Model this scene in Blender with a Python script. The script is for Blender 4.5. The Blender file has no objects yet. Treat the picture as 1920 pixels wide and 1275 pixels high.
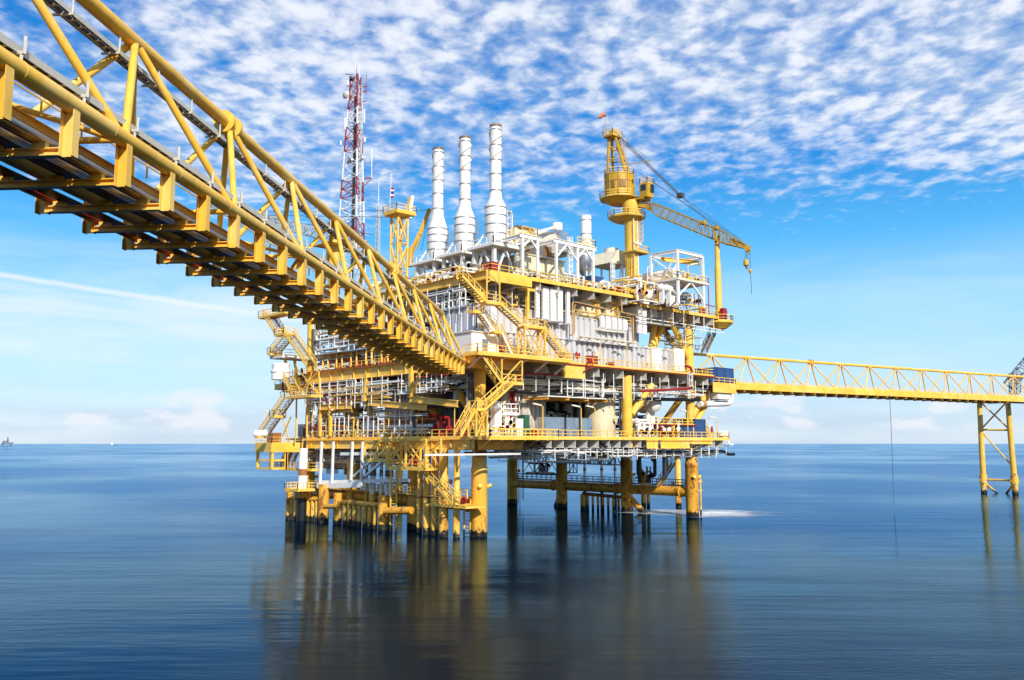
import bpy, math, random
import numpy as np
from mathutils import Vector, Matrix
random.seed(7)
SC = bpy.context.scene
COL = SC.collection
R_ = math.radians

# ------------------------------------------------------------------ camera
FOC, TH, HC = 1653.0, 0.744, 13.0
CR = np.array([math.cos(TH), -math.sin(TH), 0.0])
CF = np.array([math.sin(TH), math.cos(TH), 0.0])
CC = -(-4.635 * CR + 126.55 * CF); CC[2] = HC
PIT = math.atan(194 / FOC)
F3 = CF * math.cos(PIT) + np.array([0, 0, math.sin(PIT)])
U3 = -CF * math.sin(PIT) + np.array([0, 0, math.cos(PIT)])
cam = bpy.data.cameras.new('camera'); camo = bpy.data.objects.new('camera', cam); COL.objects.link(camo)
cam.sensor_width = 36; cam.lens = FOC / 1920 * 36; cam.clip_start = 0.5; cam.clip_end = 80000
camo.matrix_world = Matrix(((CR[0], U3[0], -F3[0], CC[0]), (CR[1], U3[1], -F3[1], CC[1]), (CR[2], U3[2], -F3[2], CC[2]), (0, 0, 0, 1)))
SC.camera = camo

# ------------------------------------------------------------------ light
SUN_AZ = math.atan2(-0.93, -0.36); SUN_EL = R_(31)
sd = Vector((math.cos(SUN_AZ) * math.cos(SUN_EL), math.sin(SUN_AZ) * math.cos(SUN_EL), math.sin(SUN_EL)))
sl = bpy.data.lights.new('sun', 'SUN'); sl.energy = 3.3; sl.angle = R_(0.6); sl.color = (1.0, 0.94, 0.84)
slo = bpy.data.objects.new('sun', sl); COL.objects.link(slo); slo.rotation_euler = sd.to_track_quat('Z', 'Y').to_euler()
slo.location = (0, 0, 300)
SC.view_settings.view_transform = 'Standard'; SC.view_settings.look = 'None'
SC.view_settings.exposure = 0.62; SC.view_settings.gamma = 1.0
SC.cycles.max_bounces = 8; SC.cycles.diffuse_bounces = 6; SC.cycles.glossy_bounces = 3; SC.cycles.transparent_max_bounces = 8
SC.cycles.caustics_reflective = False; SC.cycles.caustics_refractive = False

class NT:
    def __init__(s, tree): s.t = tree
    def n(s, typ, **kw):
        nd = s.t.nodes.new(typ)
        for k, v in kw.items():
            if hasattr(nd, k) and not k.startswith('i_'): setattr(nd, k, v)
        return nd
    def l(s, a, b): s.t.links.new(a, b)
    def math(s, op, a, b=None, clamp=False):
        nd = s.n('ShaderNodeMath', operation=op); nd.use_clamp = clamp
        for i, q in enumerate((a, b)):
            if q is None: continue
            if isinstance(q, (int, float)): nd.inputs[i].default_value = q
            else: s.l(q, nd.inputs[i])
        return nd.outputs[0]
    def mix(s, f, a, b, mode='MIX'):
        nd = s.n('ShaderNodeMix', data_type='RGBA', blend_type=mode)
        for i, q in ((0, f), (6, a), (7, b)):
            if isinstance(q, (int, float)): nd.inputs[i].default_value = q
            elif isinstance(q, tuple): nd.inputs[i].default_value = (*q, 1) if len(q) == 3 else q
            else: s.l(q, nd.inputs[i])
        return nd.outputs[2]
    def noise(s, vec, scale, detail=4, rough=0.5, dist=0.0):
        nd = s.n('ShaderNodeTexNoise'); nd.inputs['Scale'].default_value = scale; nd.inputs['Detail'].default_value = detail
        nd.inputs['Roughness'].default_value = rough; nd.inputs['Distortion'].default_value = dist
        if vec is not None: s.l(vec, nd.inputs['Vector'])
        return nd.outputs['Fac']
    def ss(s, x, a, b):
        nd = s.n('ShaderNodeMapRange', interpolation_type='SMOOTHSTEP'); s.l(x, nd.inputs[0])
        nd.inputs[1].default_value = a; nd.inputs[2].default_value = b; nd.inputs[3].default_value = 0; nd.inputs[4].default_value = 1
        return nd.outputs[0]
    def mapv(s, vec, sc=(1, 1, 1), rot=(0, 0, 0), loc=(0, 0, 0)):
        nd = s.n('ShaderNodeMapping'); s.l(vec, nd.inputs[0])
        nd.inputs['Scale'].default_value = sc; nd.inputs['Rotation'].default_value = rot; nd.inputs['Location'].default_value = loc
        return nd.outputs[0]

# ------------------------------------------------------------------ sky
W = bpy.data.worlds.new('World'); SC.world = W; W.use_nodes = True
W.node_tree.nodes.clear(); t = NT(W.node_tree)
tc = t.n('ShaderNodeTexCoord').outputs['Generated']
sky = t.n('ShaderNodeTexSky', sky_type='NISHITA'); sky.sun_disc = False
sky.sun_elevation = SUN_EL; sky.sun_rotation = math.pi / 2 - SUN_AZ
sky.altitude = 0; sky.air_density = 1.0; sky.dust_density = 0.6; sky.ozone_density = 2.0
sep = t.n('ShaderNodeSeparateXYZ'); t.l(tc, sep.inputs[0])
zz = t.math('MAXIMUM', sep.outputs[2], 0.0)
hs = t.n('ShaderNodeHueSaturation'); hs.inputs['Saturation'].default_value = 1.45; hs.inputs['Value'].default_value = 1.0
t.l(sky.outputs[0], hs.inputs['Color'])
ramp = t.n('ShaderNodeValToRGB'); t.l(zz, ramp.inputs[0])
e = ramp.color_ramp.elements
e[0].position = 0.0; e[0].color = (.64, .77, .93, 1); e[1].position = 0.50; e[1].color = (.008, .145, .55, 1)
for p_, c_ in ((.045, (.52, .74, .96)), (.10, (.42, .73, .98)), (.15, (.33, .68, .97)), (.225, (.09, .47, .92)), (.30, (.018, .27, .76))):
    k = e.new(p_); k.color = (*c_, 1)
grad = t.mix(1.0, ramp.outputs[0], (4.85, 4.85, 4.85), 'MULTIPLY')
base = t.mix(0.86, hs.outputs[0], grad)
# altocumulus sheet, laid on a flat layer high above the sea
den = t.math('ADD', zz, 0.06)
px = t.math('DIVIDE', sep.outputs[0], den); py = t.math('DIVIDE', sep.outputs[1], den)
cmb = t.n('ShaderNodeCombineXYZ'); t.l(px, cmb.inputs[0]); t.l(py, cmb.inputs[1])
lay = t.mapv(cmb.outputs[0], (1, 1, 1), (0, 0, TH))
wide = t.noise(t.mapv(lay, (1, 1, 1), (0, 0, 0), (3.1, 1.7, 0)), 0.8, 3, 0.5)
cells = t.noise(t.mapv(lay, (1.3, 1.0, 1)), 9.0, 4, 0.5, 0.25)
cells2 = t.noise(t.mapv(lay, (1.1, 1.0, 1), (0, 0, 0.3)), 21.0, 4, 0.52, 0.25)
puff = t.math('ADD', t.math('MULTIPLY', cells, 0.66), t.math('MULTIPLY', cells2, 0.34))
dr = t.n('ShaderNodeVectorMath', operation='DOT_PRODUCT'); t.l(tc, dr.inputs[0]); dr.inputs[1].default_value = tuple(CR)
df = t.n('ShaderNodeVectorMath', operation='DOT_PRODUCT'); t.l(tc, df.inputs[0]); df.inputs[1].default_value = tuple(CF)
azi = dr.outputs['Value']
# coverage: thick overhead, breaking up lower down, thin toward the left, an open lane at the right
cov = t.ss(zz, 0.17, 0.30)
left = t.math('SUBTRACT', 1.0, t.ss(azi, -0.50, -0.22))
lane = t.math('MULTIPLY', t.ss(azi, 0.02, 0.16), t.math('SUBTRACT', 1.0, t.ss(t.math('SUBTRACT', zz, t.math('MULTIPLY', azi, -.10)), .335, .40)))
thr = t.math('SUBTRACT', t.math('ADD', 0.80, t.math('MULTIPLY', cov, -0.50)), t.math('MULTIPLY', t.math('SUBTRACT', wide, 0.5), 0.60))
thr = t.math('ADD', thr, t.math('ADD', t.math('MULTIPLY', left, .20), t.math('MULTIPLY', lane, .13)))
dcl = t.math('MULTIPLY', t.ss(t.math('SUBTRACT', puff, thr), -0.10, 0.34), 0.97)
# low cumulus and haze bank by the horizon
azv = t.mapv(tc, (1, 1, 2.6), (0, 0, 0), (0.35, 0.1, 0))
low = t.noise(azv, 9.0, 6, 0.55, 0.1)
band = t.math('MULTIPLY', t.ss(zz, 0.008, 0.022), t.math('SUBTRACT', 1.0, t.ss(zz, 0.03, 0.085)))
lowd = t.math('MULTIPLY', t.math('MULTIPLY', t.ss(low, 0.53, 0.62), band), 0.8)
bank = t.noise(t.mapv(tc, (1, 1, 9)), 4.0, 4, 0.5)
bankd = t.math('MULTIPLY', t.math('MULTIPLY', t.ss(bank, .40, .62), t.math('SUBTRACT', 1.0, t.ss(zz, 0.02, 0.075))), .55)
# thin veil, strongest on the left
veil = t.noise(t.mapv(tc, (1.0, 1.0, 7.0), (0.12, 0.05, 0)), 3.0, 5, 0.55, 0.4)
veilb = t.math('MULTIPLY', t.ss(zz, 0.02, 0.09), t.math('SUBTRACT', 1.0, t.ss(zz, 0.14, 0.26)))
veild = t.math('MULTIPLY', t.math('MULTIPLY', t.ss(veil, 0.36, 0.70), veilb), t.math('SUBTRACT', .75, t.math('MULTIPLY', t.ss(azi, -.35, .1), .5)))
# contrail on the left: a band along a great circle
def rdir(px_, py_): v = F3 * FOC + CR * (px_ - 960) + U3 * (637.5 - py_); return v / np.linalg.norm(v)
nn_ = np.cross(rdir(0, 515), rdir(500, 592)); nn_ /= np.linalg.norm(nn_)
dn = t.n('ShaderNodeVectorMath', operation='DOT_PRODUCT'); t.l(tc, dn.inputs[0]); dn.inputs[1].default_value = tuple(nn_)
cn = t.noise(tc, 30, 4, .6)
dist = t.math('ABSOLUTE', t.math('ADD', dn.outputs['Value'], t.math('MULTIPLY', t.math('SUBTRACT', cn, .5), .004)))
trail = t.math('MULTIPLY', t.math('MULTIPLY', t.math('SUBTRACT', 1.0, t.ss(dist, .0006, .0042)), t.math('SUBTRACT', 1.0, t.ss(azi, -.36, -.12))), t.math('MULTIPLY', t.ss(df.outputs['Value'], 0, .1), .6))
big = t.noise(t.mapv(lay, (1, 1, 1), (0, 0, 0), (7.7, 2.2, 0)), 1.6, 3, .5)
shade = t.mix(t.ss(t.math('ADD', t.math('MULTIPLY', puff, .7), t.math('MULTIPLY', big, .3)), 0.42, 0.58), (2.4, 3.0, 4.0), (4.2, 4.4, 4.8))
c1 = t.mix(bankd, base, (2.5, 3.1, 4.0))
c1 = t.mix(veild, c1, (4.0, 4.45, 4.85))
c1 = t.mix(trail, c1, (4.4, 4.6, 4.85))
c2 = t.mix(dcl, c1, shade)
c3 = t.mix(lowd, c2, (4.2, 4.3, 4.6))
bg = t.n('ShaderNodeBackground'); bg.inputs[1].default_value = 0.14
t.l(c3, bg.inputs[0]); out = t.n('ShaderNodeOutputWorld'); t.l(bg.outputs[0], out.inputs[0])

# ------------------------------------------------------------------ placing helpers
def ray(px, py): return F3 * FOC + CR * (px - 960) + U3 * (637.5 - py)
def at(px, py, x=None, y=None, z=None):
    d = ray(px, py)
    if x is not None: s = (x - CC[0]) / d[0]
    elif y is not None: s = (y - CC[1]) / d[1]
    else: s = (z - CC[2]) / d[2]
    p = CC + s * d; return (float(p[0]), float(p[1]), float(p[2]))
def zv(xy, py):
    D = (np.array([xy[0], xy[1]]) - CC[:2]) @ CF[:2]; d = ray(960, py)
    return float(CC[2] + D / (d @ CF) * d[2])
def atd(px, py, D):
    d = ray(px, py); p = CC + D / (d @ CF) * d; return (float(p[0]), float(p[1]), float(p[2]))
def V(*a): return np.array(a, float)
def nrm(a): return a / (np.linalg.norm(a) + 1e-12)

# ------------------------------------------------------------------ mesh kit
class M:
    def __init__(s): s.v = []; s.f = []
    def add(s, vs, fs):
        o = len(s.v); s.v.extend([tuple(map(float, q)) for q in vs]); s.f.extend([tuple(i + o for i in f) for f in fs]); return s
    def bx(s, x0, y0, z0, x1, y1, z1):
        x0, x1 = min(x0, x1), max(x0, x1); y0, y1 = min(y0, y1), max(y0, y1); z0, z1 = min(z0, z1), max(z0, z1)
        return s.add([(x0, y0, z0), (x1, y0, z0), (x1, y1, z0), (x0, y1, z0), (x0, y0, z1), (x1, y0, z1), (x1, y1, z1), (x0, y1, z1)],
                     [(0, 3, 2, 1), (4, 5, 6, 7), (0, 1, 5, 4), (1, 2, 6, 5), (2, 3, 7, 6), (3, 0, 4, 7)])
    def cb(s, c, sx, sy, sz): return s.bx(c[0] - sx / 2, c[1] - sy / 2, c[2], c[0] + sx / 2, c[1] + sy / 2, c[2] + sz)
    def frame(s, p, q, up=None):
        p = V(*p); q = V(*q); d = nrm(q - p)
        up = V(*up) if up is not None else V(0, 0, 1) if abs(d[2]) < 0.985 else V(0, 1, 0)
        a = nrm(np.cross(d, up)); b = np.cross(a, d); return p, q, a, b
    def ext(s, prof, p, q, up=None):
        p, q, a, b = s.frame(p, q, up); n = len(prof)
        vs = [p + a * u + b * w for u, w in prof] + [q + a * u + b * w for u, w in prof]
        fs = [(i, (i + 1) % n, n + (i + 1) % n, n + i) for i in range(n)] + [tuple(range(n - 1, -1, -1)), tuple(range(n, 2 * n))]
        return s.add(vs, fs)
    def bar(s, p, q, w, h=None):
        h = h or w; return s.ext([(-w / 2, -h / 2), (w / 2, -h / 2), (w / 2, h / 2), (-w / 2, h / 2)], p, q)
    def ib(s, p, q, h, w, tk=None, up=None):
        tk = tk or min(h, w) * 0.16; a, b, c = w / 2, h / 2, tk / 2
        return s.ext([(-a, -b), (a, -b), (a, -b + tk), (c, -b + tk), (c, b - tk), (a, b - tk), (a, b), (-a, b), (-a, b - tk), (-c, b - tk), (-c, -b + tk), (-a, -b + tk)], p, q, up)
    def tube(s, p, q, r, n=8, r2=None):
        r2 = r if r2 is None else r2; p, q, a, b = s.frame(p, q)
        cs = [(math.cos(2 * math.pi * i / n), math.sin(2 * math.pi * i / n)) for i in range(n)]
        vs = [p + (a * c + b * d) * r for c, d in cs] + [q + (a * c + b * d) * r2 for c, d in cs]
        return s.add(vs, [(i, (i + 1) % n, n + (i + 1) % n, n + i) for i in range(n)] + [tuple(range(n - 1, -1, -1)), tuple(range(n, 2 * n))])
    def path(s, pts, r, n=7, fil=0.0, seg=4):
        P = [V(*p) for p in pts]
        if fil > 0:
            Q = [P[0]]
            for i in range(1, len(P) - 1):
                d1 = P[i - 1] - P[i]; d2 = P[i + 1] - P[i]; l1, l2 = np.linalg.norm(d1), np.linalg.norm(d2)
                fl = min(fil, l1 * 0.45, l2 * 0.45); a = P[i] + d1 / l1 * fl; b = P[i] + d2 / l2 * fl
                for k in range(seg + 1):
                    u = k / seg; Q.append((1 - u) ** 2 * a + 2 * u * (1 - u) * P[i] + u * u * b)
            Q.append(P[-1]); P = Q
        m = len(P); ref = None; rings = []
        for i in range(m):
            d = nrm((P[min(i + 1, m - 1)] - P[max(i - 1, 0)]))
            if ref is None:
                up = V(0, 0, 1) if abs(d[2]) < 0.9 else V(0, 1, 0); a = nrm(np.cross(d, up))
            else: a = nrm(ref - d * (ref @ d))
            ref = a; b = np.cross(a, d)
            rings.append([P[i] + (a * math.cos(2 * math.pi * j / n) + b * math.sin(2 * math.pi * j / n)) * r for j in range(n)])
        vs = [x for g in rings for x in g]
        fs = [(i * n + j, i * n + (j + 1) % n, (i + 1) * n + (j + 1) % n, (i + 1) * n + j) for i in range(m - 1) for j in range(n)]
        fs += [tuple(range(n - 1, -1, -1)), tuple(range((m - 1) * n, m * n))]
        return s.add(vs, fs)
    def lathe(s, c, prof, n=16, ax=(0, 0, 1)):
        ax = nrm(V(*ax)); c = V(*c); up = V(0, 0, 1) if abs(ax[2]) < 0.9 else V(1, 0, 0)
        a = nrm(np.cross(ax, up)) if abs(ax[2]) < 0.9 else V(1, 0, 0); b = np.cross(ax, a); m = len(prof)
        vs = [c + ax * h + (a * math.cos(2 * math.pi * j / n) + b * math.sin(2 * math.pi * j / n)) * max(r, 1e-4) for r, h in prof for j in range(n)]
        fs = [(i * n + j, i * n + (j + 1) % n, (i + 1) * n + (j + 1) % n, (i + 1) * n + j) for i in range(m - 1) for j in range(n)]
        fs += [tuple(range(n - 1, -1, -1)), tuple(range((m - 1) * n, m * n))]
        return s.add(vs, fs)
    def ring(s, c, r, t, n=16, ax=(0, 0, 1), m=6):
        return s.lathe(c, [(r + t * math.cos(2 * math.pi * k / m + .3), t * math.sin(2 * math.pi * k / m + .3)) for k in range(m + 1)], n, ax) if False else s.lathe(c, [(r - t, -t), (r + t, -t), (r + t, t), (r - t, t)], n, ax)
    def rail(s, pts, h=1.1, sp=1.7, r=0.042, toe=True, mid=1):
        for a, b in zip(pts[:-1], pts[1:]):
            a = V(*a); b = V(*b); L = np.linalg.norm(b - a)
            if L < 0.05: continue
            k = max(1, int(round(L / sp))); up = V(0, 0, h)
            s.bar(a + up, b + up, r * 2)
            for j in range(mid): s.bar(a + up * (j + 1) / (mid + 1), b + up * (j + 1) / (mid + 1), r * 1.6)
            if toe: s.bar(a + V(0, 0, .09), b + V(0, 0, .09), 0.02, 0.16)
            for i in range(k + 1): s.bar(a + (b - a) * i / k, a + (b - a) * i / k + up, r * 2)
        return s
    def grid(s, p, u, v, nu, nv, t):
        p, u, v = V(*p), V(*u), V(*v)
        for i in range(nu + 1): s.bar(p + u * i / nu, p + u * i / nu + v, t)
        for j in range(nv + 1): s.bar(p + v * j / nv, p + v * j / nv + u, t)
        return s
    def xbr(s, p, u, v, t):
        p, u, v = V(*p), V(*u), V(*v); s.bar(p, p + u + v, t); s.bar(p + u, p + v, t); return s
    def cage(s, p, h, out, r=0.035):
        p = V(*p); o = nrm(V(*out)); a = V(-o[1], o[0], 0)
        s.bar(p + a * .25, p + a * .25 + V(0, 0, h), r * 2); s.bar(p - a * .25, p - a * .25 + V(0, 0, h), r * 2)
        for i in range(int(h / .4)): s.bar(p + a * .25 + V(0, 0, .4 * i + .2), p - a * .25 + V(0, 0, .4 * i + .2), r * 1.4)
        if h > 3:
            for ang in (-60, -20, 20, 60):
                q = p + (o * math.cos(R_(ang)) + a * math.sin(R_(ang))) * .5 + o * .25; s.bar(q + V(0, 0, 2.2), q + V(0, 0, h), r * 1.3)
            for i in range(int((h - 2.2) / 1.0) + 1):
                zz_ = V(0, 0, 2.2 + i * 1.0); pp = [p + a * .25 + zz_] + [p + (o * math.cos(R_(g)) + a * math.sin(R_(g))) * .5 + o * .25 + zz_ for g in (60, 20, -20, -60)] + [p - a * .25 + zz_]
                for b_, c_ in zip(pp[:-1], pp[1:]): s.bar(b_, c_, r * 1.5)
        return s
    def corr(s, p0, p1, z0, z1, dep=0.22, pitch=1.1, flat=0.6):
        """ribbed steel panel from p0 to p1, ribs standing out to the right-hand side"""
        p0 = V(*p0[:2], 0); p1 = V(*p1[:2], 0); L = np.linalg.norm(p1 - p0); d = (p1 - p0) / L; o = V(d[1], -d[0], 0)
        n = max(1, int(round(L / pitch))); pt = L / n; prof = []
        for i in range(n):
            b = i * pt; w = pt * flat
            prof += [(b, dep), (b + w, dep), (b + w + pt * .09, 0), (b + pt * .91, 0)]
        prof.append((L, dep)); N = len(prof)
        q = [p0 + d * a + o * h for a, h in prof]
        vs = [(x[0], x[1], z0) for x in q] + [(x[0], x[1], z1) for x in q]
        return s.add(vs, [(i, i + 1, N + i + 1, N + i) for i in range(N - 1)])

def build(name, m, mat, loc=(0, 0, 0), sharp=38):
    me = bpy.data.meshes.new(name)
    vs = np.array(m.v) - np.array(loc)
    me.from_pydata([tuple(q) for q in vs], [], m.f); me.validate(); me.update()
    me.polygons.foreach_set('use_smooth', [True] * len(me.polygons)); me.set_sharp_from_angle(angle=R_(sharp))
    me.materials.append(mat)
    o = bpy.data.objects.new(name, me); COL.objects.link(o); return o
WL = {}
def T(name, label, cat, loc, group=None):
    o = bpy.data.objects.new(name, None); COL.objects.link(o); o.location = loc; o.empty_display_size = .5
    o['label'] = label; o['category'] = cat
    if group: o['group'] = group
    WL[o.name] = tuple(loc); return o
def O(name, m, mat, par, label=None):
    loc = WL[par.name]; o = build(name, m, mat, loc); o.parent = par; WL[o.name] = loc
    if label: o['label'] = label
    return o
def S(name, label, cat, m, mat, group=None):
    vs = np.array(m.v); loc = (float(vs[:, 0].mean()), float(vs[:, 1].mean()), float(vs[:, 2].min()))
    o = build(name, m, mat, loc); o.location = loc; o['label'] = label; o['category'] = cat
    if group: o['group'] = group
    WL[o.name] = loc; return o

# ------------------------------------------------------------------ materials
def paint(name, col, rough=0.45, var=0.12, rust=0.0, rustcol=(0.16, 0.05, 0.015), dirt=0.25, metal=0.0, growth=False, sc=1.0, spec=0.4, fade=None):
    m = bpy.data.materials.new(name); m.use_nodes = True; m.node_tree.nodes.clear(); t = NT(m.node_tree)
    pos = t.n('ShaderNodeNewGeometry').outputs['Position']
    b = t.n('ShaderNodeBsdfPrincipled'); o = t.n('ShaderNodeOutputMaterial'); t.l(b.outputs[0], o.inputs[0])
    n1 = t.noise(pos, 0.7 * sc, 5, .6)
    streak = t.noise(t.mapv(pos, (2.2 * sc, 2.2 * sc, 0.28 * sc)), 1.0, 5, .65)
    c = t.mix(t.ss(n1, .3, .7), tuple(x * (1 - var) for x in col), tuple(min(1, x * (1 + var * .6)) for x in col))
    c = t.mix(t.math('MULTIPLY', t.ss(streak, .5, .78), dirt), c, tuple(x * .45 + y for x, y in zip(col, (.03, .02, .008))))
    if fade:
        fn = t.math('ADD', t.math('MULTIPLY', t.noise(t.mapv(pos, (.25, .25, .25)), 1.0, 4, .6), .6), t.math('MULTIPLY', t.noise(t.mapv(pos, (1, 1, .4)), 1.6, 6, .7), .4))
        c = t.mix(t.math('MULTIPLY', t.ss(fn, .47, .60), .6), c, fade)
    if rust > 0:
        r1 = t.noise(t.mapv(pos, (1, 1, .55)), 0.9 * sc, 7, .7, .3)
        fr = t.math('MULTIPLY', t.ss(r1, .72 - rust * .3, .80 - rust * .25), .92)
        rc = t.mix(t.noise(pos, 6 * sc, 4), tuple(x * .55 for x in rustcol), tuple(min(1, x * 2.2) for x in rustcol))
        c = t.mix(fr, c, rc)
    if growth:
        sp = t.n('ShaderNodeSeparateXYZ'); t.l(pos, sp.inputs[0])
        gz = t.math('ADD', sp.outputs[2], t.math('MULTIPLY', t.math('SUBTRACT', t.noise(pos, 1.1, 7, .68), .5), 2.6))
        g = t.math('SUBTRACT', 1.0, t.ss(gz, .7, 1.0))
        gn = t.noise(t.mapv(pos, (1, 1, 2.2)), 2.2, 5, .7)
        gc = t.mix(t.ss(gn, .57, .66), (.012, .012, .009), (.22, .16, .05))
        rb = t.math('MULTIPLY', t.math('SUBTRACT', 1.0, t.ss(gz, 2.0, 4.2)), t.ss(t.noise(t.mapv(pos, (1, 1, .5)), 1.3, 6, .7), .47, .62))
        c = t.mix(t.math('MULTIPLY', rb, .75), c, (.30, .10, .025)); c = t.mix(g, c, gc)
    t.l(c, b.inputs['Base Color'])
    rr = t.math('ADD', rough - .08, t.math('MULTIPLY', n1, .2)); t.l(rr, b.inputs['Roughness'])
    b.inputs['Metallic'].default_value = metal; b.inputs['Specular IOR Level'].default_value = spec
    bp = t.n('ShaderNodeBump'); bp.inputs['Strength'].default_value = .12; bp.inputs['Distance'].default_value = .02
    t.l(t.noise(pos, 5 * sc, 4), bp.inputs['Height']); t.l(bp.outputs[0], b.inputs['Normal'])
    return m
Y1 = (0.90, 0.53, 0.065)
MY = paint('yellow_paint', Y1, rust=.2, fade=(0.92, 0.64, 0.20))
MYB = paint('bridge_yellow_paint', (0.88, 0.505, 0.055), rough=.42, rust=.24, dirt=.4, fade=(0.92, 0.64, 0.20))
MYR = paint('railing_yellow', (0.93, 0.60, 0.12), dirt=.15)
MYG = paint('leg_yellow', (0.87, 0.49, 0.06), rust=.2, growth=True, fade=(0.92, 0.64, 0.20))
MYX = paint('rusty_leg_yellow', (0.80, 0.40, 0.045), rust=.72, growth=True)
MYD = paint('crane_yellow', (0.54, 0.32, 0.028), rust=.2)
MSTK = paint('stack_white', (0.82, 0.79, 0.74), dirt=.45, rust=.3, rustcol=(.30, .15, .07))
MW = paint('white_paint', (0.83, 0.80, 0.75), dirt=.3, rust=.1, var=.05)
MWB = paint('bright_white_cladding', (0.88, 0.86, 0.82), dirt=.14, var=.03, rough=.35)
MWG = paint('white_girder', (0.76, 0.73, 0.68), dirt=.3, rust=.08)
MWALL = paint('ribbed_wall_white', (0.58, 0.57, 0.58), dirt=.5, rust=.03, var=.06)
MBEI = paint('beige_cladding', (0.62, 0.55, 0.46), dirt=.35, rust=.08)
MCR = paint('cream_paint', (0.74, 0.66, 0.46), dirt=.2, rust=.05)
MGR = paint('grey_steel', (0.30, 0.31, 0.33), rough=.35, metal=.5, dirt=.2)
MAL = paint('aluminium_cladding', (0.55, 0.57, 0.60), rough=.28, metal=.85, dirt=.12)
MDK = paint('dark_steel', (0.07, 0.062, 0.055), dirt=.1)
MBK = paint('black_pipe', (0.012, 0.012, 0.014), rough=.35, dirt=0)
MBR = paint('brown_steel', (0.24, 0.125, 0.05), dirt=.4, rust=.3)
MRD = paint('red_paint', (0.34, 0.02, 0.022), dirt=.15)
MBL = paint('blue_container', (0.025, 0.075, 0.21), dirt=.25, rust=.1)
MGN = paint('green_paint', (0.03, 0.13, 0.07))
MOR = paint('ochre_pipe', (0.50, 0.29, 0.12), dirt=.3, rust=.2)
MGT = paint('deck_grating', (0.20, 0.13, 0.05), dirt=.4, rust=.3)
MMRD = paint('mast_red', (0.30, 0.045, 0.05)); MMW = paint('mast_white', (0.82, 0.82, 0.82), dirt=.1)
MGLS = paint('dark_glass', (0.02, 0.03, 0.04), rough=.08, dirt=0, spec=.6)
MCAB = paint('steel_cable', (0.07, 0.09, 0.10), dirt=0)
MTRAY = paint('galvanised_tray', (0.55, 0.53, 0.47), dirt=.3, rust=.1)
MRUS = paint('rusted_brown', (0.33, 0.14, 0.05), dirt=.5, rust=.5)
MBOOM = paint('boom_brown_yellow', (0.40, 0.26, 0.05), rust=.2)
MLAMP = paint('lamp_housing', (0.80, 0.76, 0.60), dirt=.1)
# ------------------------------------------------------------------ sea
def make_sea():
    m = bpy.data.materials.new('sea_water'); m.use_nodes = True; m.node_tree.nodes.clear(); t = NT(m.node_tree)
    pos = t.n('ShaderNodeNewGeometry').outputs['Position']
    b = t.n('ShaderNodeBsdfGlossy'); df_ = t.n('ShaderNodeBsdfDiffuse'); mx = t.n('ShaderNodeMixShader'); fr = t.n('ShaderNodeFresnel'); o = t.n('ShaderNodeOutputMaterial')
    slick = t.noise(t.mapv(pos, (1, 1, 1), (0, 0, TH)), 0.010, 5, .6, .3); slick2 = t.noise(pos, 0.0016, 4, .6)
    sl2 = t.math('ADD', t.math('MULTIPLY', slick, .5), t.math('MULTIPLY', slick2, .5))
    t.l(t.mix(t.ss(slick, .35, .68), (0.0004, 0.003, 0.010), (0.0006, 0.006, 0.018)), df_.inputs['Color'])
    t.l(t.mix(t.ss(t.math('ADD', t.math('MULTIPLY', sl2, .65), t.math('MULTIPLY', t.noise(t.mapv(pos, (1, 1, 1), (0, 0, TH)), .0045, 4, .6), .35)), .43, .58), (.27, .49, .80), (.62, .84, 1.0)), b.inputs['Color'])
    t.l(t.math('ADD', 0.045, t.math('MULTIPLY', t.ss(sl2, .42, .62), 0.14)), b.inputs['Roughness'])
    fr.inputs['IOR'].default_value = 1.165
    t.l(fr.outputs[0], mx.inputs[0]); t.l(df_.outputs[0], mx.inputs[1]); t.l(b.outputs[0], mx.inputs[2]); t.l(mx.outputs[0], o.inputs[0])
    rot = t.mapv(pos, (1, 1, 1), (0, 0, TH))
    w1 = t.noise(t.mapv(rot, (.22, 1.0, 1)), 0.9, 3, .55); w2 = t.noise(t.mapv(rot, (.2, 1, 1)), 0.16, 3, .5); w3 = t.noise(t.mapv(rot, (.2, 1, 1)), 0.03, 3, .5)
    h = t.math('ADD', t.math('ADD', t.math('MULTIPLY', w1, .10), t.math('MULTIPLY', w2, .42)), t.math('MULTIPLY', w3, 1.3))
    rip = t.noise(t.mapv(rot, (.5, 1.2, 1)), 2.6, 4, .6); gust = t.ss(t.noise(rot, .035, 3, .55), .40, .66)
    h = t.math('ADD', h, t.math('MULTIPLY', t.math('MULTIPLY', rip, gust), .16))
    bp = t.n('ShaderNodeBump'); bp.inputs['Strength'].default_value = .25; bp.inputs['Distance'].default_value = 1.0
    t.l(h, bp.inputs['Height']); t.l(bp.outputs[0], b.inputs['Normal']); t.l(bp.outputs[0], fr.inputs['Normal'])
    me = M(); R = 45000; n = 96; vs = [(0, 0, 0)]; fs = []
    rad = [60, 200, 700, 2500, 9000, R]
    for r in rad: vs += [(r * math.cos(2 * math.pi * i / n), r * math.sin(2 * math.pi * i / n), 0) for i in range(n)]
    fs += [(0, 1 + i, 1 + (i + 1) % n) for i in range(n)]
    for k in range(len(rad) - 1):
        a = 1 + k * n; fs += [(a + i, a + n + i, a + n + (i + 1) % n, a + (i + 1) % n) for i in range(n)]
    me.add(vs, fs); s = build('water', me, m); s['kind'] = 'structure'
make_sea()
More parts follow.
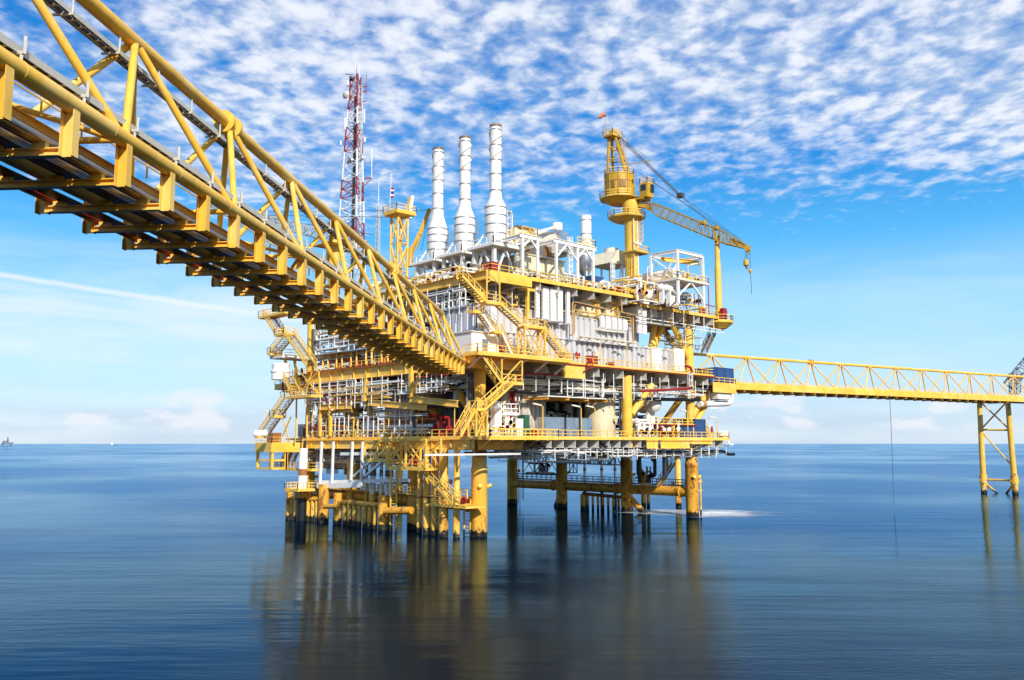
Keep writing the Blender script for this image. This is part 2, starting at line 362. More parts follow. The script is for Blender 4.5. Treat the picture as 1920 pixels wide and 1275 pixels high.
def make_foam():
    m = bpy.data.materials.new('white_foam'); m.use_nodes = True; m.node_tree.nodes.clear(); t = NT(m.node_tree)
    tcn = t.n('ShaderNodeTexCoord').outputs['Object']
    b = t.n('ShaderNodeBsdfPrincipled'); tr = t.n('ShaderNodeBsdfTransparent'); mx = t.n('ShaderNodeMixShader'); o = t.n('ShaderNodeOutputMaterial')
    b.inputs['Base Color'].default_value = (.86, .88, .90, 1); b.inputs['Roughness'].default_value = .8
    sp = t.n('ShaderNodeSeparateXYZ'); t.l(tcn, sp.inputs[0])
    x = t.math('DIVIDE', sp.outputs[0], 17.0); y = t.math('DIVIDE', sp.outputs[1], 7.5)
    rr = t.math('SQRT', t.math('ADD', t.math('MULTIPLY', x, x), t.math('MULTIPLY', y, y)))
    nz = t.noise(t.mapv(tcn, (.16, .5, 1)), 1.0, 5, .65, .3)
    a = t.math('MULTIPLY', t.math('SUBTRACT', 1.0, t.ss(t.math('ADD', rr, t.math('MULTIPLY', t.math('SUBTRACT', nz, .5), 1.1)), .0, .85)), .95)
    t.l(a, mx.inputs[0]); t.l(tr.outputs[0], mx.inputs[1]); t.l(b.outputs[0], mx.inputs[2]); t.l(mx.outputs[0], o.inputs[0])
    for (px, py, sx, sy) in ((1326, 962, 19, 15), (1225, 959, 15, 10)):
        c = at(px, py, z=0); mm = M(); n = 40
        mm.add([(0, 0, 0)] + [(sx * math.cos(2 * math.pi * i / n), sy * math.sin(2 * math.pi * i / n), 0) for i in range(n)], [(0, 1 + i, 1 + (i + 1) % n) for i in range(n)])
        o_ = build('foam', mm, m); o_.location = (c[0], c[1], .006 if px == 1330 else .012); o_.rotation_euler = (0, 0, -TH); o_['kind'] = 'stuff'
        o_.scale = (sx / 20, sy / 8, 1)
        o_['label'] = 'wide white foam spreading on the water round the rusty right-hand corner leg' if px == 1330 else 'fainter patch of foam on the water between the two nearest right-hand legs'; o_['category'] = 'foam'
make_foam()

# ------------------------------------------------------------------ platform structure
LX = [0, 50.3]; LY = [0, 15.2, 32.6, 47.7]
ZC, ZM, ZU = 13.9, 25.3, 37.5
XF0, XF1, YF, YB = -3.0, 53.5, -3.0, 50.5
PL = T('offshore_platform', 'tall yellow and white offshore production platform standing on eight yellow legs in the sea', 'oil platform', (25, 24, 0))
def legs():
    for ix, x in enumerate(LX):
        for iy, y in enumerate(LY):
            m = M(); m.lathe((x, y, 0), [(1.16, -6), (1.16, 9.0), (1.22, 9.1), (1.22, 9.35), (1.06, 9.9), (1.05, 12.3)], 22)
            for zz_ in (2.3, 3.0, 3.7) if (ix, iy) == (0, 0) else (3.0,): m.ring((x, y, zz_), 1.16, .035, 22)
            rusty = (ix, iy) in ((1, 0), (1, 1))
            lg = O('leg', m, MYX if rusty else MYG, PL, 'leg with red rust patches down to the waterline' if rusty else None)
            for a in (-2.2, -.5): O('lug', M().tube((x + math.cos(a) * 1.1, y + math.sin(a) * 1.1, 6.9), (x + math.cos(a) * 1.75, y + math.sin(a) * 1.75, 7.15), .28, 10), MYG, lg)
            m = M(); m.lathe((x, y, 0), [(.80, 13.2), (.80, 20.5), (.86, 20.7), (.86, 24.4)], 18); O('column', m, MY, PL)
            m = M(); m.lathe((x, y, 0), [(.85, 25.4), (.85, 36.4)], 16); O('column', m, MY, PL)
    for ix, x in enumerate(LX):
        for j in range(3):
            m = M(); m.tube((x, LY[j], 4.3), (x, LY[j + 1], 4.3), .88, 18)
            m.lathe((x, LY[j] + 2.4, 4.3), [(.88, -.1), (1.08, -.1), (1.08, .1), (.88, .1)], 18, (0, 1, 0))
            O('horizontal_brace', m, MYX, PL)
    # short raking braces meeting the water
    for y0, s in ((LY[1], -1), (LY[2], 1)):
        m = M(); m.tube((50.3, y0, 3.4), (50.3 + 1.2, y0 - 1.0 + s * 5.0, -2.6), .6, 12); O('raking_brace', m, MYX, PL)
    # deck-to-deck diagonals
    dg = [((0, 0, 15.8), (0, 8.0, 23.4)), ((0, 15.2, 23.2), (0, 8.5, 15.2)), ((0, 0, 17.5), (7.5, 0, 23.6)), (at(1183, 777, y=-1.2), at(1222, 722, y=-.6)), (at(1186, 770, y=-1.0), at(1238, 724, y=2.5)),
          ((50.3, 0, 23.4), (50.3, 6.5, 16.4)), ((50.3, 0, 17.5), (56.5, 0, 23.0)), ((24, 15.2, 23.4), (17, 15.2, 15)), ((24, 15.2, 23.4), (31, 15.2, 15)), ((0, 32.6, 15.2), (0, 40, 23.4)), ((0, 47.7, 23.4), (0, 40, 15.2)), ((0, 32.6, 23.2), (0, 25, 15.2)),
          ((50.3, 0, 27), (50.3, 7, 36)), ((44.5, 0, 36), (50.3, 0, 28)), ((44.5, 3, 36), (42.5, 3, 27)), ((42.5, 3, 28), (47.5, 3, 36))]
    for p, q in dg:
        m = M(); m.tube(p, q, .58, 14); O('diagonal_brace', m, MY, PL)
m = M(); m.lathe((*at(1176, 780, y=-1.4)[:2], 0), [(.85, 12.3), (.85, 24.2)], 20); O('column', m, MY, PL)
legs()
def edge(m, pts, h, z, tk=.18):
    for a, b in zip(pts[:-1], pts[1:]): m.bar((a[0], a[1], z - h / 2), (b[0], b[1], z - h / 2), tk, h)
def decks():
    # cellar deck
    d = O('cellar_deck', M().bx(XF0, YF, ZC - .14, 57.8, YB, ZC), MGT, PL)
    m = M(); m.bx(XF0 - .05, YF - .12, ZC - .34, 58.0, YF - .005, ZC + .02); m.bx(XF0 - .12, YF - .12, ZC - .34, XF0 - .005, YB, ZC + .02); m.bx(57.85, YF, ZC - .34, 58.0, YB, ZC + .02)
    O('edge_beam', m, MY, d)
    m = M()
    for i in range(23): x = -1.5 + i * 2.62; m.ib((x, YF + .1 + (i % 2) * .0, ZC - .86), (x, YB - .5, ZC - .86), 1.4, .5, .05)
    O('girder', m, MWG, d)
    m = M()
    for y in LY + [8, 24, 40]: m.ib((XF0 + .2, y, ZC - 1.25), (53, y, ZC - 1.25), 1.2, .7, .06)
    O('cross_girder', m, MDK, d)
    # fascia plates of the front edge, from pixels of the photograph's front face
    for a, b, c, z0, mt, nm in ((-3.0, 5.4, -.20, 12.15, MY, 'fascia_plate'), (37.0, 45.0, -.45, 12.15, MY, 'fascia_plate'), (33.6, 36.5, -.20, 12.15, MY, 'fascia_plate'), (45.6, 52.2, -.2, 12.9, MY, 'fascia_plate')):
        m = M(); m.bx(a, YF + c - .12, z0, b, YF + c, ZC - .4)
        m.bx(a, YF + c - .3, z0, b, YF + c - .125, z0 + .09); m.bx(a, YF + c - .3, ZC - .52, b, YF + c - .125, ZC - .4)
        O(nm, m, mt, d)
    m = M(); m.bx(XF0 - .3, YF + .3, ZC - 1.7, XF0 - .14, 43, ZC - .36)
    for i in range(11): y = -2 + 4.3 * i; m.bx(XF0 - .5, y, ZC - 1.66, XF0 - .305, y + .1, ZC - .4)
    m.bx(XF0 - .7, YF + .3, ZC - 1.76, XF0 - .14, 43, ZC - 1.705); m.bx(XF0 - .7, YF + .3, ZC - .4, XF0 - .305, 43, ZC - .34)
    O('fascia_plate', m, MY, d)
    m = M(); m.rail([(5.5, YF, ZC), (57.9, YF, ZC), (57.9, 12, ZC)], r=.05); O('railing', m, MY, d)
    m = M(); m.rail([(5.0, YF, ZC), (XF0, YF, ZC), (XF0, 43, ZC)], r=.05); O('railing', m, MY, d)
    # main deck
    d = O('main_deck', M().bx(XF0, YF, ZM - .14, XF1, YB, ZM), MGT, PL)
    m = M(); m.bx(5.0, YF - .12, ZM - .45, XF1 + .1, YF - .005, ZM + .02); m.bx(XF1, YF, ZM - .45, XF1 + .12, YB, ZM + .02); O('edge_beam', m, MY, d)
    m = M()
    for i in range(10): x = -1.2 + i * 5.9; m.ib((x, YF + .05, ZM - .96), (x, YB - .5, ZM - .96), 1.55, .55, .05)
    O('girder', m, MWG, d)
    m = M()
    for y in [2.6] + LY[1:] + [24, 40]: m.ib((XF0 + .2, y, ZM - 1.15), (53, y, ZM - 1.15), 1.85, .6, .05)
    O('cross_girder', m, MWG, d)
    m = M(); m.bx(XF0 - .3, YF - .1, ZM - 1.75, XF0 - .02, 44, ZM - .1); m.bx(XF0 - .75, YF - .1, ZM - 1.83, XF0 - .02, 44, ZM - 1.755); m.bx(XF0 - .75, YF - .1, ZM - .1, XF0 - .02, 44, ZM + .03)
    m.bx(XF0 - .3, YF - .4, ZM - 1.75, 4.6, YF - .13, ZM - .1); m.bx(XF0 - .3, YF - .75, ZM - 1.83, 4.6, YF - .13, ZM - 1.755); m.bx(XF0 - .3, YF - .75, ZM - .1, 4.6, YF - .13, ZM + .03)
    for i in range(13): y = -1 + 3.6 * i; m.bx(XF0 - .55, y, ZM - 1.75, XF0 - .305, y + .08, ZM - .1)
    O('fascia_plate', m, MY, d)
    p = at(1056, 700, y=YF); m = M(); m.bx(p[0] - .2, YF - .3, ZM - 2.35, p[0] + 4.6, YF - .13, ZM - .5); O('fascia_plate', m, MY, d)
    m = M(); m.rail([(5.5, YF, ZM), (XF1, YF, ZM), (XF1, 10, ZM)], r=.05); O('railing', m, MY, d)
    m = M(); m.rail([(XF0 - .4, 4, ZM), (XF0 - .4, 44, ZM)], r=.05); O('railing', m, MY, d)
    m = M(); m.path([(6, YF - .3, ZM - .25), (53.6, YF - .3, ZM - .25)], .10, 6); m.path([(XF0 - .9, 1, ZM + .12), (XF0 - .9, 42, ZM + .12)], .10, 6); O('fire_main', m, MRD, d)
    # upper deck
    d = O('upper_deck', M().bx(XF0 + 2.4, YF, ZU - .14, 38.5, YB, ZU), MGT, PL)
    m = M(); m.bx(XF0 + 2.3, YF - .12, ZU - .45, 38.6, YF - .005, ZU + .02); O('edge_beam', m, MY, d)
    m = M(); m.bx(XF0 + 2.1, YF - .2, ZU - 1.1, XF0 + 2.39, YB, ZU + .02); m.bx(XF0 + 1.7, YF - .2, ZU - 1.2, XF0 + 2.39, YB, ZU - 1.105); m.bx(XF0 + 1.7, YF - .2, ZU + .025, XF0 + 2.39, YB, ZU + .09)
    m.bx(XF0 + 2.3, YF - .4, ZU - 1.5, 7.2, YF - .13, ZU - .5); O('fascia_plate', m, MY, d)
    m = M()
    for i in range(10): x = 1.5 + i * 4.0; m.ib((x, YF + .1, ZU - .86), (x, YB - .5, ZU - .86), 1.4, .5, .05)
    O('girder', m, MWG, d)
    m = M()
    for y in [2.6] + LY[1:]: m.ib((XF0 + 2.6, y, ZU - 1.15), (38, y, ZU - 1.15), 1.7, .6, .05)
    O('cross_girder', m, MWG, d)
    m = M(); m.rail([(7.5, YF, ZU), (38.5, YF, ZU)], r=.05); O('railing', m, MY, d)
    m = M(); m.rail([(6.5, YF, ZU), (XF0 + 2.4, YF, ZU), (XF0 + 2.4, 30, ZU)], r=.05); O('railing', m, MY, d)
    # right-hand upper deck, a little lower
    zr = 36.3
    a = at(1200, 563, y=YF)[0]; b = 57.2
    d = O('side_deck', M().bx(a, YF, zr - .14, b, 14, zr), MGT, PL)
    m = M(); m.bx(a, YF - .12, zr - .4, b, YF - .005, zr + .02); m.bx(b, YF, zr - .4, b + .12, 14, zr + .02); O('edge_beam', m, MY, d)
    m = M()
    n = 6
    for i in range(n): x = a + .6 + i * (b - 4 - a) / (n - 1); m.ib((x, YF + .1, zr - .9), (x, 13.5, zr - .9), 1.45, .5, .05)
    O('girder', m, MWG, d)
    m = M(); m.ib((a, 1.6, zr - 1.2), (b - 2.5, 1.6, zr - 1.2), 1.9, .6, .05); O('cross_girder', m, MWG, d)
    m = M(); m.rail([(a, YF, zr), (b, YF, zr), (b, 8, zr)], r=.05); O('railing', m, MY, d)
    m = M()
    for k in range(2): m.path([(a - 1, YF + .1, zr - 2.3 - .6 * k), (b + .2, YF + .1, zr - 2.3 - .6 * k)], .09, 6)
    for i in range(9): x = a + i * (b - a) / 8; m.bar((x, YF + .1, zr - 3.0), (x, YF + .1, zr - .4), .12)
    O('pipe_rail', m, MWB, d)
    return a, b, zr
RA, RB, ZR = decks()

def left_ext():
    # platform bay built out at the back-left corner
    z = 13.0; xl = at(481, 820, y=50)[0]
    d = O('side_deck', M().bx(xl, 44.2, z - .2, -3.3  , 50, z), MGT, PL)
    m = M(); m.bx(xl - .2, 44, z - 1.5, -3.3, 44.19, z + .05); m.bx(xl - .2, 44.2, z - 1.5, xl - .01  , 50, z + .05); O('fascia_plate', m, MY, d)
    m = M()
    for x in (xl + .2, xl + 2.9, -6.4):
        for y in (44.4, 49.7): m.bar((x, y, z - 4.4), (x, y, z - 1.5), .42)
    for zz_ in (-4.3, -2.9): m.bar((xl + .2, 44.4, z + zz_), (-6.4, 44.4, z + zz_), .36); m.bar((xl + .2, 44.4, z + zz_), (xl + .2, 49.7, z + zz_), .36); m.bar((-6.4, 44.4, z + zz_), (-6.4, 49.7, z + zz_), .36)
    O('fender_frame', m, MY, d)
    m = M(); m.rail([(-3.3, 44.1, z), (xl - .1, 44.1, z), (xl - .1, 50, z)], r=.05); O('railing', m, MY, d)
    y = 47.0; q = at(515, 722, y=y + 4); z = q[2]; xa, xb = q[0], at(568, 722, y=y)[0]
    d = O('side_deck', M().bx(xa, y, z - .9, xb + 4, y + 4, z), MY, PL); m = M(); m.rail([(xb + 3, y - .1, z), (xa, y - .1, z), (xa, y + 4, z)], r=.05); O('railing', m, MYR, d)
    u = at(521, 667, y=y); z2 = u[2]; x2, x3 = u[0], at(600, 660, y=y)[0]
    m = M(); m.bar(at(541, 718, y=y), at(534, 668, y=y), .4); m.bar(at(559, 718, y=y), at(551, 668, y=y), .4); O('strut', m, MY, d)
    d = O('side_deck', M().bx(x2, y - 1.5, z2 - .4, x3, y + 3, z2), MWG, PL); m = M(); m.rail([(x3, y - 1.5, z2), (x2, y - 1.5, z2), (x2, y + 3, z2)], r=.05); O('railing', m, MYR, d)
    # right-hand cantilever that carries the far bridge
    p = at(1345, 705, y=-1.5)
    d = O('side_deck', M().bx(53.7, -2.6, 23.6, 61, 8, 24.0), MGT, PL)
    m = M(); m.bx(53.7, -2.8, 22.3, 61.1, -2.61, 24.05); m.bx(61.02, -2.6, 22.3, 61.2, 8, 24.05); O('fascia_plate', m, MY, d)
    m = M(); m.rail([(53.8, -2.7, 24.0), (61.1, -2.7, 24.0), (61.1, 1, 24)], r=.05); O('railing', m, MY, d)
    m = M(); m.bx(55.5, -2.4, 21.2, 60, 5, 22.25); O('girder', m, MWG, d)
left_ext()
# ------------------------------------------------------------------ triangular truss bridges
def truss(root, E0, d, side, zb, zt, Wd, panel, s0, s1, offT, rB, rT, rD, flanges, hang=None, mat=None, deckside=False):
    """s runs back along the bridge from its end at E0; offT is the first top node"""
    mat = mat or MYB
    E0 = V(E0[0], E0[1], 0); d = nrm(V(d[0], d[1], 0)); n = V(d[1], -d[0], 0) * side
    P = lambda s, o, z: tuple(E0 - d * s + n * o + V(0, 0, z))
    for o in (0, -Wd):
        m = M().tube(P(s0, o, zb), P(s1, o, zb), rB, 18)
        for k in range(int((s1 - s0) / 5.1)): m.tube(P(s0 + 2 + k * 5.1, o, zb), P(s0 + 2.05 + k * 5.1, o, zb), rB + .012, 18)
        O('bottom_chord', m, mat, root)
    tops = [offT + panel * i for i in range(200) if offT + panel * i < s1]
    bots = [offT - panel / 2 + panel * i for i in range(200) if offT - panel / 2 + panel * i < s1]
    ts = [tops[0] - (panel * .5 if deckside else 0.0)] + [f for f in flanges] + [tops[-1]]
    for a, b in zip(ts[:-1], ts[1:]):
        ga = .3 if a in flanges else 0; gb = .3 if b in flanges else 0
        O('top_chord', M().tube(P(a + ga, -Wd / 2, zt), P(b - gb, -Wd / 2, zt), rT, 20), mat, root)
    for f in flanges:
        fl = M(); 
        for q in (-.62, .36): fl.tube(P(f + q, -Wd / 2, zt), P(f + q + .22, -Wd / 2, zt), rT * 1.85, 24)
        fl.tube(P(f - .45, -Wd / 2, zt), P(f + .4, -Wd / 2, zt), rT * 1.05, 20)
        O('chord_flange', fl, mat, root)
    for i, tp in enumerate(tops):
        for o in (0, -Wd):
            for b in (tp - panel / 2, tp + panel / 2):
                if b < s0 - .1 or b > s1: continue
                sg = .35 if b > tp else -.35
                O('diagonal', M().tube(P(b - sg * .6, o + (-.1 if o == 0 else .1), zb + rB * .6), P(tp + sg * .5, -Wd / 2 + (.12 if o == 0 else -.12), zt - rT * .6), rD, 14), mat, root)
    for i, b in enumerate(bots):
        if b < s0: continue
        O('floor_strut', M().tube(P(b, -.2, zb), P(b, -Wd + .2, zb), rD * .8, 12), mat, root)
        if i + 1 < len(bots): O('floor_diagonal', M().tube(P(b, -.2 if i % 2 else -Wd + .2, zb - .05), P(b + panel, -Wd + .2 if i % 2 else -.2, zb - .05), rD * .62, 10), mat, root)
    return P

# left bridge, runs from the corner of the main deck out past the camera
BE = at(873, 680, z=24.2)
BD = (0.7383, 0.6745)
BR = T('truss_footbridge', 'big yellow triangular tube truss footbridge running from the upper left to the platform corner', 'bridge', (BE[0], BE[1], 24.2))
S1 = 128.0
P = truss(BR, BE, BD, 1, 24.2, 30.5, 5.3, 10.25, -1.5, S1, 4.2, .31, .33, .165, [35.0, 76.1, 117.2])
# end legs of the top chord down to the deck
for o in (0, -5.3): O('diagonal', M().tube(P(4.2, -2.65, 30.4), P(-.9, o, 24.2), .165, 14), MYB, BR)
# hanger frames
NB = V(BD[1], -BD[0], 0)
i = 0
s = 91.3 - 3.4167 * 26
hs_ = []
while s < S1:
    if s > -1: hs_.append(s)
    s += 3.4167
for s in hs_:
    m = M().ib(P(s, -.24, 22.56), P(s, -5.08, 22.56), .27, .3, .04)
    for o in (-4.55, -2.6, -1.0): m.bar(P(s, o - .25, 22.79), P(s, o + .25, 22.79), .22, .2)
    h = O('hanger_frame', m, MYB, BR)
    for o in (0, -5.3): O('hanger_post', M().ib(P(s, o, 22.40), P(s, o, 23.98), .46, .36, .035, NB), MYB, h)
# services on the hangers
for o, z, r, mt, nm in ((-4.95, 23.0, .17, MRD, 'red_pipe'), (-3.35, 23.22, .38, MYB, 'yellow_pipe'), (-1.15, 23.1, .2, MYB, 'yellow_pipe'), (-.75, 23.0, .1, MW, 'white_pipe'), (-5.25, 23.05, .12, MYB, 'yellow_pipe')):
    O(nm, M().tube(P(0, o, z), P(S1, o, z), r, 12), mt, BR)
for k in range(4):
    O('black_hose', M().tube(P(0, -4.5 + k * .17, 22.92), P(S1, -4.5 + k * .17, 22.92), .06, 6), MBK, BR)
    O('black_hose', M().tube(P(0, -2.45 + k * .17, 22.92), P(S1, -2.45 + k * .17, 22.92), .06, 6), MBK, BR)
for k in range(3): O('silver_tube', M().tube(P(0, -1.75 + k * .16, 22.9), P(S1, -1.75 + k * .16, 22.9), .05, 6), MAL, BR)
# floor plate, walkway edge channels
fp = O('floor_plate', M().bar(P(0, -2.7, 23.9), P(S1, -2.7, 23.9), 1.7, .06), MBR, BR)
for o in (-1.8, -3.6): O('floor_channel', M().ib(P(0, o, 23.86), P(S1, o, 23.86), .34, .2, .03), MYB, fp)
m = M()
for o in (-1.4, -4.0): m.rail([P(0, o, 24.05), P(S1, o, 24.05)], h=1.15, sp=2.4, r=.03, toe=False)
O('railing', m, MYB, fp)
# grey cable trays: one beside each bottom chord, one under the top chord
for o, z in ((-.62, 25.05), (-4.75, 24.9)):
    m = M(); m.bar(P(0, o + .3, z), P(S1, o + .3, z), .03, .26); m.bar(P(0, o - .3, z), P(S1, o - .3, z), .03, .26)
    for k in range(int(S1 / .75)): m.bar(P(k * .75, o - .28, z - .08), P(k * .75, o + .28, z - .08), .10, .04)
    for k in range(int(S1 / 3.4167)):
        a = k * 3.4167 + 1.4; m.bar(P(a, o - .45, z - .12), P(a, o + .5, z - .12), .1); m.bar(P(a, o + .5, z - .17), P(a, o + .5, z + .4), .09); m.bar(P(a, o + .4, z - .15), P(a, o + .4, z - .75), .09)
    tr = O('cable_tray', m, MTRAY, BR)
    m = M()
    for q in (-.2, -.1, .02, .12): m.tube(P(0, o + q, z - .02), P(S1, o + q, z - .02), .045, 5)
    O('cable_bundle', m, MBK, tr)
m = M(); o, z = -2.95, 29.55
m.bar(P(4.5, o + .26, z), P(S1, o + .26, z), .03, .2); m.bar(P(4.5, o - .26, z), P(S1, o - .26, z), .03, .2)
for k in range(int((S1 - 5) / .6)): m.bar(P(4.5 + k * .6, o - .25, z - .06), P(4.5 + k * .6, o + .25, z - .06), .12, .04)
for k in range(int((S1 - 5) / 3.4167)):
    a = k * 3.4167 + 5.5; m.bar(P(a, o - .42, z - .14), P(a, o + .42, z - .14), .09); m.bar(P(a, o + .36, z - .14), P(a, o + .36, 30.4), .07)
tr = O('cable_tray', m, MTRAY, BR)
m = M()
for q in (-.15, -.02, .12): m.tube(P(4.5, o + q, z - .01), P(S1, o + q, z - .01), .045, 5)
O('cable_bundle', m, MBK, tr)
# red fire pipe loop slung under the bridge near mid span
m = M(); m.path([P(52, -4.9, 23.15), P(50, -3.8, 23.4), P(46, -.9, 23.5), P(43.5, -.6, 23.4), P(41.5, -.5, 22.9)], .27, 10, 1.0); m.path([P(50, -2.2, 23.25), P(44, -2.0, 23.25)], .3, 10)
O('red_pipe_loop', m, MRD, BR)

# right bridge
g = 58.8
BD2 = CF * math.cos(R_(g)) + CR * math.sin(R_(g))
E2 = V(59.5, 3.0, 0)
BR2 = T('truss_footbridge', 'slender yellow triangular truss footbridge leading off to the right on a braced tower', 'bridge', (E2[0], E2[1], 24.6))
L2 = 123
P2 = truss(BR2, E2, -BD2, -1, 24.7, 30.3, 4.6, 9.6, -1.0, L2, 4.0, .24, .3, .135, [32.9])
O('top_chord', M().tube(P2(-3.6, -2.3, 30.3), P2(4, -2.3, 30.3), .3, 18), MYB, BR2)
m = M()
for o in (.28, -4.88): m.bar(P2(0, o, 24.15), P2(L2, o, 24.15), .12, 1.25)
sp_ = O('side_plate', m, MYB, BR2)
m = M(); m.bar(P2(0, -2.3, 23.5), P2(L2, -2.3, 23.5), 5.0, .08); O('floor_plate', m, MYB, BR2)
m = M()
for k in range(31): m.ib(P2(k * 3.4, .4, 23.25), P2(k * 3.4, -5, 23.25), .35, .3, .04)
O('floor_beam', m, MYB, BR2)
m = M()
for o in (-.6, -4): m.rail([P2(0, o, 24.3), P2(L2, o, 24.3)], h=1.1, sp=2.2, r=.03, toe=False)
O('railing', m, MYB, BR2)
# braced support tower under the right bridge
tb = [at(1689, 921, z=0)] and None
ta = at(1845, 924, z=0); tbp = at(1904, 926, z=0)
s_at = (V(*ta[:2], 0) - E2) @ BD2
TW = T('support_tower', 'yellow braced two-legged tower standing in the water under the right end of the slender bridge', 'bridge pier', (ta[0], ta[1], 0))
def leg_line(pxt, pxb, base):
    b = V(*base); D = (b - CC) @ CF
    tp = V(*atd(pxt, 748, D)); return b, tp
(b1, t1), (b2, t2) = leg_line(1836, 1845, ta), leg_line(1889, 1904, tbp)
back = V(*(CF * 1.0)); back[2] = 0; back = nrm(back) * 4.2
def lerp(a, b, f): return a + (b - a) * f
for off in (V(0, 0, 0),):
    for b, tp in ((b1, t1), (b2, t2)):
        m = M(); m.tube(b + (b - tp) * .2, tp, .78, 16, .62); lg = O('leg', m, MYG, TW)
        q = lerp(b, tp, .13); O('sleeve', M().tube(lerp(b, tp, .10), lerp(b, tp, .19), .95, 16), MYG, lg)
        O('lug', M().tube(q + CR * 1.1, q - CR * 1.1, .3, 10), MYG, lg)
    for f0, f1, a, b, in ((.98, .67, 0, 1), (.66, .28, 0, 1), (.98, .67, 1, 0)):
        ls = ((b1, t1), (b2, t2))
        O('brace', M().tube(lerp(*ls[a], f0), lerp(*ls[b], f1), .2, 10), MYG, TW)
    for f in (.67, .14): O('brace', M().tube(lerp(b1, t1, f), lerp(b2, t2, f), .27, 10), MYG, TW)
    mid = (b1 + b2) / 2 + V(0, 0, -.8)
    O('brace', M().tube(lerp(b1, t1, .12), mid + CR * .3, .27, 10), MYG, TW); O('brace', M().tube(lerp(b2, t2, .12), mid + CR * 1.2, .27, 10), MYG, TW)
m = M(); c = (t1 + t2) / 2; m.bar(c - CR * 6.2 + V(0, 0, .3), c + CR * 5.2 + V(0, 0, .3), 3.2, .7); O('cap_beam', m, MYB, TW)
# grey boom of the next platform at the right edge
gx = T('lattice_boom', 'grey lattice boom and ladder frame at the far right edge beyond the bridge', 'lattice boom', atd(1905, 735, 240))
def lattice(p, q, w, nb, t, mt, par, nm, up=(0, 0, 1), h=None, tri=False):
    p, q = V(*p), V(*q); d = nrm(q - p); a = nrm(np.cross(d, V(*up))) * w / 2; b = nrm(np.cross(a, d)) * (h or w) / 2
    cs = [a + b, a - b, -a - b, -a + b] if not tri else [a - b, -a - b, b]
    k = len(cs); m = M()
    for c in cs: m.bar(p + c, q + c, t * 1.5)
    for i in range(nb):
        u, v = p + (q - p) * i / nb, p + (q - p) * (i + 1) / nb
        for j in range(k):
            c0, c1 = cs[j], cs[(j + 1) % k]
            if i % 2: c0, c1 = c1, c0
            m.bar(u + c0, v + c1, t); m.bar(u + c0, u + c1, t)
    return O(nm, m, mt, par)
lattice(atd(1893, 722, 240), atd(1960, 640, 240), 2.4, 9, .16, MGR, gx, 'boom')
lattice(atd(1903, 738, 240), atd(1903, 700, 240), 2.0, 3, .16, MGR, gx, 'post')
# mooring line hanging off the right bridge
a = at(1668, 737, z=23.3); D = (V(*a) - CC) @ CF
m = M(); m.path([a, atd(1672, 830, D), atd(1676, 945, D * .985)], .055, 5); S('hanging_rope', 'thin dark rope hanging from the middle of the slender right-hand bridge into the sea', 'rope', m, MCAB)

# draft figures and the leg mark on the support tower
def sign(txt, p, u, h, par, mt):
    cu = bpy.data.curves.new('lettering', 'FONT'); cu.body = txt; cu.size = h; cu.extrude = .02; cu.align_x = 'CENTER'
    o = bpy.data.objects.new('lettering', cu); COL.objects.link(o); bpy.context.view_layer.update()
    me = bpy.data.meshes.new_from_object(o.evaluated_get(bpy.context.evaluated_depsgraph_get())); bpy.data.objects.remove(o); bpy.data.curves.remove(cu)
    u = nrm(V(*u)); n = nrm(np.cross(u, V(0, 0, 1))); L = V(*WL[par.name]); m = M()
    m.add([tuple(V(*p) + u * v.co.x + V(0, 0, v.co.y) + n * v.co.z) for v in me.vertices], [tuple(f.vertices) for f in me.polygons]); bpy.data.meshes.remove(me)
    return O('lettering', m, mt, par)
for (b, tp, base_), rows in (((b2, t2, 0), (('E2', .175, 1.3), ('3', .085, .7), ('2', .06, .7), ('1', .035, .7))), ((b1, t1, 0), (('2', .09, .7), ('1', .055, .7)))):
    for txt, f, h in rows: q = lerp(b, tp, f); toc = nrm(V(CC[0] - q[0], CC[1] - q[1], 0)); sign(txt, q + toc * 1.02, CR, h, TW, MDK)
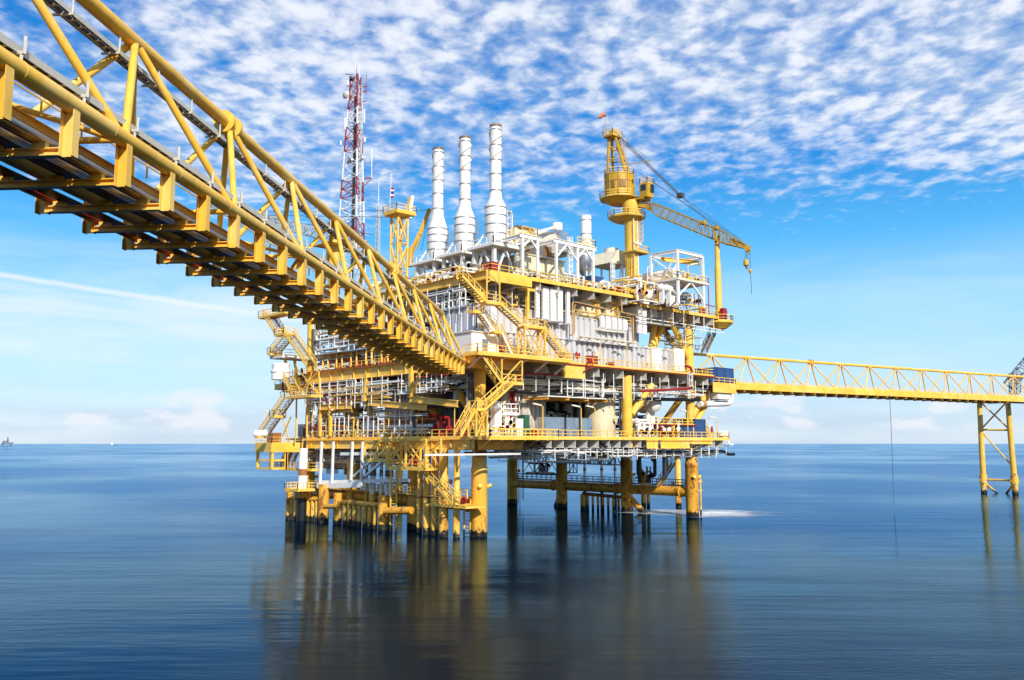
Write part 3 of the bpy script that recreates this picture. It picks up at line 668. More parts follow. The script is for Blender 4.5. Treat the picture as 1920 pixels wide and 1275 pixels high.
# ------------------------------------------------------------------ lifting gear, stacks, masts
def band_lathe(m, c, r, zs, t=.06, n=22):
    for z in zs: m.lathe((c[0], c[1], 0), [(r - .03, z - t), (r + .07, z - t), (r + .07, z + t), (r - .03, z + t)], n)
def bands(c, r, zs, mt, par, t=.06):
    for z in zs:
        m = M(); band_lathe(m, c, r, [z], t); O('band_ring', m, mt, par)
def stack(px_base, tops, label):
    """tops: pixel rows (pipe top, neck, shoulder, drum bottom)"""
    c = at(px_base, tops[3], x=7.5); c = (7.5, c[1]); z = [zv(c, q) for q in tops]
    r = 1.72; rp = .93
    t_ = T('exhaust_stack', label, 'exhaust stack', (c[0], c[1], ZU), 'three tall exhaust stacks')
    O('drum', M().lathe((*c, 0), [(r * .55, z[3] - 2.0), (r, z[3]), (r, z[2]), (r * .93, z[2] + .5), (rp * 1.12, z[1] - .9), (rp * 1.06, z[1])], 26), MSTK, t_)
    O('flue_pipe', M().lathe((*c, 0), [(rp, z[1]), (rp, z[0]), (rp * .86, z[0]), (rp * .86, z[0] - 2)], 24), MSTK, t_); O('sooty_rim', M().lathe((*c, 0), [(rp + .03, z[0] - .3), (rp + .05, z[0] - .28), (rp + .05, z[0] + .04), (rp * .8, z[0] + .04), (rp * .8, z[0] - 1.5)], 24), MBR, t_)
    m = M(); H_ = z[0] - z[1]; sh = [z[1] + H_ * f for f in (.03, .27, .48, .70, .93)]
    bands(c, rp, sh, MGR, t_); bands(c, r, [z[3] + (z[2] - z[3]) * f for f in (.02, .36, .70, 1.0)], MGR, t_, .07)
    m = M()
    for ph in (0, math.pi):
        z0, z1 = sh[2], sh[4]; N = 34
        pts = [(c[0] + (rp + .07) * math.cos(ph + u / N * 2 * math.pi * 1.0), c[1] + (rp + .07) * math.sin(ph + u / N * 2 * math.pi * 1.0), z0 + (z1 - z0) * u / N) for u in range(N + 1)]
        m.path(pts, .085, 5)
    O('spiral_strake', m, MBEI, t_)
    zp = z[3] - 2.2; s = 2.35
    pl = O('support_platform', M().bx(c[0] - s - .9, c[1] - s - .9, zp - .3, c[0] + s + .9, c[1] + s + .9, zp), MW, t_)
    m = M(); q = s + .85; m.rail([(c[0] - q, c[1] + q, zp), (c[0] - q, c[1] - q, zp), (c[0] + q, c[1] - q, zp), (c[0] + q, c[1] + q, zp)], r=.05); O('railing', m, MWB, pl)
    for sx in (-1, 1):
        for sy in (-1, 1):
            m = M(); m.bar((c[0] + sx * s, c[1] + sy * s, ZU), (c[0] + sx * s, c[1] + sy * s, zp - .3), .5); m.bar((c[0] + sx * s, c[1] + sy * s, zp), (c[0] + sx * 1.25, c[1] + sy * 1.25, z[3] + .1), .26); O('leg', m, MW, t_)
    m = M()
    for a, b in (((-s, -s), (s, -s)), ((-s, -s), (-s, s))):
        mid = ((a[0] + b[0]) / 2, (a[1] + b[1]) / 2)
        for e_ in (a, b): m.bar((c[0] + e_[0], c[1] + e_[1], ZU + .3), (c[0] + mid[0], c[1] + mid[1], zp - .4), .28)
    O('brace', m, MW, t_)
    m = M(); m.cage((c[0] + r + .15, c[1] - .6, zp), z[2] - zp, (1, -.3, 0)); O('caged_ladder', m, MWB, t_)
    O('exhaust_duct', M().lathe((*c, 0), [(.8, ZU + .4), (.8, z[3] - 1.9)], 16), MAL, t_)
    return c, z
st3 = stack(929, (236, 362, 391, 441), 'nearest and tallest of the three white exhaust stacks, a grey pipe on its right side')
st2 = stack(871, (258, 379, 411, 456), 'middle one of the three white exhaust stacks, between the two others')
st1 = stack(820, (279, 396, 431, 471), 'left and shortest of the three white exhaust stacks, beside the yellow folded boom')
c, z = st3
m = M(); m.path([(c[0] + 1.6, c[1] - .5, z[2] - .3), (c[0] + 2.7, c[1] - .9, z[2] - .3), (c[0] + 2.7, c[1] - .9, z[3] - .6), (c[0] + 2.1, c[1] - .9, z[3] - 1.2), (c[0] + 2.1, c[1] - .9, ZU)], .26, 10, .6)
S('vent_pipe', 'bent grey pipe running down the right side of the nearest exhaust stack', 'pipe', m, MAL)

def crane():
    c = (51.5, 14.0); zz = lambda py: zv(c, py)
    t_ = T('pedestal_crane', 'yellow pedestal crane with slewing house, mast and long lattice boom', 'crane', (c[0], c[1], 36))
    zt = zz(378)
    O('pedestal', M().lathe((*c, 0), [(1.1, zz(572)), (1.62, zz(562)), (1.38, zz(552)), (1.38, zz(408)), (1.7, zz(404)), (1.7, zt)], 24), MY, t_)
    m = M()
    for dx in (-.55, .7): m.bar((c[0] + dx - .6, c[1] - 1.5, zz(560)), (c[0] + dx - .6, c[1] - 1.5, zz(400)), .16)
    m.bar((c[0] - 1.3, c[1] - 1.7, zz(459)), (c[0] + .9, c[1] - 1.7, zz(459)), .3); O('conduit', m, MWB, t_)
    m = M(); m.cage((c[0] + 1.0, c[1] - 1.2, zz(474)), zz(380) - zz(474), (.8, -.6, 0)); m.cage((c[0] - 1.1, c[1] - 1.0, zz(558)), zz(474) - zz(558), (-.5, -.8, 0)); O('caged_ladder', m, MY, t_)
    # boom direction
    q = (57.0, -2.2); dv = nrm(V(q[0] - c[0], q[1] - c[1], 0)); nv = V(dv[1], -dv[0], 0)
    Q = lambda a, b, z: tuple(V(c[0], c[1], 0) + dv * a + nv * b + V(0, 0, z))
    hc = Q(-2.4, 0, 0)[:2]; pc = Q(-3.6, 0, 0)[:2]; rc = Q(-1.0, 0, 0)[:2]
    def octo(z, r, n=8, hh=.28, mt=MYD, nm='platform'):
        p = O(nm, M().lathe((*rc, 0), [(r * .55, z - 1.0), (r, z - hh), (r, z)], n), mt, t_)
        m = M(); m.rail([(rc[0] + r * math.cos(2 * math.pi * i / n), rc[1] + r * math.sin(2 * math.pi * i / n), z) for i in range(n + 1)], r=.05); O('railing', m, MYR, p); return p
    octo(zz(407), 3.7)
    p = O('platform', M().bx(c[0] - 1.9, c[1] - 2.4, zz(474) - .3, c[0] + 2.4, c[1] + 1.0, zz(474)), MYD, t_)
    m = M(); m.rail([(c[0] - 1.9, c[1] - 2.4, zz(474)), (c[0] + 2.4, c[1] - 2.4, zz(474)), (c[0] + 2.4, c[1] + 1, zz(474))], r=.05); O('railing', m, MYR, p)
    # machinery house: eight-sided drum
    z0, z1 = zz(372), zz(327)
    hs = O('machinery_house', M().lathe((*hc, 0), [(2.2, z0 - .9), (3.35, z0), (3.35, z0 + .5), (3.05, z0 + .55), (3.05, z1)], 10), MYD, t_)
    m = M()
    for ang in (195, 222, 238): a = R_(ang); u = V(math.cos(a), math.sin(a), 0); w = V(-u[1], u[0], 0); b = V(*hc, 0) + u * 3.0; m.bar(b - w * .32 + V(0, 0, (z0 + z1) / 2 + .2), b + w * .32 + V(0, 0, (z0 + z1) / 2 + .2), .16, 1.5)
    O('louvre', m, MBR, hs)
    m = M()
    for k in range(10): a = 2 * math.pi * k / 10; u = V(math.cos(a), math.sin(a), 0); m.bar(V(*hc, 0) + u * 3.06 + V(0, 0, z0 + .5), V(*hc, 0) + u * 3.06 + V(0, 0, z1 + .05), .14)
    band_lathe(m, hc, 3.06, [z0 + .55, z1], .09, 10); O('panel_seam', m, MYD, hs)
    pr = O('walkway_ring', M().lathe((*hc, 0), [(3.2, z0 - .05), (4.1, z0 - .05), (4.1, z0 + .12), (3.2, z0 + .12)], 10), MYD, t_); m = M(); m.rail([(hc[0] + 4.05 * math.cos(2 * math.pi * i / 10), hc[1] + 4.05 * math.sin(2 * math.pi * i / 10), z0 + .12) for i in range(3, 8)], r=.05); O('railing', m, MYR, pr)
    m = M(); a = R_(262); u = V(math.cos(a), math.sin(a), 0); w = V(-u[1], u[0], 0); b = V(*hc, 0) + u * 2.98; m.bar(b - w * .45 + V(0, 0, z0 + 1.6), b + w * .45 + V(0, 0, z0 + 1.6), .16, 2.0); O('door', m, MYD, hs)
    m = M(); band_lathe(m, hc, 3.0, [(z0 + z1) / 2 + .9], .06, 10); O('red_stripe', m, MRD, hs)
    m = M(); m.rail([(hc[0] + 3.0 * math.cos(2 * math.pi * i / 10), hc[1] + 3.0 * math.sin(2 * math.pi * i / 10), z1) for i in range(11)], r=.05); O('railing', m, MYR, hs)
    a_ = R_(285); u = V(math.cos(a_), math.sin(a_), 0); w = V(-u[1], u[0], 0); b = V(*hc, 0) + u * 2.95 + V(0, 0, (z0 + z1) / 2 + .9)
    O('window', M().bar(b - w * .3, b + w * .3, .2, .8), MGLS, hs)
    # cab on the boom side
    cc_ = at(1212, 356, y=10.5)
    zc0, zc1 = zv(cc_, 371), zv(cc_, 345)
    cb = O('cab', M().add([(cc_[0] - 1.08, cc_[1] - .96, zc0), (cc_[0] + .96, cc_[1] - .96, zc0), (cc_[0] + .96, cc_[1] + .96, zc0), (cc_[0] - 1.08, cc_[1] + .96, zc0), (cc_[0] - 1.08, cc_[1] - 1.16, zc1), (cc_[0] + .96, cc_[1] - 1.16, zc1), (cc_[0] + .96, cc_[1] + .96, zc1), (cc_[0] - 1.08, cc_[1] + .96, zc1)], [(0, 3, 2, 1), (4, 5, 6, 7), (0, 1, 5, 4), (1, 2, 6, 5), (2, 3, 7, 6), (3, 0, 4, 7)]), MYD, t_)
    O('window', M().bx(cc_[0] - .1, cc_[1] - 1.23, zc0 + 1.0, cc_[0] + .85, cc_[1] - 1.05, zc1 - .25), MGLS, cb); O('window', M().bx(cc_[0] - 1.16, cc_[1] - .7, zc0 + 1.3, cc_[0] - 1.03, cc_[1] + .5, zc1 - .35), MGLS, cb)
    m = M(); m.rail([(cc_[0] - 1.04, cc_[1] - 1.04, zc1), (cc_[0] + .96, cc_[1] - 1.04, zc1), (cc_[0] + .96, cc_[1] + .88, zc1), (cc_[0] - 1.04, cc_[1] + .88, zc1), (cc_[0] - 1.04, cc_[1] - 1.04, zc1)], r=.05); O('railing', m, MYR, cb)
    m = M(); m.bar((hc[0] + 1.5, hc[1] - 2.2, z0 - .3), (cc_[0] + .3, cc_[1], zc0 - .18), 2.8, .34); m.bar((hc[0] + 1.2, hc[1] - 1.6, z0 - 1.2), (cc_[0] - .4, cc_[1] + .6, zc0 - .3), .25); O('cab_bracket', m, MYD, t_)
    # mast: four raking legs under a top platform
    zp = zz(253); bl = [(-4.3, -1.6), (-4.3, 1.6), (-.5, -1.3), (-.5, 1.3)]
    for a, b in bl:
        m = M(); m.bar(Q(a, b, z1), Q(-3.6 + (a + 2.4) * .34, b * .5, zp), .42); O('mast_leg', m, MYD, t_)
    m = M(); zm = z1 + (zp - z1) * .42
    for f, kk in ((.42, .75), (.72, .5)):
        zm = z1 + (zp - z1) * f; pts = [Q(a * (1 - f) + (-3.6 + (a + 2.4) * .34) * f, b * (1 - f) + b * .5 * f, zm) for a, b in (bl[0], bl[1], bl[3], bl[2], bl[0])]
        for u, v in zip(pts[:-1], pts[1:]): m.bar(u, v, .22)
    m.bar(Q(-.5, -1.3, z1), Q(-2.8, .6, zm), .18); m.bar(Q(-.5, 1.3, z1), Q(-2.8, -.6, zm), .18); m.bar(Q(-1.9, .2, zz(308)), Q(4.6, .5, zz(309)), .14); O('mast_brace', m, MYD, t_)
    p = O('top_platform', M().bx(pc[0] - 1.8, pc[1] - 1.35, zp - .1, pc[0] + 1.2, pc[1] + 1.2, zp + .25), MYD, t_)
    m = M(); m.rail([(pc[0] - 1.8, pc[1] - 1.35, zp + .25), (pc[0] + 1.2, pc[1] - 1.35, zp + .25), (pc[0] + 1.2, pc[1] + 1.2, zp + .25), (pc[0] - 1.8, pc[1] + 1.2, zp + .25), (pc[0] - 1.8, pc[1] - 1.35, zp + .25)], r=.05); O('railing', m, MYR, p)
    m = M(); m.bx(pc[0] - .7, pc[1] - .6, zp + .25, pc[0] + .5, pc[1] + .5, zp + 1.5); O('sheave_box', m, MYD, p)
    m = M(); m.cage(Q(-2.2, -1.3, zz(330)), zp - zz(330), (dv[0], dv[1], 0)); O('caged_ladder', m, MYR, t_)
    # boom
    rt = zv(Q(2.2, 0, 0), 382); tipa = 29.2
    rest = np.linalg.norm(V(q[0] - c[0], q[1] - c[1], 0)); zr = zv(q, 440)
    sl_ = (zr - rt) / (rest - 2.2)
    # find the length that reaches the tip pixel
    for a in np.arange(20, 60, .1):
        w_ = V(*Q(a, 0, rt + (a - 2.2) * sl_)); d_ = w_ - CC; xx = 960 + FOC * (d_ @ CR) / (d_ @ F3)
        if xx > 1401: tipa = a; break
    B = lambda a: V(*Q(a, 0, rt + (a - 2.2) * sl_))
    m = M(); N = 30
    def hw(f): return .35 + .75 * min(1, f / .16, (1 - f) / .22)
    up = V(0, 0, 1); prev = None
    for i in range(N + 1):
        f = i / N; o = B(2.2 + (tipa - 2.2) * f); k = hw(f); ch = [o + nv * k + up * k, o - nv * k + up * k, o - nv * k - up * k, o + nv * k - up * k]
        if prev:
            for j in range(4):
                m.bar(prev[j], ch[j], .17); m.bar(prev[j], ch[(j + 1) % 4], .09) if i % 2 else m.bar(prev[(j + 1) % 4], ch[j], .09); m.bar(ch[j], ch[(j + 1) % 4], .08)
        prev = ch
    bm = O('boom', m, MBOOM, t_)
    o = B(tipa); m = M(); m.bar(B(tipa - 3.2), B(tipa + .4), .8, .7); m.bar(B(tipa - .2), B(tipa + .2) - up * 1.1, .4); m.tube(o - nv * .55 - up * .3, o + nv * .55 - up * .3, .5, 14); O('boom_tip', m, MYD, bm)
    m = M(); m.bar(B(2.2) - dv * 1.2, B(4.2), 1.3, .7); O('boom_foot', m, MYD, bm)
    m = M()
    for a in (.60, .72): m.cb(tuple(B(2.2 + (tipa - 2.2) * a) + up * .9), 1.0, 1.0, .7)
    O('sheave_block', m, MYD, bm)
    # stays
    top = V(*Q(-2.4, 0, zp)); blk = B(2.2 + (tipa - 2.2) * .36); blk = V(*atd(1276, 367, float((blk - CC) @ CF)))
    m = M()
    for k in range(6): m.tube(top + nv * (k - 2.5) * .34 + V(0, 0, (k - 2.5) * .22), blk + nv * (k - 2.5) * .18 + V(0, 0, (k - 2.5) * .14), .035, 5)
    for e_ in (B(2.2 + (tipa - 2.2) * .72), B(tipa - 1.5)):
        for sd_ in (-.5, .5): m.tube(blk + nv * sd_ * .4, e_ + up * 1.0 + nv * sd_, .04, 5)
    m.tube(V(*Q(1.9, .4, z1)), B(2.2 + (tipa - 2.2) * .95) + up * .7, .04, 5); m.tube(V(*Q(1.9, -.4, z1)), B(2.2 + (tipa - 2.2) * .9) + up * .7, .04, 5)
    m.tube(top, V(*Q(4.6, .5, zz(309))), .035, 5)
    O('stay_wire', m, MCAB, t_); O('stay_block', M().cb(tuple(blk - V(0, 0, .35)), 1.1, 1.1, .8), MDK, t_)
    # hook falls
    D = float((o - CC) @ CF)
    h = T('hook_block', 'yellow hook block hanging on short cables from the crane boom tip', 'hook', atd(1399, 500, D))
    O('pulley', M().lathe(atd(1399, 493, D), [(.15, -.75), (.5, -.45), (.5, .35), (.25, .7)], 12), MYD, h)
    m = M()
    for k in (-.22, 0, .22): m.tube(o - up * .4 + CR * k + V(0, 0, 0) + (V(*atd(1399, 466, D)) - V(*atd(1401, 466, D))), V(*atd(1399, 488, D)) + CR * k, .04, 5)
    O('fall_rope', m, MCAB, h); m = M(); m.path([atd(1399, 499, D), atd(1399, 502, D), atd(1400.5, 504, D), atd(1401.5, 502, D)], .12, 6, .2); O('hook', m, MDK, h)
    h = T('hook_line', 'thin dark whip line with a small yellow ball hanging beside the hook block', 'hook line', atd(1409, 552, D))
    m = M(); m.path([atd(1405.5, 464, D), atd(1407, 508, D), atd(1409.5, 552, D)], .05, 5); O('line', m, MCAB, h)
    O('ball', M().lathe(atd(1406.7, 508, D), [(.05, -.5), (.28, -.2), (.28, .2), (.05, .5)], 10), MYD, h)
    return q, zr, sl_
cq, czr, csl = crane()
# windsock
wb = at(1136, 254, y=17.0)
w_ = T('windsock', 'faded orange windsock on a pole at the top of the crane', 'windsock', wb); D = float((V(*wb) - CC) @ CF)
O('pole', M().tube(wb, atd(1134, 212, D), .07, 6), MYD, w_)
m = M(); pts = [atd(1134, 214, D), atd(1130, 215.5, D), atd(1126, 219, D), atd(1121.5, 220, D)]
for (a, b, r0, r1) in ((0, 1, .5, .44), (1, 2, .44, .36), (2, 3, .36, .24)): m.tube(pts[a], pts[b], r0, 10, r1)
O('sock', m, paint('faded_orange', (.72, .22, .12), dirt=.1), w_)
# boom rest
br_ = T('boom_rest', 'tall yellow tube post with a cradle under the crane boom at the right deck corner', 'boom rest', (cq[0], cq[1], 36))
zt_ = zv(cq, 452)
O('post', M().lathe((cq[0], cq[1], 0), [(.62, 34.6), (.62, 36.2), (.60, 46.0), (.46, 47.5), (.46, zt_)], 18), MY, br_)
u = nrm(V(cq[0] - 50.3, cq[1] - 15.2, 0)); n_ = V(u[1], -u[0], 0); tp = V(cq[0], cq[1], zt_)
m = M(); m.bar(tp - n_ * 1.5, tp + n_ * 1.5, .5); m.bar(tp - n_ * 1.4, tp - n_ * 1.7 + V(0, 0, 1.5), .4); m.bar(tp + n_ * 1.4, tp + n_ * 1.7 + V(0, 0, 1.5), .4); O('cradle', m, MYD, br_)
p = O('base_platform', M().lathe((cq[0], cq[1], 0), [(1.4, 34.3), (2.6, 35.3), (2.6, 35.6)], 12), MY, br_)
m = M(); m.rail([(cq[0] + 2.5 * math.cos(a), cq[1] + 2.5 * math.sin(a), 35.6) for a in np.linspace(-2.6, 1.6, 9)], r=.05); O('railing', m, MYR, p)
m = M(); m.bx(cq[0] - 1.5, cq[1] - 1.9, 35.6, cq[0] - .1, cq[1] - 1.1, 37.5); m.bar((cq[0] - .8, cq[1] - 1.5, 37.5), (cq[0] - .8, cq[1] - 1.5, 37.9), 1.0, .9); S('hose_cabinet', 'red hose cabinet at the foot of the boom rest post', 'fire cabinet', m, MRD)

def comm_mast():
    b = at(660, 505, x=4.0); c = (b[0], b[1])
    t_ = T('radio_mast', 'tall red and white banded triangular lattice radio mast with dishes behind the stacks', 'radio mast', (c[0], c[1], ZU))
    rows = [(142, 1), (205, 0), (237, 1), (284, 0), (336, 1), (372, 0), (413, 1), (455, 0), (510, 1)]
    zt, zb = zv(c, 142), ZU
    def tri(z):
        f = (z - zb) / (zt - zb); k = 3.6 * (1 - f) + 1.15 * f if f < .9 else 1.15 + .36 * 0
        return [V(c[0] + k * math.cos(g), c[1] + k * math.sin(g), z) for g in (R_(250), R_(130), R_(10))]
    for (p0, red), (p1, _) in zip(rows[:-1], rows[1:]):
        m = M(); za, zc = zv(c, p1), zv(c, p0); nb = max(2, int(round((zc - za) / 2.2)))
        for i in range(nb):
            u, v = tri(za + (zc - za) * i / nb), tri(za + (zc - za) * (i + 1) / nb)
            for j in range(3):
                k = (j + 1) % 3; m.bar(u[j], v[j], .22); m.bar(u[j], v[k], .11); m.bar(u[k], v[j], .11); m.bar(u[j], u[k], .10)
        O('mast_section', m, MMRD if red else MMW, t_)
    m = M(); m.bar((c[0], c[1], zb), (c[0], c[1], zt - 4), .55, .2); O('cable_ladder', m, MDK, t_)
    m = M(); m.cage((c[0] + .4, c[1] - .5, zb + 2), zt - zb - 4, (.7, -.7, 0), .03); O('caged_ladder', m, MMW, t_)
    D = float((V(*c, 0) - CC) @ CF)
    def el(a, b, r): return M().tube(atd(*a, D), atd(*b, D), r, 6)
    for a, b, r in (((668, 150), (668, 127), .06), ((674, 150), (674, 118), .05), ((687, 176), (687, 140), .06), ((697, 334), (697, 278), .08), ((666, 150), (666, 108), .03)):
        O('whip_antenna', el(a, b, r), MMW if r != .06 else MMRD, t_)
    m = M(); m.bar(atd(683, 334, D), atd(697, 334, D), .2); m.bar(atd(683, 347, D), atd(696, 336, D), .15); m.bar(atd(678, 162, D), atd(688, 162, D), .2); m.bar(atd(678, 171, D), atd(688, 171, D), .2); m.bar(atd(676, 190, D), atd(686, 190, D), .15); m.bar(atd(650, 160, D), atd(658, 163, D), .15); O('antenna_bracket', m, MMRD, t_)
    for a, h in (((683, 218), 24), ((684, 262), 8), ((647, 232), 22), ((670, 230), 16), ((639, 268), 8), ((652, 156), 8)):
        O('panel_antenna', M().tube(atd(a[0], a[1] + h / 2, D), atd(a[0], a[1] - h / 2, D), .16, 8), MMW, t_)
    for a, r in (((648, 177), .95), ((676, 296), .85), ((655, 300), .9)):
        p = V(*atd(*a, D)); O('dish', M().lathe(p, [(.1, .3), (r * .6, .18), (r * .85, -.1), (r * .8, -.14), (.05, .18)], 18, (-.95, -.3, 0)), MTRAY if a[0] == 648 else MGR, t_)
    m = M(); m.tube(atd(660, 149, D), atd(660, 145, D), .5, 10); m.bar(atd(660, 152, D), atd(660, 148, D), .3); m.bar(atd(647, 138.5, D), atd(661, 140, D), .12); O('radar_scanner', m, MDK, t_)
comm_mast()
def small_mast():
    b = at(708, 470, y=44); t_ = T('whip_mast', 'slim pale lattice mast with a long whip between the radio mast and flag tower', 'mast', (b[0], b[1], ZU)); c = (b[0], b[1])
    m = M(); zt = zv(c, 385)
    for i in range(20):
        za, zc = ZU + (zt - ZU) * i / 20, ZU + (zt - ZU) * (i + 1) / 20; k = lambda z: .75 - .4 * (z - ZU) / (zt - ZU)
        u = [V(c[0] + k(za) * math.cos(g), c[1] + k(za) * math.sin(g), za) for g in (0, 2.1, 4.2)]; v = [V(c[0] + k(zc) * math.cos(g), c[1] + k(zc) * math.sin(g), zc) for g in (0, 2.1, 4.2)]
        for j in range(3): m.bar(u[j], v[j], .09); m.bar(u[j], v[(j + 1) % 3], .06); m.bar(u[j], u[(j + 1) % 3], .06)
    O('lattice', m, MTRAY, t_); O('whip_antenna', M().tube((*c, zt), (*c, zv(c, 333)), .06, 6), MMW, t_)
small_mast()
def flag_tower():
    b = at(748, 480, x=5.0); c = (b[0], b[1]); t_ = T('lattice_tower', 'yellow lattice tower with a square railed lookout platform left of the stacks', 'tower', (c[0], c[1], ZU))
    zp = zv(c, 405); k = 1.05; cs = [(-k, -k), (k, -k), (k, k), (-k, k)]
    for a, b_ in cs: O('leg', M().tube((c[0] + a, c[1] + b_, ZU), (c[0] + a, c[1] + b_, zp), .17, 10), MY, t_)
    m = M(); n = 3
    for i in range(n):
        za, zc = ZU + (zp - ZU) * i / n, ZU + (zp - ZU) * (i + 1) / n
        for j in range(4):
            a, d = cs[j], cs[(j + 1) % 4]; m.tube((c[0] + a[0], c[1] + a[1], za), (c[0] + d[0], c[1] + d[1], zc), .1, 8); m.tube((c[0] + d[0], c[1] + d[1], za), (c[0] + a[0], c[1] + a[1], zc), .12, 8); m.tube((c[0] + a[0], c[1] + a[1], zc), (c[0] + d[0], c[1] + d[1], zc), .1, 8)
    O('bracing', m, MY, t_)
    s = 2.05; p = O('platform', M().bx(c[0] - s, c[1] - s, zp, c[0] + s, c[1] + s, zp + .5), MY, t_)
    m = M(); z = zp + .5; m.rail([(c[0] - s, c[1] - s, z), (c[0] + s, c[1] - s, z), (c[0] + s, c[1] + s, z), (c[0] - s, c[1] + s, z), (c[0] - s, c[1] - s, z)], r=.05); O('railing', m, MYR, p)
    D = float((V(*c, 0) - CC) @ CF)
    f = T('flag', 'limp red, white and blue flag on a thin pole above the yellow lookout platform', 'flag', atd(731, 380, D))
    O('pole', M().tube(atd(731, 384, D), atd(734, 325, D), .05, 6), MW, f)
    cl = []; x0 = V(*atd(732, 371, D)); u = nrm(V(*atd(733.4, 352, D)) - x0); L = np.linalg.norm(V(*atd(733.4, 352, D)) - x0); mats = []
    for i, (a, b_, mt, nm) in enumerate(((0, .2, MRD, 'red_band'), (.2, .36, MWB, 'white_band'), (.36, .66, MBL, 'blue_band'), (.66, .82, MWB, 'white_band'), (.82, 1, MRD, 'red_band'))):
        m = M(); p0, p1 = x0 + u * L * a, x0 + u * L * b_
        for j in range(4): o0, o1 = CR * (j * .16 - .1), CR * (j * .16 + .06); w0, w1 = CF * (.08 * (-1) ** j), CF * (-.08 * (-1) ** j); m.add([p0 + o0 + w0, p0 + o1 + w1, p1 + o1 + w1, p1 + o0 + w0, p0 + o0 + w0 + CF * .03, p0 + o1 + w1 + CF * .03, p1 + o1 + w1 + CF * .03, p1 + o0 + w0 + CF * .03], [(0, 1, 2, 3), (7, 6, 5, 4)])
        O(nm, m, mt, f)
    m = M(); m.tube(atd(764, 398, D), atd(766, 368, D), .14, 6); m.tube(atd(770, 398, D), atd(767, 372, D), .14, 6); S('floodlight_pair', 'two short dark yellow floodlight arms at the right corner of the lookout platform', 'floodlights', m, MYD)
    m = M(); m.path([atd(769, 410, D), atd(770.5, 385, D), atd(773, 372, D), atd(774, 367, D)], .35, 10); S('vent_horn', 'white horn-shaped vent pipe beside the lookout platform corner', 'vent pipe', m, MW)
flag_tower()
def knuckle():
    b = at(770, 478, x=7); D = float((V(*b) - CC) @ CF); t_ = T('folding_crane', 'yellow folded knuckle boom crane leaning between lookout tower and left exhaust stack', 'crane', b)
    O('column', M().tube(atd(768, 500, D), atd(770, 466, D), .6, 12), MYD, t_); m = M(); m.bar(atd(771, 470, D), atd(788, 435, D), .7, .55); m.bar(atd(778, 470, D), atd(796, 424, D), .3, .3); O('lower_boom', m, MYD, t_)
    m = M(); m.bar(atd(787, 440, D), atd(806, 392, D), .8, .65); O('upper_boom', m, MYD, t_)
    O('ram', M().tube(atd(776, 460, D), atd(797, 412, D), .2, 8), MAL, t_); O('wire', M().tube(atd(806, 392, D), atd(790, 470, D), .04, 5), MCAB, t_)
knuckle()
def far_boom():
    t_ = T('lattice_boom', 'long pale lattice crane boom lying level behind the left footbridge', 'crane boom', atd(560, 430, 172))
    lattice(atd(470, 404, 172), atd(622, 445, 168), 1.7, 22, .11, MTRAY, t_, 'boom'); m = M()
    for a, b in (((455, 398), (806, 394)), ((455, 403), (770, 408)), ((470, 404), (700, 440))): m.tube(atd(*a, 172), atd(*b, 150), .05, 5)
    O('stay_wire', m, MCAB, t_)
    b = at(628, 458, x=2); m = M(); m.tube((b[0], b[1], ZU), (b[0], b[1], zv(b, 440)), 1.1, 14); O('pedestal', m, MY, t_)
    p = O('platform', M().bx(b[0] - 3, b[1] - 3, zv(b, 462), b[0] + 5, b[1] + 3, zv(b, 460)), MY, t_); m = M(); z = zv(b, 460); m.rail([(b[0] - 3, b[1] - 3, z), (b[0] + 5, b[1] - 3, z), (b[0] + 5, b[1] + 3, z)], r=.05); O('railing', m, MYR, p)
far_boom()
# ------------------------------------------------------------------ equipment kit
def vessel_h(name, label, cat, c, L, r, ax, mt, zb, group=None, nn=2):
    t_ = T(name, label, cat, (c[0], c[1], zb), group); a = V(*ax); c = V(*c); e = r * .45
    O('shell', M().lathe(c - a * L / 2, [(r * .02, -e), (r * .45, -e * .88), (r * .8, -e * .55), (r, 0), (r, L), (r * .8, L + e * .55), (r * .45, L + e * .88), (r * .02, L + e)], 22, ax), mt, t_)
    for f in (.12, .5, .88): O('band_ring', M().lathe(c - a * L / 2 + a * L * f, [(r, -.05), (r + .05, -.05), (r + .05, .05), (r, .05)], 22, ax), mt, t_)
    for f in (.2, .8):
        p = c - a * L / 2 + a * L * f; n = V(-a[1], a[0], 0) * r * .8; O('saddle', M().bar((p[0] - n[0], p[1] - n[1], (zb + c[2] - r * .6) / 2), (p[0] + n[0], p[1] + n[1], (zb + c[2] - r * .6) / 2), .3, max(.2, c[2] - r * .6 - zb)), mt, t_)
    for k in range(nn):
        p = c - a * L / 2 + a * L * (k + .5) / nn; m = M(); m.tube(p + V(0, 0, r * .9), p + V(0, 0, r * 1.25), r * .16, 8); m.tube(p + V(0, 0, r * 1.25), p + V(0, 0, r * 1.32), r * .26, 10); O('nozzle', m, mt, t_)
    return t_
def vessel_v(name, label, cat, c, r, z0, z1, mt, group=None, manway=None):
    t_ = T(name, label, cat, (c[0], c[1], z0), group)
    O('shell', M().lathe((c[0], c[1], 0), [(r * .98, z0), (r, z0 + .1), (r, z1 - r * .35), (r * .9, z1 - r * .16), (r * .6, z1 - r * .04), (.02, z1)], 28), mt, t_)
    for f in (.03, .36, .68): O('band_ring', M().lathe((c[0], c[1], z0 + (z1 - z0) * f), [(r, -.05), (r + .04, -.05), (r + .04, .05), (r, .05)], 28), mt, t_)
    if manway:
        p = V(*manway); d = nrm(V(p[0] - c[0], p[1] - c[1], 0)); m = M(); m.tube(p - d * .3, p + d * .3, .5, 14); m.tube(p + d * .3, p + d * .4, .62, 14); O('manway', m, mt, t_)
    return t_
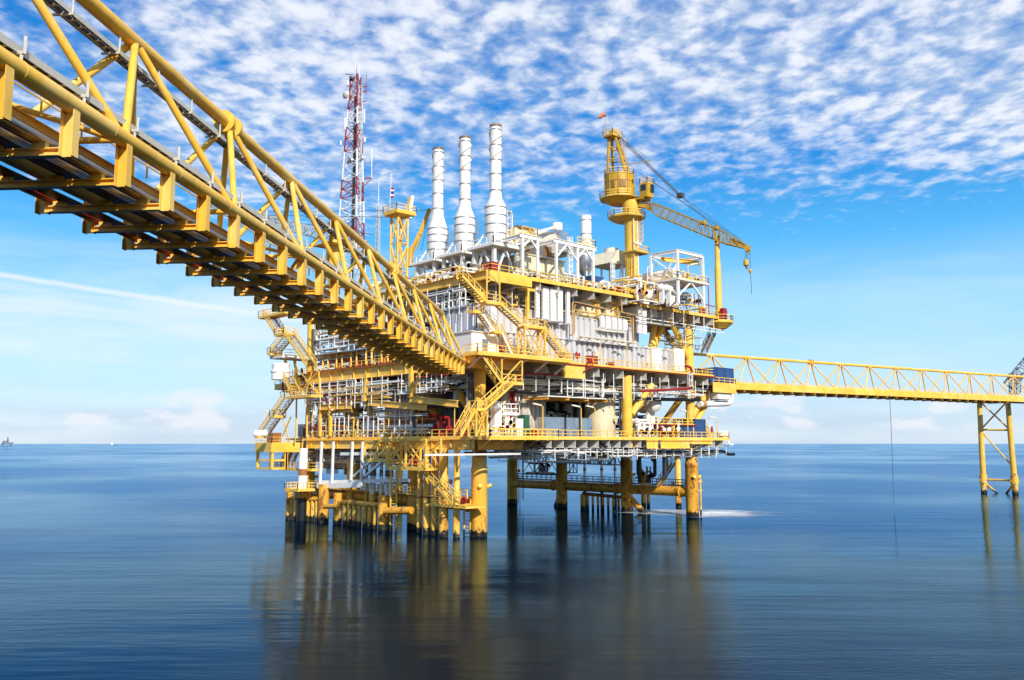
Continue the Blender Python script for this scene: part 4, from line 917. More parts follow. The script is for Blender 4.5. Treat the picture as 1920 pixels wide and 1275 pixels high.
def lamp_post(label, base, h, d, mt=None):
    mt = mt or MYR; t_ = T('lamp_post', label, 'lamp post', base, 'lamp posts along the deck railings'); b = V(*base); d = nrm(V(*d)); up = V(0, 0, h)
    O('post', M().path([b, b + up, b + up + d * .5 + V(0, 0, .12)], .075, 6, .2), mt, t_)
    O('lamp', M().bar(b + up + d * .4 + V(0, 0, .14), b + up + d * 2.0 + V(0, 0, .34), .34, .2), MLAMP, t_)
def corr_box(name, label, cat, x0, y0, x1, y1, z0, z1, mt, pitch=1.0, dep=.2, roof=True):
    t_ = T(name, label, cat, ((x0 + x1) / 2, (y0 + y1) / 2, z0))
    m = M(); m.corr((x0, y0), (x1, y0), z0, z1, dep, pitch); O('front_wall', m, mt, t_)
    m = M(); m.corr((x0, y1), (x0, y0), z0, z1, dep, pitch); O('side_wall', m, mt, t_)
    m = M(); m.corr((x1, y0), (x1, y1), z0, z1, dep, pitch); O('side_wall', m, mt, t_)
    m = M(); m.corr((x1, y1), (x0, y1), z0, z1, dep, pitch); O('back_wall', m, mt, t_)
    m = M(); m.bx(x0 - .3, y0 - .3, z1, x1 + .3, y1 + .3, z1 + .14); O('roof', m, mt, t_)
    for q in ((x0, y0), (x1, y0), (x0, y1)): O('corner_post', M().cb((q[0], q[1], z0), .5, .5, z1 - z0 - .01), mt, t_)
    return t_
def container(label, x0, y0, x1, y1, z0, z1, mt, group=None, name='container'):
    t_ = T(name, label, 'container', ((x0 + x1) / 2, (y0 + y1) / 2, z0), group)
    m = M()
    for a, b in (((x0, y0), (x1, y0)), ((x1, y0), (x1, y1)), ((x1, y1), (x0, y1)), ((x0, y1), (x0, y0))): m.corr(a, b, z0 + .12, z1 - .12, .05, .45)
    O('wall', m, mt, t_); O('roof', M().bx(x0, y0, z1 - .16, x1, y1, z1 - .03), mt, t_)
    for q in ((x0, y0), (x1, y0), (x1, y1), (x0, y1)): O('corner_post', M().cb((*q, z0), .2, .2, z1 - z0), mt, t_)
    m = M()
    for z in (z0 + .08, z1 - .08):
        for a, b in (((x0 + .1, y0), (x1 - .1, y0)), ((x1, y0 + .1), (x1, y1 - .1)), ((x0, y0 + .1), (x0, y1 - .1))): m.bar((*a, z), (*b, z), .16)
    O('frame', m, mt, t_)
def cabinet(name, label, cat, x0, y0, x1, y1, z0, z1, mt, over=.12, doors=2, group=None):
    t_ = T(name, label, cat, ((x0 + x1) / 2, (y0 + y1) / 2, z0), group)
    O('body', M().bx(x0, y0, z0 + .1, x1, y1, z1), mt, t_); O('lid', M().bx(x0 - over, y0 - over, z1, x1 + over, y1 + over, z1 + .12), mt, t_); O('plinth', M().bx(x0 + .1, y0 + .1, z0, x1 - .1, y1 - .1, z0 + .1), MDK, t_)
    for k in range(doors):
        a = x0 + (x1 - x0) * (k + .07) / doors; b = x0 + (x1 - x0) * (k + .93) / doors
        dr = O('door', M().bx(a, y0 - .05, z0 + .25, b, y0 - .003, z1 - .15), mt, t_); O('handle', M().bx(b - .2, y0 - .1, (z0 + z1) / 2 - .15, b - .13, y0 - .052, (z0 + z1) / 2 + .15), MDK, dr)
    return t_
def stairs(label, p, q, w, mt=None, name='stair_flight', group='open steel stair flights', smt=None):
    """flight from the top p to the bottom q, w = sideways vector"""
    mt = mt or MY; p, q, w = V(*p), V(*q), V(*w); t_ = T(name, label, 'stairs', tuple(q), group)
    for o in (V(0, 0, 0), w): O('stringer', M().bar(p + o, q + o, .12, .34), smt or mt, t_)
    n = max(4, int(abs(p[2] - q[2]) / .25)); m = M(); h = nrm(V(q[0] - p[0], q[1] - p[1], 0)) * .14
    for i in range(1, n): c = p + (q - p) * i / n; m.add([c - h + w * .05, c + h + w * .05, c + h + w * .95, c - h + w * .95, c - h + w * .05 + V(0, 0, .06), c + h + w * .05 + V(0, 0, .06), c + h + w * .95 + V(0, 0, .06), c - h + w * .95 + V(0, 0, .06)], [(0, 1, 2, 3), (7, 6, 5, 4), (0, 4, 5, 1), (1, 5, 6, 2), (2, 6, 7, 3), (3, 7, 4, 0)])
    O('treads', m, MGT if mt is MY else mt, t_)
    for o in (V(0, 0, 0), w):
        m = M(); m.rail([p + o, q + o], h=1.15, sp=1.3, r=.045, toe=False); O('handrail', m, MYR if mt is MY else mt, t_)
    return t_
def landing(label, x0, y0, x1, y1, z, sides='fl', mt=None, group=None, name='stair_landing', zleg=None):
    mt = mt or MY; t_ = T(name, label, 'landing', ((x0 + x1) / 2, (y0 + y1) / 2, z), group)
    O('floor', M().bx(x0, y0, z - .28, x1, y1, z), mt, t_); m = M(); pts = {'f': [(x0, y0, z), (x1, y0, z)], 'l': [(x0, y1, z), (x0, y0, z)], 'r': [(x1, y0, z), (x1, y1, z)], 'b': [(x1, y1, z), (x0, y1, z)]}
    for s in sides: m.rail(pts[s], r=.045, sp=1.2)
    O('railing', m, MYR, t_)
    if zleg is not None:
        cs = [(x0, y0), (x1, y0), (x1, y1), (x0, y1)]
        for a in cs: O('leg', M().bar((*a, zleg), (*a, z - .28), .22), mt, t_)
        m = M(); nb = max(1, int(round((z - zleg) / 3)))
        for a, b in zip(cs, cs[1:] + cs[:1]):
            for i in range(nb): za, zb_ = zleg + (z - zleg) * i / nb, zleg + (z - zleg) * (i + 1) / nb; m.xbr((*a, za), (b[0] - a[0], b[1] - a[1], 0), (0, 0, zb_ - za), .12); m.bar((*a, zb_ - .2), (*b, zb_ - .2), .12)
        O('bracing', m, mt, t_)
    return t_
RNG = random.Random(11)
def tangle(label, x0, x1, y0, y1, z0, z1, n, mts, ax=0, rr=(.06, .16), hang=None, loops=True, name='pipe_rack'):
    """a bundle of pipes that mostly run along one axis, with hangers and U-bends"""
    t_ = T(name, label, 'pipes', ((x0 + x1) / 2, (y0 + y1) / 2, z0)); g = RNG
    def pt(u, v, z): return (u, v, z) if ax == 0 else (v, u, z)
    u0, u1, v0, v1 = (x0, x1, y0, y1) if ax == 0 else (y0, y1, x0, x1)
    for i in range(n):
        r = g.uniform(*rr); z = g.uniform(z0, z1); v = g.uniform(v0, v1); a = u0 + (u1 - u0) * g.choice((0, 0, g.uniform(0, .4))); b = u1 - (u1 - u0) * g.choice((0, 0, g.uniform(0, .4)))
        pts = [pt(a, v, z)]
        if loops and g.random() < .55:
            c = g.uniform(a + .2 * (b - a), b - .2 * (b - a)); dz = g.choice((-1, 1)) * g.uniform(.4, 1.1); w = g.uniform(.6, 1.6); pts += [pt(c, v, z), pt(c, v, z + dz)]
            if g.random() < .5: pts += [pt(c + w, v, z + dz), pt(c + w, v, z), pt(b, v, z)]
            else: pts += [pt(b, v, z + dz)]
        elif g.random() < .4: v2 = g.uniform(v0, v1); c = g.uniform(a, b); pts += [pt(c, v, z), pt(c, v2, z), pt(b, v2, z)]
        else: pts += [pt(b, v, z)]
        if g.random() < .35: e = pts[-1]; pts.append((e[0], e[1], e[2] + g.choice((-1, 1)) * g.uniform(.5, 1.6)))
        O('pipe', M().path(pts, r, 7, r * 2.5, 3), g.choice(mts), t_)
    if hang:
        k = max(2, int((u1 - u0) / 2.4))
        for i in range(k):
            m = M(); u = u0 + (u1 - u0) * (i + .5) / k + g.uniform(-.3, .3); zl = z0 - g.uniform(.05, .5)
            va, vb = v0 + g.uniform(0, .3), v0 + (v1 - v0) * g.uniform(.5, 1)
            m.path([pt(u, va, hang), pt(u, va, zl), pt(u, vb, zl), pt(u, vb, hang)], .075, 4); m.bar(pt(u, va, (zl + hang) / 2), pt(u, vb, (zl + hang) / 2), .12)
            O('hanger', m, g.choice((MW, MW, MWB)), t_)
    return t_
def skid(label, x0, x1, y0, y1, z, h, n, mts, name='process_skid', red=0, wheel=True):
    t_ = T(name, label, 'process skid', ((x0 + x1) / 2, (y0 + y1) / 2, z)); g = RNG
    m = M()
    for a, b in (((x0, y0), (x1, y0)), ((x1, y0), (x1, y1)), ((x1, y1), (x0, y1)), ((x0, y1), (x0, y0))): m.bar((*a, z + .12), (*b, z + .12), .2)
    O('base_frame', m, g.choice((MY, MW)), t_)
    for i in range(n):
        x = x0 + (x1 - x0) * (i + g.uniform(.2, .8)) / n; y = g.uniform(y0, y0 + (y1 - y0) * .6); hh = h * g.uniform(.5, 1); r = g.uniform(.09, .2); mt = MRD if i < red else g.choice(mts)
        pts = [(x, y, z + .1), (x, y, z + hh)]
        if g.random() < .7: pts += [(x + g.uniform(-1, 1), y, z + hh), ]
        if g.random() < .5: e = pts[-1]; pts += [(e[0], y1, e[2])]
        O('riser_pipe', M().path(pts, r, 8, r * 2.5, 3), mt, t_)
        v = M(); zz_ = z + hh * g.uniform(.35, .65); v.lathe((x, y, zz_), [(r, -.45), (r * 1.9, -.43), (r * 1.9, -.33), (r * 1.3, -.3), (r * 1.7, 0), (r * 1.3, .3), (r * 1.9, .33), (r * 1.9, .43), (r, .45)], 12); vo = O('valve', v, mt, t_)
        if wheel: O('handwheel', M().lathe((x, y - r * 2.9, zz_), [(.28, -.03), (.34, -.03), (.34, .03), (.28, .03), (.28, -.03)], 14, (0, 1, 0)), g.choice((MRD, MY, MDK)), vo)
    for k in range(max(2, n // 3)):
        zz_ = z + h * g.uniform(.25, .95); y = g.uniform(y0, y1); O('header_pipe', M().path([(x0 - .2, y, zz_), (x1 + .2, y, zz_)], g.uniform(.1, .22), 8), g.choice(mts), t_)
    return t_
def pump(label, c, z, s, mt, d=(1, 0, 0)):
    t_ = T('pump', label, 'pump', (c[0], c[1], z)); d = V(*d); c = V(c[0], c[1], z); n = V(-d[1], d[0], 0)
    O('base_frame', M().bar(c - d * s * 1.2 + V(0, 0, .12 * s), c + d * s * 1.2 + V(0, 0, .12 * s), .8 * s, .24 * s), MDK, t_)
    O('motor', M().lathe(c - d * s * 1.0 + V(0, 0, .62 * s), [(.2 * s, -.08), (.4 * s, 0), (.4 * s, .95 * s), (.3 * s, 1.05 * s), (.12 * s, 1.1 * s), (.12 * s, 1.35 * s)], 14, tuple(d)), mt, t_)
    O('casing', M().lathe(c + d * s * .45 + V(0, 0, .62 * s), [(.15 * s, -.1), (.5 * s, 0), (.55 * s, .15 * s), (.5 * s, .35 * s), (.2 * s, .5 * s)], 16, tuple(d)), mt, t_)
    O('outlet', M().path([c + d * s * .6 + V(0, 0, .9 * s), c + d * s * .6 + V(0, 0, 1.9 * s), c + d * s * .6 + n * s + V(0, 0, 1.9 * s)], .16 * s, 10, .3), mt, t_)
    return t_
def box_px(y, a, b, top, bot): # pixel box on a plane of constant y
    p = at(a, bot, y=y); q = at(b, bot, y=y); return p[0], q[0], p[2], at(a, top, y=y)[2]
# ------------------------------------------------------------------ main deck front
def main_front():
    x0 = at(893, 640, y=-.6)[0]; x1 = at(1252, 660, y=-.6)[0]; zt = 33.0; zl = 29.3
    b = T('switchgear_building', 'long two-tier white ribbed steel building along the front of the main deck', 'building', ((x0 + x1) / 2, 4, ZM))
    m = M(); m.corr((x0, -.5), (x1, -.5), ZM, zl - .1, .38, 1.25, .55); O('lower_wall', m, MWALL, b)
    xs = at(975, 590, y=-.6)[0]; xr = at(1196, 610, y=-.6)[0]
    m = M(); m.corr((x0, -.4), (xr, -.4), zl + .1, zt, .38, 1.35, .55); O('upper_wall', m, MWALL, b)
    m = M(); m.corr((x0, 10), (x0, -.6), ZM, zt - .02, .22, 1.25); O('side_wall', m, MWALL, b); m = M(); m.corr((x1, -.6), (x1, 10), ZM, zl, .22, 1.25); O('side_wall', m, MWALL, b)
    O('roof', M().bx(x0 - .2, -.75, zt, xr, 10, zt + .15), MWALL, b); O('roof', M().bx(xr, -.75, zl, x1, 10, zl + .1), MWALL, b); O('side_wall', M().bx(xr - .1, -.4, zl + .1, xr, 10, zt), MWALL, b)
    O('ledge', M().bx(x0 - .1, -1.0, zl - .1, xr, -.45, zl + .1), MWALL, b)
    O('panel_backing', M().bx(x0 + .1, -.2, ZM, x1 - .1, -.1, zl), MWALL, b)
    for i, (a, c, mt) in enumerate(((1112, 1124, MBEI), (1206, 1214, MBEI))):
        xa, xb, z0, z1 = box_px(-.9, a, c, 643 + i * 11, 672 + i * 9); d = O('door', M().bx(xa, -.98, ZM + .1, xb, -.83, ZM + 2.5), mt, b); O('handle', M().bx(xb - .25, -1.06, ZM + 1.1, xb - .12, -.985, ZM + 1.3), MDK, d)
    # plain end rooms to the right
    xa, xb, _, _ = box_px(-1.5, 1222, 1241, 650, 686); cabinet('equipment_room', 'plain white cabin beside the brown door at the right end of the ribbed building', 'cabin', xa, -1.5, xb, 4, ZM, ZM + 4.0, MW, .1, 3)
    xa, xb, _, _ = box_px(-1.8, 1264, 1284, 655, 690); cabinet('equipment_room', 'smooth white cabin at the far right corner of the main deck, past a dark recess', 'cabin', xa, -1.8, xb, 4, ZM, ZM + 4.3, MW, .08, 2)
    xa, xb, _, _ = box_px(0, 1246, 1264, 655, 690); m = M(); m.bx(xa, .3, ZM, xb, 4, ZM + 4.2); S('louvred_room', 'brown-shuttered recess between two white cabins on the main deck', 'cabin', m, MBEI)
    # white covered ducts hanging on the building front
    lab5 = ['narrow leftmost one', 'second from the left', 'middle one', 'fourth from the left', 'slim rightmost one, set apart']
    for (a, c, top, bot), l in zip(((1006, 1012, 529, 595), (1019, 1029, 533, 598), (1033, 1043, 536, 601), (1047, 1055.5, 536, 602), (1063.5, 1069, 535, 606)), lab5):
        xa, xb, z0, z1 = box_px(-2.2, a, c, top, bot); t_ = T('cable_duct', 'tall white covered cable duct over the ribbed wall, %s of five' % l, 'cable duct', ((xa + xb) / 2, -2, z0), 'tall white cable ducts')
        m = M(); prof = [(-2.2, z0), (-2.2, z1 - .7), (-2.05, z1 - .3), (-1.75, z1 - .05), (-1.3, z1), (.8, z1), (.8, z1 - .45), (-1.3, z1 - .45), (-1.65, z1 - .8), (-1.8, z1 - 1.1), (-1.8, z0)]
        n = len(prof); m.add([(xa, y, z) for y, z in prof] + [(xb, y, z) for y, z in prof], [(i, (i + 1) % n, n + (i + 1) % n, n + i) for i in range(n)] + [tuple(range(n - 1, -1, -1)), tuple(range(n, 2 * n))])
        for k in range(9): z = z0 + (z1 - .8 - z0) * k / 8; m.bx(xa - .05, -2.26, z, xb + .05, -2.205, z + .07)
        m.bx(xa - .1, -2.1, z0 - .12, xb + .1, -.5, z0 - .01); O('cover', m, MWB, t_)
    lab5 = ['leftmost', 'second from the left', 'centre', 'fourth from the left', 'rightmost']
    for (a, c, top, bot), l in zip(((1128, 1134, 590, 617), (1137.5, 1145.5, 591, 619), (1149, 1157, 593, 620), (1160.5, 1166, 594, 621), (1169.5, 1177, 596, 622)), lab5):
        xa, xb, z0, z1 = box_px(-1.9, a, c, top, bot); t_ = T('cable_duct', 'short white rounded cable duct on the ribbed wall, %s of five' % l, 'cable duct', ((xa + xb) / 2, -1.9, z0), 'short white cable ducts')
        prof = [(-1.9, z0 + .5), (-1.9, z1 - .6), (-1.75, z1 - .15), (-1.4, z1), (-.55, z1), (-.55, z1 - .4), (-1.35, z1 - .45), (-1.5, z1 - .75), (-1.5, z0 + .6), (-1.3, z0 + .3), (-.55, z0 + .3), (-.55, z0), (-1.5, z0), (-1.8, z0 + .2)]
        n = len(prof); m = M(); m.add([(xa, y, z) for y, z in prof] + [(xb, y, z) for y, z in prof], [(i, (i + 1) % n, n + (i + 1) % n, n + i) for i in range(n)] + [tuple(range(n - 1, -1, -1)), tuple(range(n, 2 * n))]); O('cover', m, MWB, t_)
        m = M(); m.bx(xa - .1, -1.7, z0 - .14, xb + .1, -.5, z0 - .02); O('joint_strip', m, MW, t_)
    for (a, c, top, bot), l in zip(((1197.5, 1204, 566, 624), (1206, 1213, 568, 626)), ('left', 'right')):
        xa, xb, z0, z1 = box_px(-2.4, a, c, top, bot); t_ = T('cable_duct', 'tall white cable duct below the side deck, %s one of the pair' % l, 'cable duct', ((xa + xb) / 2, -2.4, z0)); O('cover', M().bx(xa, -2.4, z0, xb, -2.0, z1), MWB, t_)
        m = M()
        for k in range(9): z = z0 + (z1 - z0) * k / 8; m.bx(xa - .05, -2.46, z - .03, xb + .05, -2.405, z + .03)
        O('joint_strip', m, MW, t_)
    # beige cabinets on the roof
    for (a, c, top, bot), l in zip(((1089, 1130, 552, 590), (1133, 1165, 558, 594)), ('left and larger', 'right and smaller')):
        xa, xb, z0, z1 = box_px(-.2, a, c, top, bot); cabinet('roof_cabinet', 'cream steel cabinet with an overhanging lid on the ribbed building, %s of two' % l, 'cabinet', xa + .4, -.2, xb - .4, 3.4, 33.15, z1, MCR, .35, 2)
        m = M(); m.bar((xb - 1.8, -.75, 33.2), (xb - 1.8, -.75, z1 - .6), .35); m.bar((xb - 3.2, -.75, z1 - .8), (xb - .4, -.75, z1 - .8), .3); m.bar((xb - 3.0, -.75, z1 - 2), (xb - 1.8, -.75, z1 - 1.0), .2); S('davit', 'yellow steel davit standing in front of the %s cream roof cabinet' % l.split()[0], 'davit', m, MY)
    m = M(); m.rail([(at(1075, 592, y=-.5)[0], -.5, 33.15), (xr, -.5, 33.15)], r=.05); S('roof_railing', 'yellow railing along the roof edge in front of the cream cabinets', 'railing', m, MYR)
    # ochre pipes
    for l, pts, y, r in (('tall ochre pipe down the ribbed wall beside the slim rightmost duct', [(1130, 577), (1073.5, 566), (1073.5, 628), (1069, 628)], -2.6, .12), ('second ochre pipe running down close beside the tall one on the wall', [(1130, 580), (1077, 570), (1077, 625), (1071, 629)], -2.5, .11),
                       ('ochre pipe dropping past the short white ducts to the tray', [(1165, 562), (1166, 586), (1187, 590), (1187.5, 641)], -2.4, .14), ('ochre pipe along the front of the cream cabinets', [(1078, 566), (1163, 585), (1195, 592)], -2.9, .1)):
        m = M(); m.path([at(a, b_, y=y) for a, b_ in pts], r, 8, .5); S('pipe', l, 'pipe', m, MOR)
    m = M(); p, q = at(1087, 628, y=-2.2), at(1194, 641, y=-2.2); m.bar((p[0], -2.2, 29.75), (q[0], -2.2, 29.75), .6, .14)
    for k in range(7): x = p[0] + (q[0] - p[0]) * (k + .3) / 7; m.bar((x, -2.4, 29.6), (x, -.8, 29.6), .1); m.bar((x, -1.9, 29.6), (x, -.9, 28.9), .1)
    S('cable_tray', 'long cream cable tray bracketed along the middle of the ribbed wall', 'cable tray', m, MCR)
    # small things by the rail
    t_ = T('lifebuoy', 'red and white lifebuoy on the main deck railing by the long building', 'lifebuoy', at(1083, 668, y=-2.9)); c = at(1083, 666, y=-2.9)
    O('ring', M().lathe(c, [(.33, -.08), (.55, -.1), (.6, 0), (.55, .1), (.33, .08), (.3, 0)], 18, (0, 1, 0)), MRD, t_); O('stripe', M().bx(c[0] - .1, c[1] - .14, c[2] + .28, c[0] + .1, c[1] - .105, c[2] + .6), MWB, t_)
    for a, b_, l, mt in ((1104, 1121, 'wide red hose cabinet on the main deck against the ribbed wall', MRD), (942, 951, 'red upright cabinet under the stair tower beside the ribbed wall', MRD), (1143, 1151, 'small red hose reel box low on the main deck railing', MRD)):
        xa, xb, _, _ = box_px(-1.7, a, b_, 660, 672); cabinet('fire_cabinet', l, 'fire cabinet', xa, -1.7, xb, -1.05, ZM, ZM + {1104: 1.5, 942: 2.4, 1143: .8}[a], mt, .05, 2)
    for a, l in ((1126, 'yellow lamp post on the main deck beside the wide red hose cabinet'), (1176, 'yellow lamp post on the main deck below the short white ducts'), (1222, 'yellow lamp post on the main deck beside the plain white cabin'), (1264, 'yellow lamp post on the main deck by the brown-shuttered recess')):
        p = at(a, 680, y=-2.8); lamp_post(l, (p[0], -2.8, ZM), 3.6, (-1, .1, 0))
    # white cabin by the corner
    xa, xb, _, _ = box_px(-2.6, 872, 893, 630, 665); t_ = cabinet('white_cabin', 'small white cabin with a grey door at the left corner of the main deck', 'cabin', xa + 1.5, -2.2, xb + 4.5, 3, ZM, ZM + 3.3, MW, .25, 1); d = O('grey_door', M().bx(xa + 3.4, -2.3, ZM + .15, xa + 4.5, -2.26, ZM + 2.4), MGR, t_); O('handle', M().bx(xa + 4.2, -2.36, ZM + 1.2, xa + 4.3, -2.305, ZM + 1.4), MDK, d)
main_front()

# ------------------------------------------------------------------ stair runs on the front
def front_stairs():
    y = -4.6; w = (0, -1.3, 0)
    A = lambda px, py, yy=y: at(px, py, y=yy)
    p, q = A(856, 520), A(900, 567); stairs('yellow stair flight descending from the upper deck corner to the first landing', p, q, w)
    z = q[2]; r = A(926, 567); landing('yellow stair landing with tall corner posts below the upper deck corner', q[0], y - 1.4, r[0], y + .1, z, 'f')
    m = M()
    for x in (q[0] + .1, r[0] - .1): m.bar((x, y - 1.3, z), (x, y - 1.3, ZU - .6), .16)
    m.xbr((q[0] + .1, y - 1.3, z + 2.6), (r[0] - q[0] - .2, 0, 0), (0, 0, ZU - z - 3.4), .12); S('braced_frame', 'yellow braced frame hanging the first stair landing off the upper deck', 'frame', m, MY)
    p2, q2 = (r[0], y, z), A(972, 612); stairs('long yellow stair flight with a white stringer crossing in front of the ribbed wall', p2, q2, w, smt=MY)
    z2 = q2[2]; r2 = A(1009, 612); landing('yellow stair landing on a tall X-braced tower in front of the ribbed wall', q2[0], y - 1.4, r2[0], y + .1, z2, 'fb', zleg=ZM)
    q3 = A(1056, 677); stairs('yellow stair flight from the braced tower down to the main deck', (r2[0], y, z2), (q3[0], y, ZM), w)
    # inner flights
    y2 = -3.0; p, q = at(892, 586, y=y2), at(917, 622, y=y2); stairs('inner stair flight with a pale stringer beside the ribbed wall corner', p, q, (0, -1.1, 0), smt=MW)
    landing('small yellow landing at the head of the inner stair flight', at(876, 586, y=y2)[0], y2 - 1.2, p[0], y2, p[2], 'fl'); r = at(931, 622, y=y2); landing('small yellow landing halfway down the inner stair', q[0], y2 - 1.2, r[0], y2, q[2], 'f')
    q4 = at(952, 655, y=y2); stairs('lower inner stair flight ending by the red upright cabinet', (r[0], y2, q[2]), (q4[0], y2, ZM), (0, -1.1, 0), smt=MW)
    # main deck to cellar deck
    y3 = -4.4; p, q = at(893, 668, y=y3), at(928, 717, y=y3); stairs('yellow stair flight leading down from the main deck corner near the left bridge end', p, q, w)
    r = at(968, 717, y=y3); landing('wide yellow railed landing slung under the main deck corner', q[0], y3 - 1.4, r[0], y3 + .2, q[2], 'fr')
    m = M()
    for x in (q[0] + .1, r[0] - .1): m.bar((x, y3 - 1.3, q[2]), (x, y3 - 1.3, ZM - .3), .18)
    m.bar((q[0], y3 - 1.3, q[2]), (r[0], y3 - 1.3, ZM - .4), .16); S('braced_frame', 'yellow braced frame carrying the wide landing under the main deck', 'frame', m, MY)
    y4 = -5.8; p, s_ = at(953, 718, y=y4), at(898, 768, y=y4); stairs('yellow stair flight doubling back from the wide landing to the lower landing', p, s_, w)
    r = at(880, 768, y=y4); landing('yellow landing on an X-braced frame above the lower deck corner', r[0], y4 - 1.4, s_[0] + .2, y4 + .2, s_[2], 'fl', zleg=ZC)
    q5 = at(852, 818, y=y4); stairs('lowest yellow stair flight ending on the lower deck left of the corner leg', (r[0], y4, s_[2]), (q5[0], y4, ZC), w)
    # outboard deck strip that carries these stairs
    for (a, b_, z, l) in ((-4.5, 8.5, ZC, 'yellow walkway strip with braced edge outside the corner leg at the lower deck'), (at(885, 668, y=-5)[0], at(1065, 680, y=-5)[0], ZM, 'yellow walkway strip outside the main deck edge under the stair tower')):
        t_ = T('walkway', l, 'walkway', (a, -5, z)); O('floor', M().bx(a, -7.4 if z == ZC else -6.2, z - .4, b_, -3.15, z - .005), MY, t_); m = M(); yy = -7.4 if z == ZC else -6.2
        m.rail([(a, -3.2, z), (a, yy, z), (b_, yy, z), (b_, -3.2, z)], r=.05); O('railing', m, MYR, t_)
        if z == ZC:
            m = M()
            for k in range(6): x = a + (b_ - a) * k / 6; m.bar((x, yy, z - .4), (x + 1.6, -3.5, z - 1.7), .14)
            O('strut', m, MY, t_)
        else:
            m = M()
            for k in range(5): x = a + 1 + (b_ - a - 2) * k / 4; m.bar((x, yy + .2, z - .4), (x, -3.2, z - 1.9), .2)
            O('strut', m, MW, t_)
front_stairs()

# ------------------------------------------------------------------ upper deck equipment
def upper():
    def bx3(name, label, cat, a, b, top, bot, y0, dep, mt, z0=None): xa, xb, zb, zt = box_px(y0, a, b, top, bot); m = M(); m.bx(xa, y0, z0 if z0 is not None else zb, xb, y0 + dep, zt); return S(name, label, cat, m, mt)
    xa, xb, _, zt = box_px(1.5, 981, 1058, 478, 520)
    t_ = T('turbine_enclosure', 'long cream turbine enclosure with panel doors behind the white frame on the upper deck', 'enclosure', ((xa + xb) / 2, 5, ZU)); zt = zv((xa, 1.5), 476)
    O('housing', M().bx(xa, 1.5, ZU, xb, 9, zt), MCR, t_)
    n = 6
    for k in range(n): a = xa + (xb - xa) * (k + .06) / n; c = xa + (xb - xa) * (k + .94) / n; d = O('door', M().bx(a, 1.42, ZU + .3, c, 1.495, zt - .4), MCR, t_); O('handle', M().bx(c - .3, 1.36, ZU + 2, c - .2, 1.415, ZU + 2.5), MDK, d)
    O('roof_edge', M().bx(xa - .15, 1.3, zt, xb + .15, 9.1, zt + .15), MCR, t_)
    # white portal frames at the deck edge
    fy = -2.3; ztop = zv((at(979, 500, y=fy)[0], fy), 445)
    def portal(pxs, label, zt, deep):
        xs = [at(p, 510, y=fy)[0] for p in pxs]; t_ = T('portal_frame', label, 'steel frame', ((xs[0] + xs[-1]) / 2, 0, ZU))
        for x in xs:
            O('post', M().bar((x, fy, ZU), (x, fy, zt), .36), MWB, t_); O('post', M().bar((x, deep, ZU), (x, deep, zt), .36), MWB, t_)
        m = M()
        for y in (fy, deep): m.ib((xs[0] - .5, y, zt + .3), (xs[-1] + .8, y, zt + .3), .65, .4)
        for x in xs: m.ib((x, fy, zt + .28), (x, deep, zt + .28), .55, .35)
        O('top_beam', m, MWB, t_)
        m = M()
        for a, b in zip(xs[:-1], xs[1:]):
            h = min(2.6, (b - a) * .48); m.bar((a, fy, zt - h), (a + h, fy, zt), .24); m.bar((b, fy, zt - h), (b - h, fy, zt), .24)
        O('knee_brace', m, MWB, t_)
        return xs, zt
    xs1, z1 = portal([979.5, 1008], 'left white two-post portal frame on the upper deck edge beside the stacks', ztop, 8)
    xs2, z2 = portal([1043, 1083, 1112], 'right white three-post portal frame on the upper deck edge under the short stack', zv((at(1043, 500, y=fy)[0], fy), 455), 7)
    m = M(); m.rail([(xs1[0], fy, z1 + .65), (xs1[1], fy, z1 + .65), (xs1[1], 7, z1 + .65)], r=.05); S('roof_railing', 'yellow railing on top of the left white portal frame', 'railing', m, MYR)
    m = M(); x9 = at(1112, 500, y=fy)[0]; x8 = at(1083, 500, y=fy)[0]; m.rail([(x8, fy, z2 + .65), (x9 + .6, fy, z2 + .65), (x9 + .6, 6, z2 + .65)], r=.05); S('roof_railing', 'yellow railing on top of the right white portal frame below the short stack', 'railing', m, MYR)
    m = M(); xl = at(1067, 500, y=fy + .5)[0]; m.cage((xl, fy + .6, ZU), z2 - ZU + 1.5, (0, -1, 0), .045); S('caged_ladder', 'white caged ladder climbing between the posts of the right portal frame', 'ladder', m, MWB)
    # inlet duct: half barrel and panelled hood
    c = at(1020, 452, y=4); t_ = T('air_intake', 'brown barrel-shaped intake duct with a panelled grey hood above the turbine enclosure', 'air duct', (c[0], 4, 44)); zb = zv((c[0], 4), 452)
    m = M(); m.lathe((c[0] - 3, 5, zb), [(.02, 0), (2.0, 0), (2.0, 6.0), (.02, 6.0)], 24, (1, 0, 0)); O('barrel', m, MBEI, t_)
    m = M(); m.lathe((c[0] - 3.05, 5, zb), [(.02, -.12), (2.05, -.12), (2.05, .1)], 24, (1, 0, 0)); m.bx(c[0] - 3.3, 4.8, zb - 1.9, c[0] - 3.18, 5.2, zb + 1.95); O('end_plate', m, MBR, t_)
    xa, xb, _, _ = box_px(3, 1047, 1080, 430, 452); za = zv((xa, 3), 431); m = M(); prof = [(xa, zb - 1.5), (xa, za), (xb - 2.5, za - .3), (xb - .5, za - 2.2), (xb, zb - 1.5)]; n = 5
    m.add([(x, 2.5, z) for x, z in prof] + [(x, 7.5, z) for x, z in prof], [(i, (i + 1) % n, n + (i + 1) % n, n + i) for i in range(n)] + [tuple(range(n)), tuple(range(2 * n - 1, n - 1, -1))]); O('hood', m, MAL, t_)
    m = M(); xa, xb, z0, z1_ = box_px(0, 1021, 1037, 459, 481)
